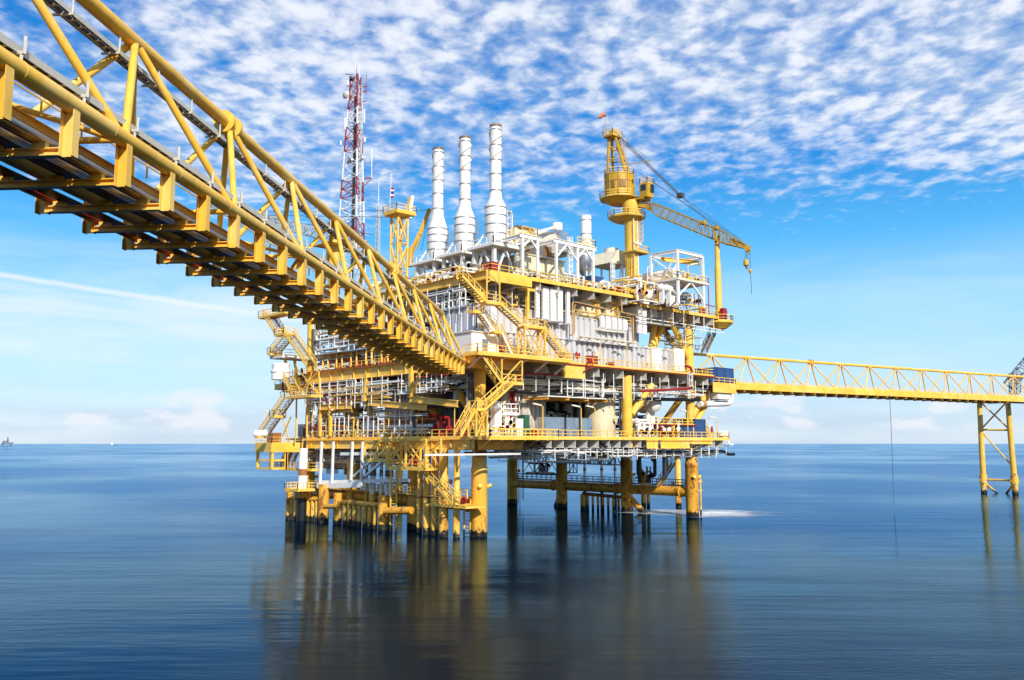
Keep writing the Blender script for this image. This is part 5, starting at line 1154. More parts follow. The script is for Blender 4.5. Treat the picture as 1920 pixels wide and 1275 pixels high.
    m.bx(xa, .3, z0, xb, 3, z1_); lv = O('louvre_box', m, MAL, t_); m = M(); m.bx(xa + .1, .2, z0 + .15, (xa + xb) / 2 - .08, .295, z1_ - .15); m.bx((xa + xb) / 2 + .08, .2, z0 + .15, xb - .1, .295, z1_ - .15)
    O('grille', m, MBR, lv)
    m = M(); p = at(1000, 437, y=1); q = at(1045, 424, y=3); m.bar(p, q, .7, .3); S('sloping_duct', 'thin white sloping duct rising above the barrel intake to the cowl', 'duct', m, MW)
    p = at(1045, 435, y=4); t_ = T('vent_cowl', 'stubby white round vent cowl above the barrel intake', 'vent', (p[0], 4, p[2])); zt = zv((p[0], 4), 419); O('drum', M().lathe((p[0], 4, 0), [(.7, zt - 2.6), (.88, zt - 1.8), (.88, zt), (.74, zt), (.74, zt - 1)], 20), MWB, t_)
    m = M()
    for a in (-.9, .9): m.bar((p[0] + a, 3.2, z2 + .6), (p[0] + a * .5, 3.6, zt - 2.6), .22)
    O('leg', m, MWB, t_)
    p = at(1099, 452, y=3.5); t_ = T('short_stack', 'short plain white exhaust stack standing on the right portal frame', 'exhaust stack', (p[0], 3.5, ZU)); zt = zv((p[0], 3.5), 405); zb = zv((p[0], 3.5), 452)
    O('pipe', M().lathe((p[0], 3.5, 0), [(1.1, zb - 2.6), (.96, zb), (.92, zb + .2), (.92, zt), (.82, zt), (.82, zt - 1)], 24), MWB, t_)
    bands((p[0], 3.5), .92, [zt - .8, zt - 3.2, zb], MAL, t_)
    O('silencer', M().lathe((p[0] - .4, 3.5, 0), [(.6, zb - 6.0), (1.5, zb - 4.6), (1.5, zb - 2.7)], 24), MAL, t_); O('duct', M().tube((p[0] - .6, 3.0, ZU), (p[0] - .6, 3.0, zb - 5.4), .42, 14), MAL, t_)
    p = at(1147, 495, y=20); t_ = T('cooling_fan', 'cream fan cowl on a slanted housing left of the crane column', 'cooling fan', (p[0], 20, ZU)); zt = zv((p[0], 20), 467); zb = zv((p[0], 20), 495)
    O('cowl', M().lathe((p[0], 20, 0), [(2.0, zb), (1.95, zb + 1.4), (1.45, zb + 2.4), (1.45, zt), (1.3, zt), (1.3, zt - .6)], 24), MCR, t_); m = M(); m.add([(p[0] - 3.6, 17, zb - .6), (p[0] + 2.8, 17, zb - .6), (p[0] + 2.8, 23, zb - .6), (p[0] - 3.6, 23, zb - .6), (p[0] - 1.6, 17, zb + 2.2), (p[0] + 2.8, 17, zb + 2.2), (p[0] + 2.8, 23, zb + 2.2), (p[0] - 1.6, 23, zb + 2.2)], [(0, 3, 2, 1), (4, 5, 6, 7), (0, 1, 5, 4), (1, 2, 6, 5), (2, 3, 7, 6), (3, 0, 4, 7)]); O('housing', m, MCR, t_)
    m = M()
    for x in (-3.2, 0, 2.6):
        for y in (17.2, 22.8): m.bar((p[0] + x, y, ZU), (p[0] + x, y, zb - .6), .3)
    for k in range(3): z = ZU + 1.5 + k * 2; m.bar((p[0] - 3.2, 17.2, z), (p[0] + 2.6, 17.2, z), .22)
    m.xbr((p[0] - 3.2, 17.2, ZU), (2.9, 0, 0), (0, 0, zb - .8 - ZU), .16); O('support_frame', m, MWB, t_)
    m = M(); m.cage((p[0] - 3.6, 16.9, ZU), zb - ZU, (-.5, -1, 0), .05); O('caged_ladder', m, MWB, t_)
    bx3('tarpaulin_cover', 'dark blue tarpaulin-covered unit behind the right portal frame railing', 'covered unit', 1109, 1132, 516, 527, 1.5, 2.5, MBL)
    xa, xb, za_, zb_ = box_px(3, 966, 992, 426, 448); t_ = T('ventilation_unit', 'cream ventilation unit with a dark lid above the left portal frame', 'ventilation unit', (xa, 5, za_)); O('body', M().bx(xa, 3, za_, xb, 7, zb_), MCR, t_); O('lid', M().bx(xa + .5, 2.7, zb_, xb + .4, 7.2, zb_ + .4), MBR, t_)
    xa, xb, _, _ = box_px(-1.6, 1000, 1000, 500, 512)
    for a, b_, y, l in ((921, 934, -1.6, 'red double skid box on the upper deck corner in front of the nearest stack'), (906, 913, 1.2, 'small dark red box between the stack supports on the upper deck'), (1160, 1166, -1, 'red hose box at the foot of the crane column')):
        xa, xb, _, _ = box_px(y, a, b_, 490, 500); cabinet('fire_cabinet', l, 'fire cabinet', xa, y, xb, y + 1.2, ZU, ZU + 1.7, MRD, .05, 2)
    for l, a, b_, y0, y1, n in (('white process pipework on the upper deck left of the crane column', 1116, 1166, -1, 5, 12), ('low piping skid behind the yellow railing under the right portal frame', 1062, 1116, -.5, 3, 9), ('low white pipework between turbine enclosure and upper deck railing', 985, 1050, -1.6, .8, 8), ('white pipework below the middle exhaust stack', 868, 912, 0, 6, 8)):
        xa, xb, _, _ = box_px(y0, a, b_, 500, 520); skid(l, xa, xb, y0, y1, ZU, 2.6 if n > 8 else 1.7, n, [MW, MW, MWB, MGR, MY])
    # dark mass behind: generator hall
    m = T('generator_hall', 'dark grey generator hall filling the middle of the upper deck', 'building', (22, 25, ZU)); O('wall', M().bx(12, 14, ZU, 36, 40, ZU + 5.5), MGR, m); O('roof', M().bx(11.5, 13.5, ZU + 5.5, 36.5, 40.5, ZU + 5.8), MW, m)
    tangle('white pipework on the roof of the generator hall behind the portal frames', 12, 36, 13, 17, ZU + 5.9, ZU + 7.5, 9, [MW, MWB, MAL], 0)
    # left edge of the upper deck
    for l, y0, y1, n in (('white pipework along the left edge of the upper deck, nearest part', 9, 20, 9), ('white pipework along the left edge of the upper deck behind the bridge', 20, 38, 12)):
        skid(l, 0.5, 4.5, y0, y1, ZU, 3.2, n, [MW, MW, MWB, MY])
    tangle('rack of white pipes between the left exhaust stack and the lookout tower', 1, 10, 26, 34, ZU + .5, ZU + 4, 14, [MW, MWB, MGR], 1)
    vessel_v('silencer_drum', 'white cylindrical silencer left of the left exhaust stack', 'silencer', (9.5, 27.5), 1.0, ZU, ZU + 7, MW)
upper()

# ------------------------------------------------------------------ right-hand module on the side deck
def module():
    n0 = at(1272, 569, z=ZR); x0, y0 = n0[0], n0[1]; xr = at(1316, 571, z=ZR); yl = at(1200, 560, z=ZR)
    x1 = x0 + 7.2; y1 = y0 + 5.6; y2 = y0 + 15
    zm = zv((x0, y0), 521); zt = zv((x0, y0), 470)
    t_ = T('module_frame', 'tall open white steel frame with a yellow crane beam on the right side deck', 'steel frame', (x0, y0, ZR))
    for x, y, top in ((x0, y0, zt), (x1, y0, zt), (x0, y1, zt), (x1, y1, zt), (x0, y2, zm), (x1, y2, zm), (x0, y0 + 10.5, zm)): O('post', M().bar((x, y, ZR), (x, y, top), .38), MWB, t_)
    m = M()
    for a, b in (((x0, y0), (x1, y0)), ((x1, y0), (x1, y1)), ((x1, y1), (x0, y1)), ((x0, y1), (x0, y0))): m.ib((*a, zt), (*b, zt), .55, .4)
    O('top_beam', m, MWB, t_)
    m = M(); m.bx(x0 - .4, y0 - .4, zm - .3, x1 + 1.2, y2, zm); O('mid_deck', m, MWG, t_)
    m = M(); m.rail([(x0 - .3, y2, zm), (x0 - .3, y0 - .3, zm), (x1 + 1.1, y0 - .3, zm), (x1 + 1.1, y1, zm)], r=.05); O('railing', m, MYR, t_)
    m = M(); m.bar((x0, y0 + 3.2, zm), (x0, y0, zt), .22); m.bar((x0, y1, zm + 1), (x0, y0 + .2, zt - .2), .01); h = zm - ZR
    for a, b in (((x0, y0), (x0, y1)), ((x0, y1), (x0, y0 + 10.5)), ((x0, y0), (x1, y0))):
        a, b = V(*a, 0), V(*b, 0); mid = (a + b) / 2; m.bar(a + V(0, 0, ZR + h * .3), mid + V(0, 0, zm - .3), .24); m.bar(b + V(0, 0, ZR + h * .3), mid + V(0, 0, zm - .3), .24)
    m.bar((x0, y0, zm + .4), (x1, y0, zt - 1.2), .2) if False else None; m.bar((x1, y1, zt - .5), (x1 - 2.6, y1, zm), .18); m.bar((x0, y1, zt - .3), (x0, y0, zm + .3), .22)
    O('brace', m, MWB, t_)
    m = M(); m.ib((x0 + .2, (y0 + y1) / 2 + .8, zt - .85), (x1 + .8, (y0 + y1) / 2 - 1.6, zt - .85), .75, .45); O('crane_beam', m, MY, t_)
    vessel_h('separator', 'large white horizontal vessel inside the lower storey of the white module frame', 'vessel', (x0 + 2.2, y0 + 4.5, ZR + 4.4), 5.0, 1.75, (0, 1, 0), MW, ZR)
    vessel_h('drum', 'small white capsule vessel in front of the large separator', 'vessel', (x0 - 2.0, y0 + 1.2, ZR + 2.5), 3.0, .55, (1, 0, 0), MWB, ZR)
    vessel_h('heat_exchanger', 'white horizontal exchanger on top of the module mid deck', 'vessel', (x0 + 1.6, y0 + 5, zm + 1.5), 6.5, .7, (0, 1, 0), MW, zm)
    vessel_h('drum', 'small white drum with a round end plate left of the module frame', 'vessel', (x0 - 3.6, y0 + 5, ZR + 1.5), 3.4, .85, (0, 1, 0), MW, ZR)
    skid('tangled white and brown pipes on the module mid deck', x0 + 3, x1, y0 + .4, y0 + 4.5, zm, 1.6, 7, [MW, MBEI, MAL, MY]); skid('pipework on the far end of the module mid deck', x0, x0 + 4, y0 + 8, y2 - .5, zm, 1.8, 8, [MW, MWB, MY])
    skid('dense yellow and white valve skid along the side deck railing', x0 - 6, x1, YF + .6, YF + 3.0, ZR, 2.1, 18, [MW, MY, MWB, MBEI], red=2); skid('grey pipe loops under the right half of the module frame', x0 + 2.5, x1 + 1, y0, y1, ZR, 3.4, 8, [MGR, MW, MAL])
    skid('white piping skid between crane column and module frame', x0 - 7, x0 - 1.5, y0 + 2, y0 + 9, ZR, 4.5, 12, [MW, MWB, MW, MY])
    for px, l in ((1214, 'white lamp post on the module mid deck, left one of three'), (1242, 'white lamp post on the module mid deck, middle one of three'), (1291, 'yellow lamp post on the module mid deck, right one of three')):
        p = at(px, 524, y=y0 + 6) if px < 1290 else (x0 + 3.2, y0 + .2, zm); lamp_post(l, (p[0], p[1], zm), 2.6, (1, -.3, .1), MW if px < 1290 else MYR)
    m = M(); p = (RB - 4, YF + .4, ZR); m.tube((p[0], p[1], ZR), (p[0], p[1], ZR + 6.5), .09, 6); m.path([at(1240, 567, y=YF + .2), at(1290, 562, y=YF + .2), at(1300, 565, y=YF + .2), at(1340, 575, y=YF + .2)], .09, 6); S('sprinkler_pipe', 'thin dark red pipe rising above the side deck railing near the boom rest', 'pipe', m, MRD)
    c = at(1318, 587, y=-2.2); m = M(); m.bx(c[0] - .5, -2.4, ZR, c[0] + .5, -1.6, ZR + 1.6); m.bx(c[0] - .6, -2.5, ZR + 1.6, c[0] + .6, -1.5, ZR + 1.75); S('fire_cabinet', 'small red extinguisher cabinet on the side deck left of the boom rest', 'fire cabinet', m, MRD)
    stairs('short brown stair flight hanging under the right end of the side deck', (57.5, -1, 33.6), (54.5, -1, 29.8), (0, 1.2, 0), MBR); tangle('pale pipes and valves hung beneath the right side deck', 46, 54, -1.5, 5, 30.8, 33.2, 12, [MW, MBEI, MW, MGR], 0, hang=34.2)
module()
# ------------------------------------------------------------------ lower (cellar) deck, front side
def cellar_front():
    B = box_px
    xa, xb, _, _ = B(2.0, 980, 1019, 728, 815); corr_box('ribbed_enclosure', 'tall beige ribbed enclosure on the lower deck right of the white pump skid', 'enclosure', xa, 2.0, xb, 8, ZC, ZC + 8.6, MBEI, .85, .28)
    p = at(1125, 816, y=3.2); ztop = zv((p[0], 3.2), 737); mw = at(1148, 786, y=2.4); r_ = 2.6; aa = R_(285)
    vessel_v('storage_tank', 'big cream vertical tank with a round manway on the lower deck', 'tank', (p[0], 3.2), r_, ZC, ztop, MCR, None, (p[0] + r_ * math.cos(aa), 3.2 + r_ * math.sin(aa), zv((p[0], 2), 786)))
    p = at(946, 775, y=3); vessel_v('column_vessel', 'slim cream column behind the white pump skid near the corner leg', 'vessel', (p[0], 3), .78, ZC, zv((p[0], 3), 724), MCR)
    for (a, c, l) in ((1020, 1058, 'grey steel cubicle with a bright side panel beside the ribbed enclosure, left of three'), (1061, 1085, 'grey steel cubicle between two others on the lower deck'), (1088, 1111, 'grey steel cubicle next to the cream tank, right of three')):
        xa, xb, _, _ = B(-.4, a, c, 790, 816); t_ = cabinet('steel_cubicle', l, 'cubicle', xa + .15, -.4, xb, 2.2, ZC, ZC + 3.0, MAL, .03, 1)
    # canopy with yellow beams
    xa, xb, _, _ = B(-2.6, 1024, 1134, 745, 752); zc = zv(((xa + xb) / 2, -1), 747); t_ = T('canopy', 'white canopy on yellow beams over the three grey cubicles', 'canopy', ((xa + xb) / 2, -1, zc)); O('roof', M().bx(xa, -2.9, zc, xb, 3, zc + .14), MWB, t_)
    m = M()
    for k in range(4): x = xa + (xb - xa) * k / 3; m.ib((x, -3.1, zc - .22), (x, 3, zc - .22), .42, .3)
    O('beam', m, MY, t_); m = M()
    for k in range(4): x = xa + .6 + (xb - xa - 1.2) * k / 3; m.bar((x, -2.6, zc + .1), (x + .9, -1.8, 23.2), .14); m.bar((x, -2.6, zc + .1), (x, -2.6, 23.2), .1)
    O('hanger', m, MW, t_)
    # white pump skid by the corner
    xa, xb, _, _ = B(-1.8, 925, 968, 775, 815); skid('white pump skid with pipework on the lower deck just right of the corner leg', xa, xb, -2.2, .8, ZC, 4.4, 9, [MWB, MWB, MW, MW])
    cabinet('instrument_panel', 'white instrument panel on the white pump skid by the corner leg', 'panel', xa + .2, -1.9, xa + 1.5, -.9, ZC, ZC + 5.0, MWB, .08, 2); m = M(); z = ZC + 3.4; m.rail([(xa + 1.5, -2.3, z), (xb, -2.3, z), (xb, 0, z)], h=1.4, r=.05); m.bx(xa + 1.5, -2.3, z - .25, xb, -.2, z); S('raised_platform', 'small white railed platform over the white pump skid', 'platform', m, MWB)
    for l, a, c, h, mt in (('green box behind the lower deck railing by the ribbed enclosure', 983, 993, 3.2, MGN), ('little blue drum crate beside the green box on the lower deck', 988, 995, 1.0, MBL), ('low red crate at the foot of the ribbed enclosure', 1005, 1013, 1.1, MRD), ('white twin-door panel left of the green box', 968, 981, 2.6, MWB), ('blue pallet box at the left end of the white pump skid', 921, 929, .9, MBL)):
        xa, xb, _, _ = B(-1.2, a, c, 800, 815); cabinet('equipment_box', l, 'box', xa, -1.2, xb, .2, ZC, ZC + h, mt, .04, 2)
    # vessel with domed end
    p = at(1238, 756, y=-.5); r_ = 15.5 / FOC * float((V(*p) - CC) @ CF); vessel_h('knockout_drum', 'fat white horizontal vessel with a domed end right of the braced column', 'vessel', (p[0], p[1] + 4.2, p[2]), 6.5, r_ , (0, 1, 0), MW, p[2] - r_ - 2.2)
    m = M(); m.bx(p[0] - 4, -1.5, p[2] - r_ - 2.5, p[0] + 8.5, 7, p[2] - r_ - 2.2); t_ = T('mezzanine', 'railed mezzanine platform with pipes under the white domed vessel', 'platform', (p[0], 0, p[2] - r_ - 2.5)); O('floor', m, MGT, t_); zz_ = p[2] - r_ - 2.2; m = M(); m.rail([(p[0] - 4, -1.5, zz_), (p[0] + 8.5, -1.5, zz_), (p[0] + 8.5, 5, zz_)], r=.05); O('railing', m, MYR, t_)
    m = M(); m.path([(p[0] - 4, -1.7, zz_ - .1), (p[0] + 9, -1.7, zz_ - .1)], .1, 6); O('fire_main', m, MRD, t_); m = M()
    for x in (p[0] - 3.8, p[0] + 2, p[0] + 8.3): m.bar((x, -1.3, ZC), (x, -1.3, zz_ - .3), .25)
    O('leg', m, MY, t_)
    xa, xb, _, _ = B(-2, 1190, 1232, 780, 815); skid('crowded white and yellow valve skid on the lower deck below the mezzanine', xa, xb, -2.3, .8, ZC, 3.3, 16, [MW, MWB, MY, MCR], red=2)
    xa, xb, _, _ = B(-2, 1234, 1278, 780, 815); skid('white and red valve skid on the lower deck left of the blue container', xa, xb, -2.3, .8, ZC, 3.0, 14, [MW, MWB, MCR, MY], red=4)
    m = M(); c = at(1262, 806, y=-1.5)
    vessel_h('drum', 'short white drum with a domed end left of the blue container on the lower deck', 'vessel', (c[0], .3, c[2]), 2.4, .95, (0, 1, 0), MWB, ZC)
    xa, xb, _, _ = B(-1.0, 1302, 1322, 795, 818); container('dark blue ribbed container on the right end of the lower deck', xa, -1.0, xb, 3.5, ZC, ZC + 3.5, MBL); xa, xb, _, _ = B(-1.4, 1278, 1300, 800, 818); cabinet('equipment_box', 'low dark blue tool chest beside the blue container on the lower deck', 'chest', xa, -1.4, xb, .6, ZC, ZC + 2.0, MBL, .05, 2)
    # lamp posts
    for a, d, l in ((1018, (-1, 0, 0), 'yellow lamp post on the lower deck railing in front of the ribbed enclosure'), (1090, (-1, 0, 0), 'yellow lamp post on the lower deck railing between the grey cubicles'), (1116, (-1, 0, 0), 'yellow lamp post on the lower deck railing in front of the cream tank'), (1290, (-1, 0, 0), 'yellow lamp post on the lower deck railing before the blue container'), (1345, (-1, .2, 0), 'yellow lamp post at the far right end of the lower deck')):
        p = at(a, 820, y=-2.7); lamp_post(l, (p[0], -2.7, ZC), 4.6 if a != 1345 else 3.6, d)
    # life raft canisters
    def raft(c, l, ax):
        t_ = T('life_raft', l, 'life raft', (c[0], c[1], c[2] - .6)); O('canister', M().lathe(V(*c) - V(*ax) * 1.1, [(.05, -.12), (.5, 0), (.62, .12), (.62, 2.08), (.5, 2.2), (.05, 2.32)], 16, ax), MWB, t_); O('cradle', M().bx(c[0] - .7, c[1] - .5, c[2] - .8, c[0] + .7, c[1] + .5, c[2] - .5), MY, t_)
    raft(at(1355, 814, y=-2.4), 'white life raft canister at the far right end of the lower deck', (1, 0, 0)); raft(at(489, 813, x=-11.5), 'white life raft canister at the far left corner of the lower deck', (.7, -.7, 0))
    t_ = T('fire_extinguisher', 'red fire extinguisher hung at the right end of the lower deck', 'fire extinguisher', at(1335, 812, y=-2.7)); c = at(1335, 806, y=-2.7); O('cylinder', M().lathe((c[0], c[1], c[2] - .6), [(.2, 0), (.22, .05), (.22, 1.0), (.1, 1.2), (.06, 1.3)], 12), MRD, t_); O('hose', M().path([(c[0], c[1], c[2] + .65), (c[0] + .25, c[1], c[2] + .5), (c[0] + .28, c[1], c[2] - .2)], .04, 6, .1), MBK, t_)
    stairs('small yellow stair at the right end of the lower deck behind the blue container', (at(1322, 800, y=0)[0], 0, ZC + 2.2), (at(1334, 818, y=0)[0], 0, ZC), (0, 1, 0))
    # under-deck black main and hangers
    t_ = T('drain_header', 'long black pipe slung beneath the front edge of the lower deck', 'pipe', (25, -1.5, 11.4)); O('pipe', M().path([(-4, -1.6, 11.6), (58, -1.6, 11.6), (59.5, -1.6, 11.0), (61.5, -1.6, 11.0)], .3, 10, .6), MBK, t_)
    m = M()
    for i in range(24): x = -3 + i * 2.65; m.path([(x, -2.3, 12.4), (x, -2.3, 11.1), (x, -.8, 11.1), (x, -.8, 12.4)], .07, 4)
    O('hanger', m, MW, t_)
    tangle('white small-bore pipes hanging below the front edge of the lower deck, left half', 2, 26, -2.6, .5, 10.9, 12.0, 12, [MW, MWB, MAL, MW], 0, (.05, .11), hang=12.3); tangle('white small-bore pipes hanging below the front edge of the lower deck, right half', 26, 56, -2.6, .5, 10.9, 12.0, 12, [MW, MWB, MAL, MW], 0, (.05, .11), hang=12.3)
    for a, l in ((1014, 'black valve and drain fitting below the lower deck edge under the ribbed enclosure'), (1130, 'black valve and drain fitting below the lower deck edge under the cream tank')):
        p = at(a, 832, y=-3.3); m = M(); m.path([(p[0], -3.35, ZC - .5), (p[0], -3.35, p[2] - .4), (p[0] + .9, -3.35, p[2] - .4)], .2, 8, .3); m.tube((p[0] - .5, -3.35, p[2] + .1), (p[0] + .5, -3.35, p[2] + .1), .28, 10); S('drain_valve', l, 'valve', m, MBK)
    m = M(); p, q = at(796, 853, y=-5), at(975, 849, y=-5); m.bar((p[0], -5, p[2]), (q[0], -5, p[2]), .3, .26); S('white_beam', 'long thin white box beam running under the stairs in front of the corner leg', 'beam', m, MWG)
    # caisson flanges below the deck
    for a, l, x, y in ((985, 'yellow flanged caisson head under the lower deck, left of three', 10, 6), (1122, 'yellow flanged caisson head under the lower deck, middle of three', 28, 6), (1247, 'yellow flanged caisson head with a hanging grey pump, right of three', 43, 5)):
        p = at(a, 850, y=y); t_ = T('caisson', l, 'caisson', (p[0], y, 10)); O('flanged_cap', M().lathe((p[0], y, 0), [(1.2, 12.2), (1.2, 11.0), (1.75, 10.9), (1.75, 10.5), (.3, 10.45)], 20), MY, t_)
        if a == 1247: O('pump_tube', M().lathe((p[0], y, 0), [(.55, 10.5), (.55, 7.2), (.2, 7.0)], 14), MGR, t_)
cellar_front()

# ------------------------------------------------------------------ beneath main deck: pipes and interior of the lower deck
for l, x0, x1, n, z0, z1 in (('white pipe tangle under the main deck front, left end beside the wide landing', 5, 16, 16, 20.9, 22.9), ('white pipe tangle under the main deck front above the canopy', 16, 28, 18, 20.6, 22.9), ('white pipe tangle under the main deck front above the cream tank', 28, 40, 18, 20.6, 22.8), ('white pipe tangle under the main deck front at its right end', 40, 53, 12, 21.7, 23.0)):
    tangle(l, x0, x1, -2.4, 2.5, z0, z1, n, [MW, MW, MWB, MAL, MDK, MCR], 0, (.06, .15), hang=24.2)
m = M(); m.path([(6, -1.0, 20.6), (40, -1.0, 20.6), (52, -1.0, 20.9)], .32, 10, .6); S('black_main', 'thick black pipe running under the white pipe tangle beneath the main deck', 'pipe', m, MBK)
m = M(); m.path([at(965, 714, y=-2.6), at(972, 714, y=-2.6), at(982, 700, y=-2.6), at(1070, 704, y=-2.6)], .16, 8, .4); S('red_pipe', 'red fire pipe below the main deck edge right of the wide landing', 'pipe', m, MRD)
m = M(); m.path([at(1094, 697, y=-3.6), at(1101, 693, y=-3.6), at(1102, 676, y=-3.6), at(1111, 677, y=-3.6), at(1111, 688, y=-3.6), at(1104, 692, y=-3.6)], .10, 8, .3); S('red_pipe', 'red pipe loop on the main deck edge below the wide red hose cabinet', 'pipe', m, MRD)
m = M(); m.path([at(1285, 686, y=-3.5), at(1295, 688, y=-3.5), at(1298, 700, y=-3.5), at(1297, 728, y=-3.5), at(1250, 731, y=-3.5), at(1200, 733, y=-3.5)], .22, 8, .6); S('red_pipe', 'thick red pipe dropping from the main deck at the right-hand corner', 'pipe', m, MRD)
m = M(); m.cage((at(1291, 700, y=-3.4)[0], -3.4, 20.8), 4.6, (0, -1, 0), .06); S('white_ladder', 'white ladder beside the thick red pipe at the right-hand corner', 'ladder', m, MWB)
# interior equipment in depth, with an added backing block painted dark
corr_box('ribbed_enclosure', 'beige ribbed enclosure on the left side of the lower deck behind the red pumps', 'enclosure', .8, 16.8, 10, 24.4, ZC, 22.9, MBEI, .95, .3)
t_ = T('lower_shade_backing', 'added dark block standing in for shade in the middle of the lower deck', 'shade backing', (25, 25, ZC)); O('wall', M().bx(10.6, 17, ZC, 44, 30, 23.2), MDK, t_); m = M()  # added plain box, its dark colour stands in for shade inside the deck
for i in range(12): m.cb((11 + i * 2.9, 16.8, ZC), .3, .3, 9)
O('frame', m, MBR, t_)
for i, (px, y, r, zt, mt, l) in enumerate(((1065, 9, .8, 21, MW, 'white vertical vessel in the dark space behind the grey cubicles'), (1042, 10, .6, 20, MGR, 'grey vertical vessel in the dark space behind the left cubicle'), (1084, 11, .55, 21, MAL, 'shiny vertical pipe column in the dark space behind the canopy'), (1170, 8, .5, 22, MBK, 'black vertical pipe between the cream tank and the braced column'), (805, 12.5, 1.5, 22, MBK, 'black upright vessel behind the red pumps'))):
    p = at(px, 815, y=y) if px != 805 else (1.2, 7.4); vessel_v('process_vessel', l, 'vessel', (p[0], p[1]), r, ZC, zt, mt)
for l, x0, x1, y0, y1, n in (('grey and white pipework in the dark bay behind the grey cubicles', 17, 27, 5, 9, 14), ('pipework between cream tank and braced column on the lower deck', 34, 42, 4, 9, 12), ('pipework deep in the lower deck behind the white pump skid', 5, 11, 4, 9, 12), ('pipework in the right rear bay of the lower deck', 44, 52, 8, 14, 14)):
    tangle(l, x0, x1, y0, y1, ZC + 1, 22.5, n, [MW, MGR, MAL, MBK, MRD], 0, (.1, .25))
    skid(l.replace('pipework', 'valve skid').replace('grey and white', 'low'), x0, x1, y0, y1, ZC, 4.5, 9, [MW, MGR, MAL, MBK], red=1)
for i, (px, mt, l) in enumerate(((957, MRD, 'thin dark red riser pipes standing behind the slim cream column'), (967, MW, 'bundle of white riser pipes left of the ribbed enclosure'), (1162, MAL, 'pale riser pipes immediately left of the braced column'), (875, MGR, 'grey riser pipes in front of the corner leg column'))):
    m = M()
    for k in range(4): p = at(px + k * 3.2, 815, y=1.5 + (k % 2) * .8); m.tube((p[0], p[1], ZC), (p[0], p[1], 23), .12 + .05 * (k % 2), 8)
    for z in (16, 19, 22): a = at(px - 1, 815, y=1.9); b = at(px + 11, 815, y=1.9); m.bar((a[0], 1.9, z), (b[0], 1.9, z), .12)
    S('riser_bundle', l, 'pipes', m, mt)
# upper storey between ribbed building and upper deck
for l, x0, x1, y0, y1, z0, z1, n in (('white pipes and trays between ribbed building roof and upper deck, behind the tall ducts', 4, 20, 0, 5, 33.6, 35.6, 18), ('pipes and trays under the upper deck above the cream cabinets', 20, 36, 4.4, 7.2, 34.2, 35.8, 14), ('white pipes under the upper deck corner beside the stair frame', 0, 6, -2, 4, 33, 35.6, 14)):
    tangle(l, x0, x1, y0, y1, z0, z1, n, [MW, MWB, MAL, MDK, MY, MBEI], 0, (.07, .17), hang=36.2)
t_ = T('upper_shade_backing', 'added dark block standing in for shade between ribbed building and upper deck', 'shade backing', (20, 10, 33.2)); O('wall', M().bx(2, 7.5, 33.2, 37, 20, 36.2), MDK, t_)  # added backing box, painted dark as the shade under the upper deck
m = M(); p = at(988, 575, y=-1.5); m.bar((p[0], -1.6, 31.5), (p[0], -1.6, 36.2), .45); m.bar((p[0] - 1.6, -1.6, 36), (p[0] + 1.8, -1.6, 36), .4); m.bar((p[0] + 1.8, -1.6, 31.5), (p[0] + 1.8, -1.6, 36.2), .3); S('davit', 'yellow steel portal standing left of the tall white ducts', 'steel frame', m, MY)
m = M(); m.bx(at(914, 600, y=-2)[0], -2.3, 28.3, at(920, 600, y=-2)[0] + .9, -1.2, 33.4); S('insulated_duct', 'white bent insulated duct behind the long stair flight', 'duct', m, MWB)
# far interior behind main deck, left bays: added block coloured dark as interior shade, white pipe columns
t_ = T('main_shade_backing', 'added dark block standing in for shade behind the ribbed building on the main deck', 'building', (20, 25, ZM)); O('wall', M().bx(6, 11, ZM, 44, 36, 36.3), MDK, t_)
m = M()
for k in range(6): p = at(851 + k * 5.0, 640, x=-1.0 + (k % 2) * .6); m.tube((p[0], p[1], ZM), (p[0], p[1], 33.8), .30 - .07 * (k % 3), 10)
S('riser_bundle', 'row of tall grey and white riser pipes left of the ribbed building', 'pipes', m, MAL)
m = M(); m.grid((-1.5, 6.5, 33.0), (0, -5, 0), (0, 0, 2.2), 5, 2, .13); m.grid((-1.5, 13, 31.5), (0, -6, 0), (0, 0, 3.4), 6, 3, .13); S('pipe_grid', 'white grid of small support bars under the left edge of the upper deck', 'frame', m, MWB)
tangle('white pipework under the left edge of the upper deck near the corner', -2.2, 2, 1, 14, 32, 36, 14, [MW, MWB, MAL], 1, (.07, .2), hang=36.3)

# ------------------------------------------------------------------ right-hand end
for i, (a, b, l) in enumerate(((1331, 1343, 'dark blue ribbed container on the right cantilever, left of three'), (1345, 1360, 'dark blue ribbed container on the right cantilever, middle of three'), (1361, 1375, 'dark blue ribbed container on the right cantilever, right of three'))):
    xa, xb, _, _ = box_px(-1.6, a, b, 688, 712); container(l, xa, -1.6, xb - .05, 1.5, 24.05, 26.9 + (.25 if i else 0), MBL, 'blue containers on the right cantilever')
t_ = T('return_pipe', 'fat white U-shaped pipe under the right cantilever', 'pipe', at(1345, 757, y=-1)); O('pipe', M().path([at(1311, 758, y=-1), at(1371, 756, y=-1), at(1371, 726, y=-1)], .56, 16, 2.0, 6), MWB, t_); O('flange', M().lathe(at(1318, 757.6, y=-1), [(.56, -.5), (.7, -.5), (.7, .5), (.56, .5)], 18, (1, 0, 0)), MOR, t_); O('pipe', M().path([at(1310, 740, y=1), at(1366, 740, y=1)], .36, 12), MWB, t_)
m = M(); 
for a in (1330, 1346): m.bar(at(a, 766, y=-1), at(a, 732, y=-1), .16)
m.bar(at(1328, 765, y=-1), at(1348, 765, y=-1), .16); m.bar(at(1331, 735, y=-1), at(1345, 755, y=-1), .14); O('hanger', m, MWB, t_)
m = M(); m.tube((50.5, 0, 15.4), (57.5, 0, 22.5), .5, 12); S('raking_strut', 'yellow tube strut propping the right cantilever off the corner column', 'strut', m, MY)

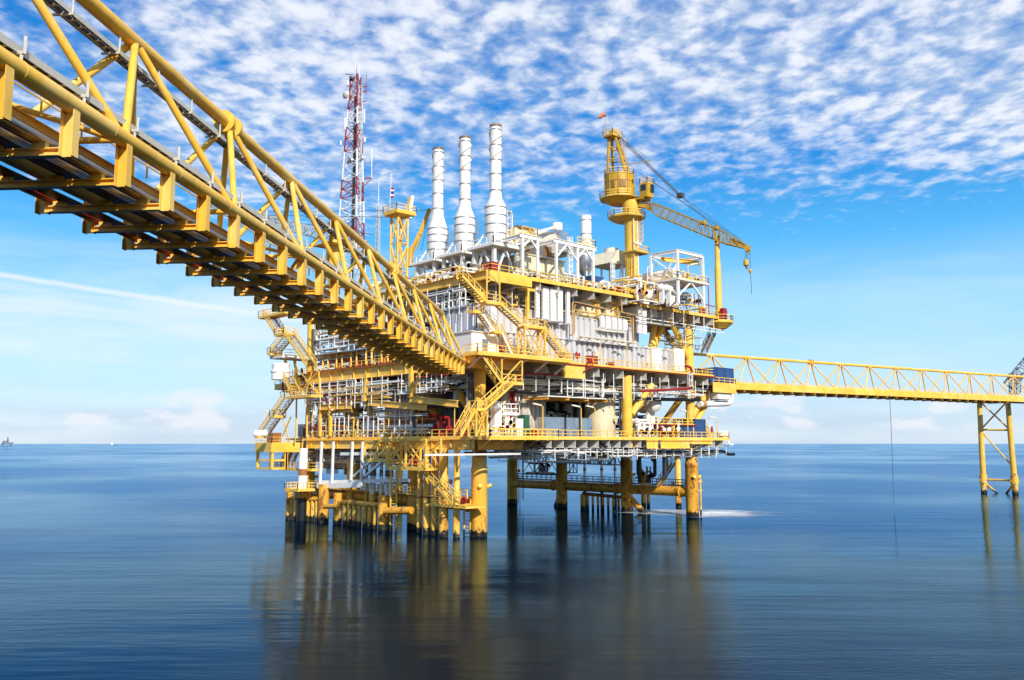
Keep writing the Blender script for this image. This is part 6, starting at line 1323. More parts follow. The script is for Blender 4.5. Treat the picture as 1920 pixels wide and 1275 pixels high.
# ------------------------------------------------------------------ left face
def left_face():
    XA = lambda px, py, x=-3.2: at(px, py, x=x)
    # lower deck machinery along the left edge
    skid('white and grey pipe skid on the lower deck left edge below the yellow U-frame', -2.2, 1.5, 30, 38, ZC, 3.2, 12, [MW, MGR, MCR, MY], red=1); skid('cream and yellow valve skid on the lower deck left edge near the far stair', -2.2, 1.5, 39, 46, ZC, 3, 10, [MCR, MY, MW], red=2); skid('white filter skid on the lower deck left edge beside the ribbed enclosure', -2.2, 1.0, 29, 33, ZC, 3.6, 12, [MW, MWB, MY, MGR])
    vessel_h('filter_vessel', 'white horizontal filter vessel on the lower deck left edge behind the railing', 'vessel', (-.5, 27, ZC + 2.0), 3.6, .8, (0, 1, 0), MWB, ZC)
    pump('red fire pump on the lower deck left of the corner stairs, nearest one', (-1.3, 4.5), ZC, 1.5, MRD, (0, 1, 0)); pump('red fire pump on the lower deck beside the black upright vessel', (-.8, 7.8), ZC, 1.7, MRD, (0, 1, 0)); pump('grey pump with a bent outlet in front of the left ribbed enclosure', (-1.4, 12.5), ZC, 1.5, MGR, (0, 1, 0))
    m = M(); m.lathe((-1.8, 6.3, ZC), [(.5, 0), (.55, .2), (.55, 2.2), (.3, 2.7), (.1, 2.8)], 14); S('red_cylinder', 'upright red cylinder between the red fire pumps', 'cylinder', m, MRD)
    m = M(); m.path([(-1.5, 13.5, ZC + 1), (-1.5, 13.5, ZC + 4.6), (-1.5, 8, ZC + 4.6), (-1.5, 6.4, ZC + 5), (-1.5, 4, ZC + 5)], .3, 10, .8); S('dark_pipe', 'dark pipe running over the red fire pumps', 'pipe', m, MDK)
    m = M(); m.path([(-1.8, 5.2, ZC + 4.6), (-1.8, 3.4, ZC + 4.6), (-1.8, 3.2, ZC + 7.2), (-1.8, .8, ZC + 7.2)], .34, 10, .8); S('green_pipe', 'pale green bent pipe above the red fire pumps', 'pipe', m, paint('pale_green', (.33, .40, .33)))
    for c, l, mt in (((-1.2, 25.2), 'blue drum crate on the lower deck left edge', MBL), ((-1.3, 36.5), 'small dark blue crate by the far yellow frame', MBL), ((-1.4, 43.5), 'pink tarped box near the far left column', paint('faded_pink', (.5, .22, .22))), ((-2.0, 46.0), 'grey switch box beside the far left stair', MGR), ((-1.2, 2.3), 'red crate below the corner stair', MRD)):
        cabinet('equipment_box', l, 'box', c[0] - .8, c[1] - .9, c[0] + .8, c[1] + .9, ZC, ZC + (1.3 if mt is MBL else 2.4), mt, .05, 1)
    # yellow portal beams and monorails
    for (a, b, top, bot, l) in ((1, 14, 748, 765, 'x'),): pass
    t_ = T('monorail_frame', 'yellow monorail frame hanging from the main deck edge left of the corner stairs', 'steel frame', (-4, 7, 19)); 
    O('beam', M().ib(XA(858, 757, -4), XA(768, 748, -4), .95, .5), MY, t_); O('beam', M().ib(XA(800, 764, -3.4), XA(690, 755, -3.4), .95, .5), MY, t_)
    for a, y0_, y1_ in ((771, 745, 690), ): O('post', M().bar(XA(a, y0_, -4), XA(a, y1_, -4), .55), MY, t_)
    O('brace', M().bar(XA(773, 742, -4), XA(788, 697, -4), .3), MY, t_); O('post', M().bar(XA(683, 752, -3.6), XA(688, 700, -3.6), .5), MY, t_); O('brace', M().bar(XA(684, 748, -3.6), XA(692, 715, -3.6), .26), MY, t_)
    t_ = T('portal_frame', 'yellow U-shaped portal frame on the lower deck left edge', 'steel frame', XA(630, 818)); O('beam', M().ib(XA(601, 764), XA(659, 761), 1.0, .5), MY, t_); O('beam', M().ib(XA(606, 771, -2.6), XA(660, 767, -2.6), 1.0, .5), MY, t_)
    for a in (600, 619): O('post', M().bar(XA(a, 818), XA(a, 762), .4), MY, t_)
    for a in (620, 638, 659): O('post', M().bar(XA(a, 760), XA(a, 707), .26), MWB, t_)
    O('brace', M().bar(XA(622, 752), XA(638, 728), .24), MWB, t_); O('brace', M().bar(XA(638, 748), XA(658, 714), .24), MWB, t_)
    for l, y0, y1, n, z0 in (('white pipes and red lines under the left edge of the main deck, near the corner', 2, 14, 16, 20.6), ('white pipes and red lines under the left edge of the main deck, middle bay', 14, 29, 16, 21), ('white and dark pipes under the left edge of the main deck, far bay', 29, 45, 16, 20.5)):
        tangle(l, -3.6, .5, y0, y1, z0, 23.2, n, [MW, MW, MWB, MRD, MDK, MBK, MAL], 1, (.07, .18), hang=23.6)
    tangle('upright tangle of dark and white pipes behind the yellow U-frame', -1, 3, 26, 38, ZC + 1, 22.5, 16, [MBK, MW, MGR, MDK], 1, (.1, .25)); tangle('tangle of grey and dark pipes at the far end of the lower deck left side', 0, 6, 38, 47, ZC + 1, 22.5, 12, [MBK, MW, MGR, MDK, MRD], 1, (.1, .25))
    # main deck left edge: visible below and beyond the bridge
    skid('white valve skid on the main deck left edge under the blue-grey roof', -2.4, 1, 22, 38, ZM, 3.4, 18, [MW, MWB, MCR, MW], red=1); skid('white valve skid on the main deck left edge nearer the corner', -2.4, 1, 10, 21, ZM, 3.4, 14, [MW, MWB, MW, MGR], red=1); skid('dense white pipework inside the main deck behind the left valve skids', 1.5, 5, 10, 40, ZM, 7, 26, [MW, MWB, MW, MAL])
    t_ = T('yellow_frames', 'row of yellow U-shaped frames along the main deck left edge', 'steel frame', (-2.9, 28, ZM))
    for k, y in enumerate((17.5, 22, 26.5, 31, 35.5, 40)): m = M(); m.path([(-2.9, y - 1.4, ZM), (-2.9, y - 1.4, ZM + 3.0), (-2.9, y + 1.4, ZM + 3.0), (-2.9, y + 1.4, ZM)], .17, 4); O('frame', m, MYR, t_)
    for y, l in ((34.8, 'red barrel between the yellow frames, farther one'), (28.5, 'red barrel between the yellow frames, middle one'), (21, 'red barrel between the yellow frames, nearest one')): m = M(); m.lathe((-2.2, y, ZM), [(.5, 0), (.52, .1), (.52, 1.5), (.5, 1.6), (.02, 1.6)], 14); S('barrel', l, 'barrel', m, MRD)
    p, q = XA(690, 655, -3), XA(586, 668, -3); t_ = T('lean_to_roof', 'blue-grey sloping roof over the main deck left edge below the bridge', 'roof', p); m = M(); zc = (p[2] + q[2]) / 2; m.add([(-3.6, p[1], zc), (-3.6, q[1], zc), (1.5, q[1], zc + .9), (1.5, p[1], zc + .9), (-3.6, p[1], zc + .15), (-3.6, q[1], zc + .15), (1.5, q[1], zc + 1.05), (1.5, p[1], zc + 1.05)], [(0, 1, 2, 3), (7, 6, 5, 4), (0, 4, 5, 1), (1, 5, 6, 2), (2, 6, 7, 3), (3, 7, 4, 0)]); O('sheet', m, MAL, t_)
    m = M(); m.path([XA(660, 668, -1), XA(602, 668, -1) , XA(594, 660, -1), XA(594, 600, -1)], .55, 14, 1.8, 6); S('fat_white_pipe', 'fat white bent pipe above the blue-grey roof left of the bridge', 'pipe', m, MWB)
    m = M(); m.path([XA(638, 660, -1), XA(638, 612, -1)], .75, 12); m.path([XA(665, 658, -.5), XA(665, 620, -.5)], .5, 12); S('white_columns', 'two thick white upright pipes beside the fat bent pipe', 'pipe', m, MWB)
    stairs('white stair flight by the fat white pipe below the bridge', XA(612, 608, -2), XA(632, 655, -2), (1, 0, 0), MWB)
    tangle('white pipes and beams under the upper deck left edge, far part', -2, 3, 20, 44, 31.5, 36, 24, [MW, MWB, MAL, MDK, MY], 1, (.08, .22), hang=36.3)
    for l, y0, y1, z0, z1, n in (('bright white pipe frame along the outer left edge under the main deck, near part', 3, 15, 20.6, 23.0, 8), ('bright white pipe frame along the outer left edge under the main deck, far part', 18, 44, 19.2, 23.0, 20)):
        tangle(l, -3.9, -2.6, y0, y1, z0, z1, n, [MWB, MW, MWB, MY, MRD], 1, (.06, .13), hang=23.6)
    tangle('dense white pipes and ducts above the blue-grey roof on the main deck left side', -2.4, 1.5, 14, 42, ZM + 4, 31.5, 30, [MWB, MW, MWB, MAL], 1, (.08, .26), hang=36.3)
    tangle('white and yellow pipes along the main deck left edge behind the yellow frames', -2.3, .5, 6, 44, ZM + .6, ZM + 3.4, 18, [MWB, MW, MY, MRD], 1, (.07, .18))
    tangle('mixed small pipes just inside the lower deck left railing', -2.4, -.5, 9, 44, ZC + .5, ZC + 3.6, 16, [MWB, MW, MGR, MY, MRD], 1, (.06, .16))
    t_ = T('pipe_trestle', 'white upright pipe support frames standing along the lower deck left edge', 'frames', (-2.7, 26, ZC))
    for k in range(12): y = 10 + k * 2.9; h = 3.0 + 2.2 * ((k * 7) % 3); O('frame', M().path([(-2.7, y, ZC), (-2.7, y, ZC + h), (-2.7, y + 1.3, ZC + h), (-2.7, y + 1.3, ZC)], .09, 5), MWB if k % 3 else MYR, t_)
    m = M(); m.grid((-3.0, 42, 33.2), (0, -14, 0), (0, 0, 2.6), 8, 2, .14); m.grid((-3.2, 30, 28.2), (0, -12, 0), (0, 0, 2.4), 7, 2, .12); S('pipe_grid', 'white grid of support bars behind the bridge on the main deck left side', 'frame', m, MWB)
    # far-left zigzag stairs
    x = -6.0; X_ = lambda a, b_: at(a, b_, x=x)
    def fl(l, a, b_): stairs(l, X_(*a), X_(*b_), (-1.9, 0, 0))
    fl('topmost yellow stair flight of the zigzag at the far left, with grated treads', (511, 591), (534, 627)); fl('long yellow stair flight of the far-left zigzag descending right to the main deck', (551, 626), (594, 688)); fl('yellow stair flight of the far-left zigzag sloping down to the left', (551, 632), (523, 664)); fl('yellow stair flight of the far-left zigzag between main deck and hanging landing', (548, 706), (566, 742)); fl('long yellow stair from the hanging landing to the far left lower deck corner', (553, 745), (502, 818))
    def ld(l, a, b_, py): p, q = X_(a, py), X_(b_, py); landing(l, x - 2.0, min(p[1], q[1]), x + .3, max(p[1], q[1]), (p[2] + q[2]) / 2, 'lfb')
    ld('uppermost yellow landing of the far-left zigzag stair', 503, 552, 592); ld('second yellow landing of the far-left zigzag stair', 533, 551, 628); ld('low left landing of the far-left zigzag stair', 520, 526, 664); ld('hanging yellow landing below the main deck at the far left', 553, 602, 744); ld('small mid-flight landing on the lowest far-left stair', 524, 533, 781)
    m = M()
    for a, b_ in ((556, 590), (600, 590)): m.bar(X_(a, 744), X_(a - 3, 690), .2)
    m.bar(X_(556, 744), X_(600, 692), .18); m.bar(X_(602, 744), X_(558, 692), .18); m.bar(X_(572, 744), X_(586, 692), .16); S('stair_bracing', 'yellow cross bracing that hangs the far-left landing from the main deck', 'bracing', m, MY)
    m = M(); 
    for a in (555, 575): m.bar(X_(a, 820), X_(a + 1, 745), .22)
    m.bar(X_(530, 782), X_(540, 818), .18); m.bar(X_(545, 782), X_(530, 818), .18); S('stair_support', 'yellow props under the lowest far-left stair', 'props', m, MY)
    # white winch drum on the small left platform
    c = at(526, 708, x=-7.5); t_ = T('winch', 'white capped winch drum on the small far-left platform', 'winch', (c[0], c[1], 24.1)); O('drum', M().lathe((c[0], c[1], 0), [(1.6, 24.1), (1.6, 25.3), (1.75, 25.4), (1.75, 25.7), (1.5, 25.8), (1.6, 26.8), (1.3, 27.0), (.02, 27.0)], 20), MWB, t_)
    m = M(); m.lathe((c[0] + 3.0, c[1] - 2, 25.6), [(.55, -.05), (.65, -.05), (.65, .05), (.55, .05), (.55, -.05)], 16, (.6, -.7, 0)); O('handwheel', m, MBR, t_)
    m = M(); m.path([at(530, 716, x=-7), at(530, 732, x=-7), at(552, 738, x=-7)], .2, 8, .6); S('red_pipe', 'dark red pipe bending down below the small far-left platform', 'pipe', m, MRD)
    for a, b_, l in ((524, 782, 'tall yellow lamp post above the lowest far-left stair'), (494, 818, 'yellow lamp post at the far left corner of the lower deck')): p = at(a, b_, x=-6.5); lamp_post(l, p, 4.4, (.6, -.7, 0))
    for a, l in ((584, 'yellow lamp post leaning on the lower deck left railing by the far column'), (622, 'yellow lamp post on the lower deck left railing beside the U-frame'), (708, 'yellow lamp post on the lower deck left railing by the ribbed enclosure'), (852, 'yellow lamp post on the lower deck left railing near the red pumps')): p = at(a, 818, x=-2.7); lamp_post(l, (-2.7, p[1], ZC), 4.4, (-.5, -.8, 0))
    m = M(); p = X_(512, 818); m.bx(-6.6, p[1] - 1.2, 13.05, -5, p[1] + 1.2, 14.9); S('rusty_bin', 'rusty red waste skip under the far-left stair on the lower deck', 'skip', m, MRUS)
    t_ = T('warm_lamp', 'round lit bulkhead lamp on the far left column above the lower deck', 'lamp', at(589, 773, x=-1.2)); g = bpy.data.materials.new('lamp_glow'); g.use_nodes = True; nd = g.node_tree.nodes['Principled BSDF']; nd.inputs['Emission Color'].default_value = (1, .6, .25, 1); nd.inputs['Emission Strength'].default_value = 1.6
    O('bulb', M().lathe(at(589, 774, x=-1.2), [(.05, -.3), (.3, -.15), (.3, .15), (.05, .3)], 12), g, t_); O('bracket', M().bar(at(589, 772, x=-1.2), at(589, 768, x=-.6), .15), MDK, t_)
    # things hung under the lower deck on the left
    vessel_h('drain_vessel', 'big grey horizontal vessel hung under the lower deck on the left side', 'vessel', (.5, 37.5, 10.0), 9.5, 1.45, (0, 1, 0), MAL, 7.7); vessel_h('drain_vessel', 'long grey drum high under the lower deck at the far left', 'vessel', (1.0, 46, 10.8), 8, 1.0, (0, 1, 0), MGR, 9.2)
    tangle('dark and white pipes hanging under the lower deck on the left side', -3, 2, 14, 44, 10.2, 12, 18, [MBK, MW, MGR, MDK], 1, (.08, .2), hang=12.2)
    stairs('yellow stair flight under the lower deck at the far left', at(553, 835, x=-4), at(536, 876, x=-4), (-1.1, 0, 0)); stairs('second yellow stair under the lower deck beside the grey vessel', at(562, 842, x=-3), at(548, 876, x=-3), (-1.1, 0, 0))
    p, q = at(521, 877, x=-4), at(597, 877, x=-4); landing('yellow railed walkway hung beneath the lower deck at the far left', -5.4, min(p[1], q[1]), -3.2, max(p[1], q[1]), p[2], 'lfb')
    # white trapeze frame with long tray
    t_ = T('trapeze_frame', 'white hanging frame with long horizontal trays under the lower deck left side', 'hanging frame', XA(640, 905)); 
    for a, b_ in ((600, 911), (622, 912), (658, 900), (677, 907)): O('post', M().bar(XA(a, b_, -4), XA(a + 3, 828, -4), .34), MWB, t_)
    O('beam', M().bar(XA(597, 911, -4), XA(680, 909, -4), .5, .8), MWB, t_); O('beam', M().bar(XA(606, 904, -3.4), XA(770, 900, -3.4), .5, .55), MW, t_); O('beam', M().bar(XA(640, 851, -3.4), XA(744, 850, -3.4), .4, .5), MWB, t_)
    O('brace', M().bar(XA(660, 896, -3.6), XA(705, 856, -3.6), .35), MAL, t_); O('brace', M().bar(XA(680, 897, -3.6), XA(716, 866, -3.6), .35), MAL, t_)
    # yellow X-braced access cages hung below the deck
    def hcage(l, a, b_, top, bot, x, w, nb):
        p, q = at(a, bot, x=x), at(b_, bot, x=x); zt, zb = zv(((x, p[1])), top), p[2]; ya, yb = min(p[1], q[1]), max(p[1], q[1]); t_ = T('access_cage', l, 'access platform', (x, (ya + yb) / 2, zb))
        O('floor', M().bx(x - w, ya, zb - .35, x, yb, zb), MY, t_); m = M()
        for xx in (x, x - w):
            for k in range(nb + 1): y = ya + (yb - ya) * k / nb; m.bar((xx, y, zb), (xx, y, zt), .28)
            m.bar((xx, ya, zt), (xx, yb, zt), .28)
            for k in range(nb): m.xbr((xx, ya + (yb - ya) * k / nb, zb), (0, (yb - ya) / nb, 0), (0, 0, zt - zb), .17)
        O('bracing', m, MY, t_); m = M(); m.rail([(x - w, ya, zb), (x - w, yb, zb)], r=.05); O('railing', m, MYR, t_)
    hcage('yellow X-braced cage hung under the lower deck, farther one', 706, 753, 827, 861, -4, 2.2, 2); hcage('yellow X-braced cage hung under the lower deck, nearer one with a red box', 752, 826, 825, 875, -5, 2.6, 2)
    p = at(770, 871, x=-6); m = M(); m.bx(-6.4, p[1] - .9, p[2], -5.4, p[1] + .9, p[2] + 1.0); S('equipment_box', 'red box in the nearer yellow hanging cage', 'box', m, MRD)
    stairs('yellow stair from the nearer hanging cage down to the boat landing', at(800, 880, x=-5), at(861, 944, x=-5), (-1.2, 0, 0))
    p = at(878, 948, x=-3); landing('small yellow boat landing platform at the corner leg', -4.8, -2.8, -1.2, 5.4, p[2], 'lb')
left_face()

# ------------------------------------------------------------------ jacket items at the waterline
def jacket():
    for i, (px, py, w, l) in enumerate(((770.5, 991, 14.5, 'yellow conductor pipe left of the others, with a dark rusty foot'), (786, 998, 10.5, 'slim yellow conductor pipe beside the leftmost one'), (800, 1001, 14, 'yellow conductor pipe under the hanging stair, third of five'), (815, 1003, 13.5, 'yellow conductor pipe, fourth of five'), (831.5, 1006, 16, 'thickest yellow conductor pipe, rightmost of five'), (855.5, 1008.5, 12, 'single yellow pipe standing by the boat landing'))):
        c = at(px, py, z=0); D = float((V(*c) - CC) @ CF); r = w / 2 / FOC * D; t_ = T('conductor_pipe', l, 'pipe', (c[0], c[1], 0)); zs = zv(c[:2], 932)
        O('pipe', M().lathe((c[0], c[1], 0), [(r * 1.08, -6), (r * 1.08, zs - 3.2), (r * 1.08, zs), (r, zs + .1), (r * .96, 12.4)], 18), MYG, t_)
        m = M(); m.lathe((c[0], c[1], zs), [(r, -.12), (r * 1.2, -.1), (r * 1.2, .1), (r, .12)], 18); O('clamp_ring', m, MRUS, t_)
    for px, py, r, b, l in ((686, 985, .26, 0, 'thin white riser pipe with black foot, farthest of the group'), (697.5, 988, .5, 1, 'thicker white riser pipe with black and orange bands'), (713.5, 990, .27, 1, 'thin white riser pipe between the thick one and the pair'), (724.5, 992, .32, 1, 'white riser pipe, left of the close pair'), (732, 995, .32, 1, 'white riser pipe, right of the close pair')):
        c = at(px, py, z=0); c = (c[0] + 2.0, c[1] + 1.5); D = float((V(c[0], c[1], 5) - CC) @ CF); P0 = V(c[0], c[1], 0); xx = 960 + FOC * ((P0 - CC) @ CR) / ((P0 - CC) @ F3); c = tuple(V(*c, 0) + CR * (px - xx) / FOC * D)[:2]
        t_ = T('riser_pipe', l, 'pipe', (*c, 0)); O('pipe', M().tube((*c, 5.0), (*c, 12.3), r, 12), MWB, t_); O('lower_pipe', M().tube((*c, 3.0), (*c, 5.0), r * 1.1, 12), MYG, t_); O('foot', M().tube((*c, -5), (*c, 3.0), r * 1.1, 12), MBK, t_)
        m = M(); m.tube((*c, 7.9), (*c, 8.15), r * 1.12, 12); m.tube((*c, 8.6), (*c, 8.8), r * 1.12, 12); O('black_band', m, MBK, t_); O('orange_band', M().tube((*c, 8.18), (*c, 8.57), r * 1.1, 12), MRUS, t_)
    c = at(568, 979, z=0); c = (c[0] + 1.2, c[1] + 2.5); t_ = T('striped_riser', 'fat white riser with an orange band at the far left leg', 'pipe', (*c, 0)); O('pipe', M().lathe((*c, 0), [(.8, 5.2), (.8, 10.4), (.72, 10.5), (.72, 12.2)], 18), MWB, t_); O('orange_band', M().tube((*c, 7.6), (*c, 8.7), .83, 18), MRUS, t_); O('flange', M().lathe((*c, 0), [(.9, 3.7), (1.35, 3.9), (1.35, 4.9), (1.0, 5.2)], 18), MYX, t_); O('foot', M().tube((*c, -5), (*c, 3.7), .95, 16), MBK, t_)
    # boat bumpers: header pipes with short piles
    def bumper(l, pa, pb, n, r, zt, posts):
        a, b = V(*at(*pa, z=0)), V(*at(*pb, z=0)); t_ = T('boat_bumper', l, 'boat bumper', tuple((a + b) / 2)); O('header', M().tube(a + V(0, 0, zt), b + V(0, 0, zt), r * 1.25, 12), MYX, t_)
        for k in range(n): c = a + (b - a) * (k + .5) / n; O('pile', M().tube(c + V(0, 0, -4), c + V(0, 0, zt), r, 10), MYG, t_)
        for f, rr, h in posts: c = a + (b - a) * f; O('post', M().tube(c + V(0, 0, -5), c + V(0, 0, h), rr, 14), MYX, t_)
    bumper('yellow boat bumper of short piles at the far left of the jacket', (542, 974), (606, 979), 8, .34, 3.7, ((0, .62, 5.2), (1.0, .9, 6.2)))
    bumper('yellow boat bumper of short piles in front of the middle left leg', (632, 983), (718, 994), 9, .36, 3.6, ((0, .72, 5.0), (1.0, .8, 5.2)))
    m = M(); m.path([at(608, 950, x=-6), at(632, 949, x=-6)], .4, 10); m.path([at(722, 958, x=-6), at(772, 957, x=-5)], .55, 12); S('link_pipe', 'yellow link pipes tying the boat bumpers to the conductors', 'pipe', m, MYX)
    m = M(); m.path([at(640, 948, x=-4), at(655, 944, x=-3), at(662, 956, x=-1)], .6, 10, .8); S('rusty_elbow', 'red rusty elbow pipe behind the middle left leg', 'pipe', m, MRUS)
    # catwalks with handrails along both rows of legs
    for x, l, mt in ((-1.2, 'yellow railed catwalk along the rusty brace on the left row of legs', MYR), (51.5, 'thin grey railed catwalk along the rusty brace on the right row of legs', MGR)):
        t_ = T('catwalk', l, 'catwalk', (x, 24, 5.2)); O('floor', M().bx(x - .6, .5, 5.2, x + .6, 48, 5.3), MGT, t_); m = M(); m.rail([(x - .6, .5, 5.3), (x - .6, 48, 5.3)], r=.05, sp=1.5); m.rail([(x + .6, .5, 5.3), (x + .6, 48, 5.3)], r=.05, sp=1.5); O('railing', m, mt, t_)
    p, q = at(541, 921, x=-8), at(560, 921, x=-8); t_ = landing('small railed yellow platform on posts at the far left of the jacket', -8.8, min(p[1], q[1]) - 1, -5.5, max(p[1], q[1]), 5.4, 'lfrb', zleg=None)
    for a, l in ((737, 'tall yellow boat ladder standing in the water left of the conductors'), (876, 'tall yellow boat ladder below the boat landing')):
        p = at(a, 996 if a < 800 else 1006, z=0); m = M(); h = 9 if a < 800 else 5.2
        for s_ in (-.45, .45): m.tube(tuple(V(*p) + CR * s_ + V(0, 0, -2)), tuple(V(*p) + CR * s_ + V(0, 0, h)), .13, 8)
        for k in range(int(h / .45)): m.tube(tuple(V(*p) - CR * .45 + V(0, 0, k * .45)), tuple(V(*p) + CR * .45 + V(0, 0, k * .45)), .05, 5)
        S('boat_ladder', l, 'ladder', m, MYG)
    # right row: hung work basket, small piles, black pump pipes, conductor, stair
    p, q = at(1003, 886, x=49), at(1046, 887, x=49); t_ = T('hung_basket', 'grey X-braced basket with valves hung between the far right legs', 'work basket', p)
    ya, yb = min(p[1], q[1]), max(p[1], q[1]); zb = p[2]; zt = 11.6; O('floor', M().bx(45.5, ya, zb - .3, 49, yb, zb), MDK, t_); m = M()
    for x in (45.5, 49):
        for y in (ya, (ya + yb) / 2, yb): m.bar((x, y, zb), (x, y, zt), .22)
        m.xbr((x, ya, zb), (0, (yb - ya) / 2, 0), (0, 0, zt - zb - 1), .13); m.xbr((x, (ya + yb) / 2, zb), (0, (yb - ya) / 2, 0), (0, 0, zt - zb - 1), .13); m.bar((x, ya, zt - 1), (x, yb, zt - 1), .2)
    O('frame', m, MGR, t_); skid('dark valve cluster inside the hung grey basket', 46, 48.5, ya + .5, yb - .5, zb, 3.4, 6, [MDK, MGR, MBR], red=1)
    t_ = T('truss_walkway', 'dark grey lattice walkway under the lower deck between the right legs', 'walkway', (48, 24, 10)); p, q = at(1046, 858, x=49), at(1158, 862, x=49); lattice(p, q, 2.0, 12, .14, MGR, t_, 'lattice'); p2, q2 = at(1068, 886, x=51), at(1082, 886, x=51); m = M(); m.grid((51, q2[1], p2[2]), (0, p2[1] - q2[1], 0), (0, 0, 3.6), 2, 1, .16); m.xbr((51, q2[1], p2[2]), (0, p2[1] - q2[1], 0), (0, 0, 3.6), .12); O('hanger', m, MGR, t_)
    a, b = V(*at(1093, 954, z=0)), V(*at(1170, 958, z=0)); t_ = T('boat_bumper', 'dark row of small piles under a rusty header behind the right-hand legs', 'boat bumper', tuple((a + b) / 2)); O('header', M().tube(a + V(0, 0, 3.0), b + V(0, 0, 2.6), .35, 10), MRUS, t_)
    for k in range(9): c = a + (b - a) * k / 8; O('pile', M().tube(c + V(0, 0, -3), c + V(0, 0, 2.9), .5 if k == 0 else .26, 10), MYG, t_)
    for px, r in ((1097, .3), (1129, .3), (1154, .28)):
        c = at(px, 950, z=0); t_ = T('riser_pipe', 'grey-white riser pipe between the far right legs, %s of three' % {1097: 'left', 1129: 'middle', 1154: 'right'}[px], 'pipe', c); O('pipe', M().tube((c[0], c[1], 4), (c[0], c[1], 12), r, 10), MAL, t_); O('foot', M().tube((c[0], c[1], -4), (c[0], c[1], 4), r * 1.2, 10), MBK, t_); O('band', M().tube((c[0], c[1], 7.4), (c[0], c[1], 7.9), r * 1.15, 10), MRUS, t_)
    c = at(1272.5, 952, z=0); t_ = T('conductor_pipe', 'yellow conductor pipe just left of the rusty right-hand corner leg', 'pipe', c); O('pipe', M().lathe((c[0], c[1], 0), [(.62, -5), (.62, 9), (.56, 9.2), (.56, 12.2)], 16), MYG, t_)
    for px, l in ((1207, 'short yellow caisson beside the second right leg, left of two'), (1216, 'short yellow caisson beside the second right leg, right of two')): c = at(px, 951, z=0); m = M(); m.tube((c[0], c[1], -5), (c[0], c[1], 6.0), .5 if px < 1210 else .36, 14); S('caisson', l, 'caisson', m, MYG)
    c = at(1200, 935, x=49); 
    m = M(); m.path([at(1198, 890, x=49), at(1198, 850, x=49), at(1206, 855, x=49), at(1206, 845, x=49)], .5, 10, .4); m.path([at(1198, 890, x=49), at(1200, 905, x=49)], .35, 10); S('black_pump_pipe', 'thick black pump pipe hanging under the lower deck right of the second leg', 'pipe', m, MBK)
    m = M(); m.path([at(1216, 905, x=48), at(1216, 892, x=48), at(1224, 893, x=48), at(1228, 890, x=48), at(1227.5, 852, x=48), at(1240, 851, x=48)], .34, 10, .8); m.path([at(1222, 851, x=48), at(1222, 863, x=48), at(1226, 864, x=48)], .2, 8, .4); S('black_loop_pipe', 'black bent pipe loop under the lower deck left of the hanging grey pump', 'pipe', m, MBK)
    skid('small yellow and dark valve cluster on the catwalk beside the second right leg', at(1204, 912, x=50)[0] - 1, at(1204, 912, x=50)[0] + 1, 9.5, 12, 5.3, 4, 7, [MY, MDK, MBR, MYG])
    m = M(); a = at(1313, 906, y=-.5); m.tube((a[0], -.5, -2), (a[0], -.5, 6.8), .16, 8); m.bar((a[0] - 1, -.5, 6.2), (a[0] + .3, -.5, 6.2), .3); m.bar((a[0] - 1, -.5, 4.6), (a[0] + .4, -.5, 4.6), .2); S('guide_pipe', 'thin yellow guide pipe bracketed to the right side of the rusty corner leg', 'pipe', m, MYG)
    stairs('thin yellow stair rising from the right catwalk to the lower deck', at(1266, 868, x=50), at(1238, 912, x=50), (-1, 0, 0))
    t_ = T('lifebuoy', 'dark ring lifebuoy on the right catwalk railing by the conductor', 'lifebuoy', at(1262, 907, x=51)); O('ring', M().lathe(at(1262, 907, x=50.9), [(.4, -.08), (.62, 0), (.4, .08), (.36, 0), (.4, -.08)], 16, (.3, -1, 0)), MDK, t_)
    t_ = T('lifebuoy', 'red lifebuoy on the boat landing railing by the near corner leg', 'lifebuoy', at(870, 937, x=-4.6)); O('ring', M().lathe(at(870, 938, x=-4.9), [(.3, -.08), (.52, 0), (.3, .08), (.26, 0), (.3, -.08)], 16, (-1, -.3, 0)), MRD, t_)
    for px in (1009, 1012): pass
    m = M()
    for px, y0, y1 in ((972, 862, 945), (975, 862, 950), (979, 860, 935), (981.5, 860, 938)): m.tube(at(px, y0, x=46), at(px, y1, x=46), .07, 5)
    S('hanging_hoses', 'four thin dark hoses hanging from the left caisson head', 'hoses', m, MBK)
jacket()
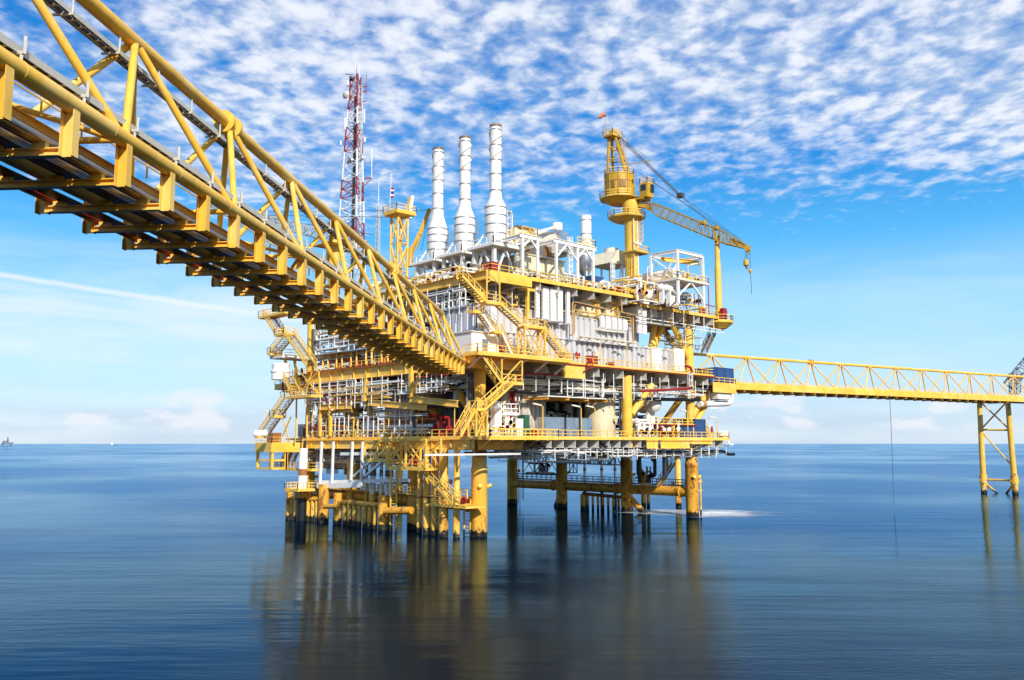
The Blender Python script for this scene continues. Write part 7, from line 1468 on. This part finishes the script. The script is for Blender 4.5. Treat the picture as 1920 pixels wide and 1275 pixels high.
# ------------------------------------------------------------------ far platforms on the horizon
def far():
    for px, py, D, k, l in ((14, 830, 5200, 1.0, 'tiny distant rig with a derrick on the horizon at the far left'), (1367, 829, 4200, .6, 'tiny pale distant platform on the horizon right of the big platform')):
        b = V(*atd(px, 831, D)); b[2] = 0; t_ = T('distant_platform', l, 'distant platform', tuple(b)); s = 32 * k; mt = MGR if px != 1367 else MWB
        O('deck', M().bx(b[0] - s * .8, b[1] - s * .8, s * .35, b[0] + s * .8, b[1] + s * .8, s * .62), mt, t_)
        for u in (-1, 1):
            for v in (-1, 1): O('leg', M().tube((b[0] + u * s * .6, b[1] + v * s * .6, -5), (b[0] + u * s * .55, b[1] + v * s * .55, s * .35), s * .07, 8), mt, t_)
        if k > .5: O('derrick', M().tube((b[0], b[1], s * .62), (b[0], b[1], s * 1.7), s * .22, 4, s * .05), mt, t_)
        O('cabin', M().bx(b[0] - s * .7, b[1] - s * .4, s * .62, b[0] - s * .2, b[1] + s * .4, s * .9), mt, t_)
    b = V(*atd(212, 831, 5600)); b[2] = 0; t_ = T('ship', 'tiny supply ship on the left horizon', 'ship', tuple(b)); a = CR * 1.0; m = M(); pr = [(-16, 3.5), (-14, 0), (14, 0), (17, 4.5), (9, 4.0), (-4, 3.0)]
    m.add([tuple(b + a * x + V(0, 0, z) + CF * d) for d in (-4, 4) for x, z in pr], [tuple(range(6)), tuple(range(11, 5, -1))] + [(i, (i + 1) % 6, 6 + (i + 1) % 6, 6 + i) for i in range(6)]); O('hull', m, MGR, t_)
    m = M(); m.cb(tuple(b - a * 8 + V(0, 0, 3)), 9, 7, 8); m.cb(tuple(b - a * 8 + V(0, 0, 11)), 6, 6, 4); m.tube(tuple(b - a * 8 + V(0, 0, 14)), tuple(b - a * 8 + V(0, 0, 22)), .8, 6); O('cabin', m, MWB, t_)
    # second platform visible under the deck between the conductors
    b = V(*atd(748, 920, 235)); b[2] = 0; t_ = T('distant_platform', 'part of a dark pier with yellow legs seen under the lower deck between the conductors', 'pier', tuple(b)); O('beam', M().bar(tuple(b - CR * 4 + V(0, 0, 3)), tuple(b + CR * 14 + V(0, 0, 3)), 1.4, 1.2), MDK, t_)
    for k in (0, 12): O('leg', M().tube(tuple(b + CR * k + V(0, 0, -4)), tuple(b + CR * k + V(0, 0, 14)), 1.0, 12), MYG, t_)
far()
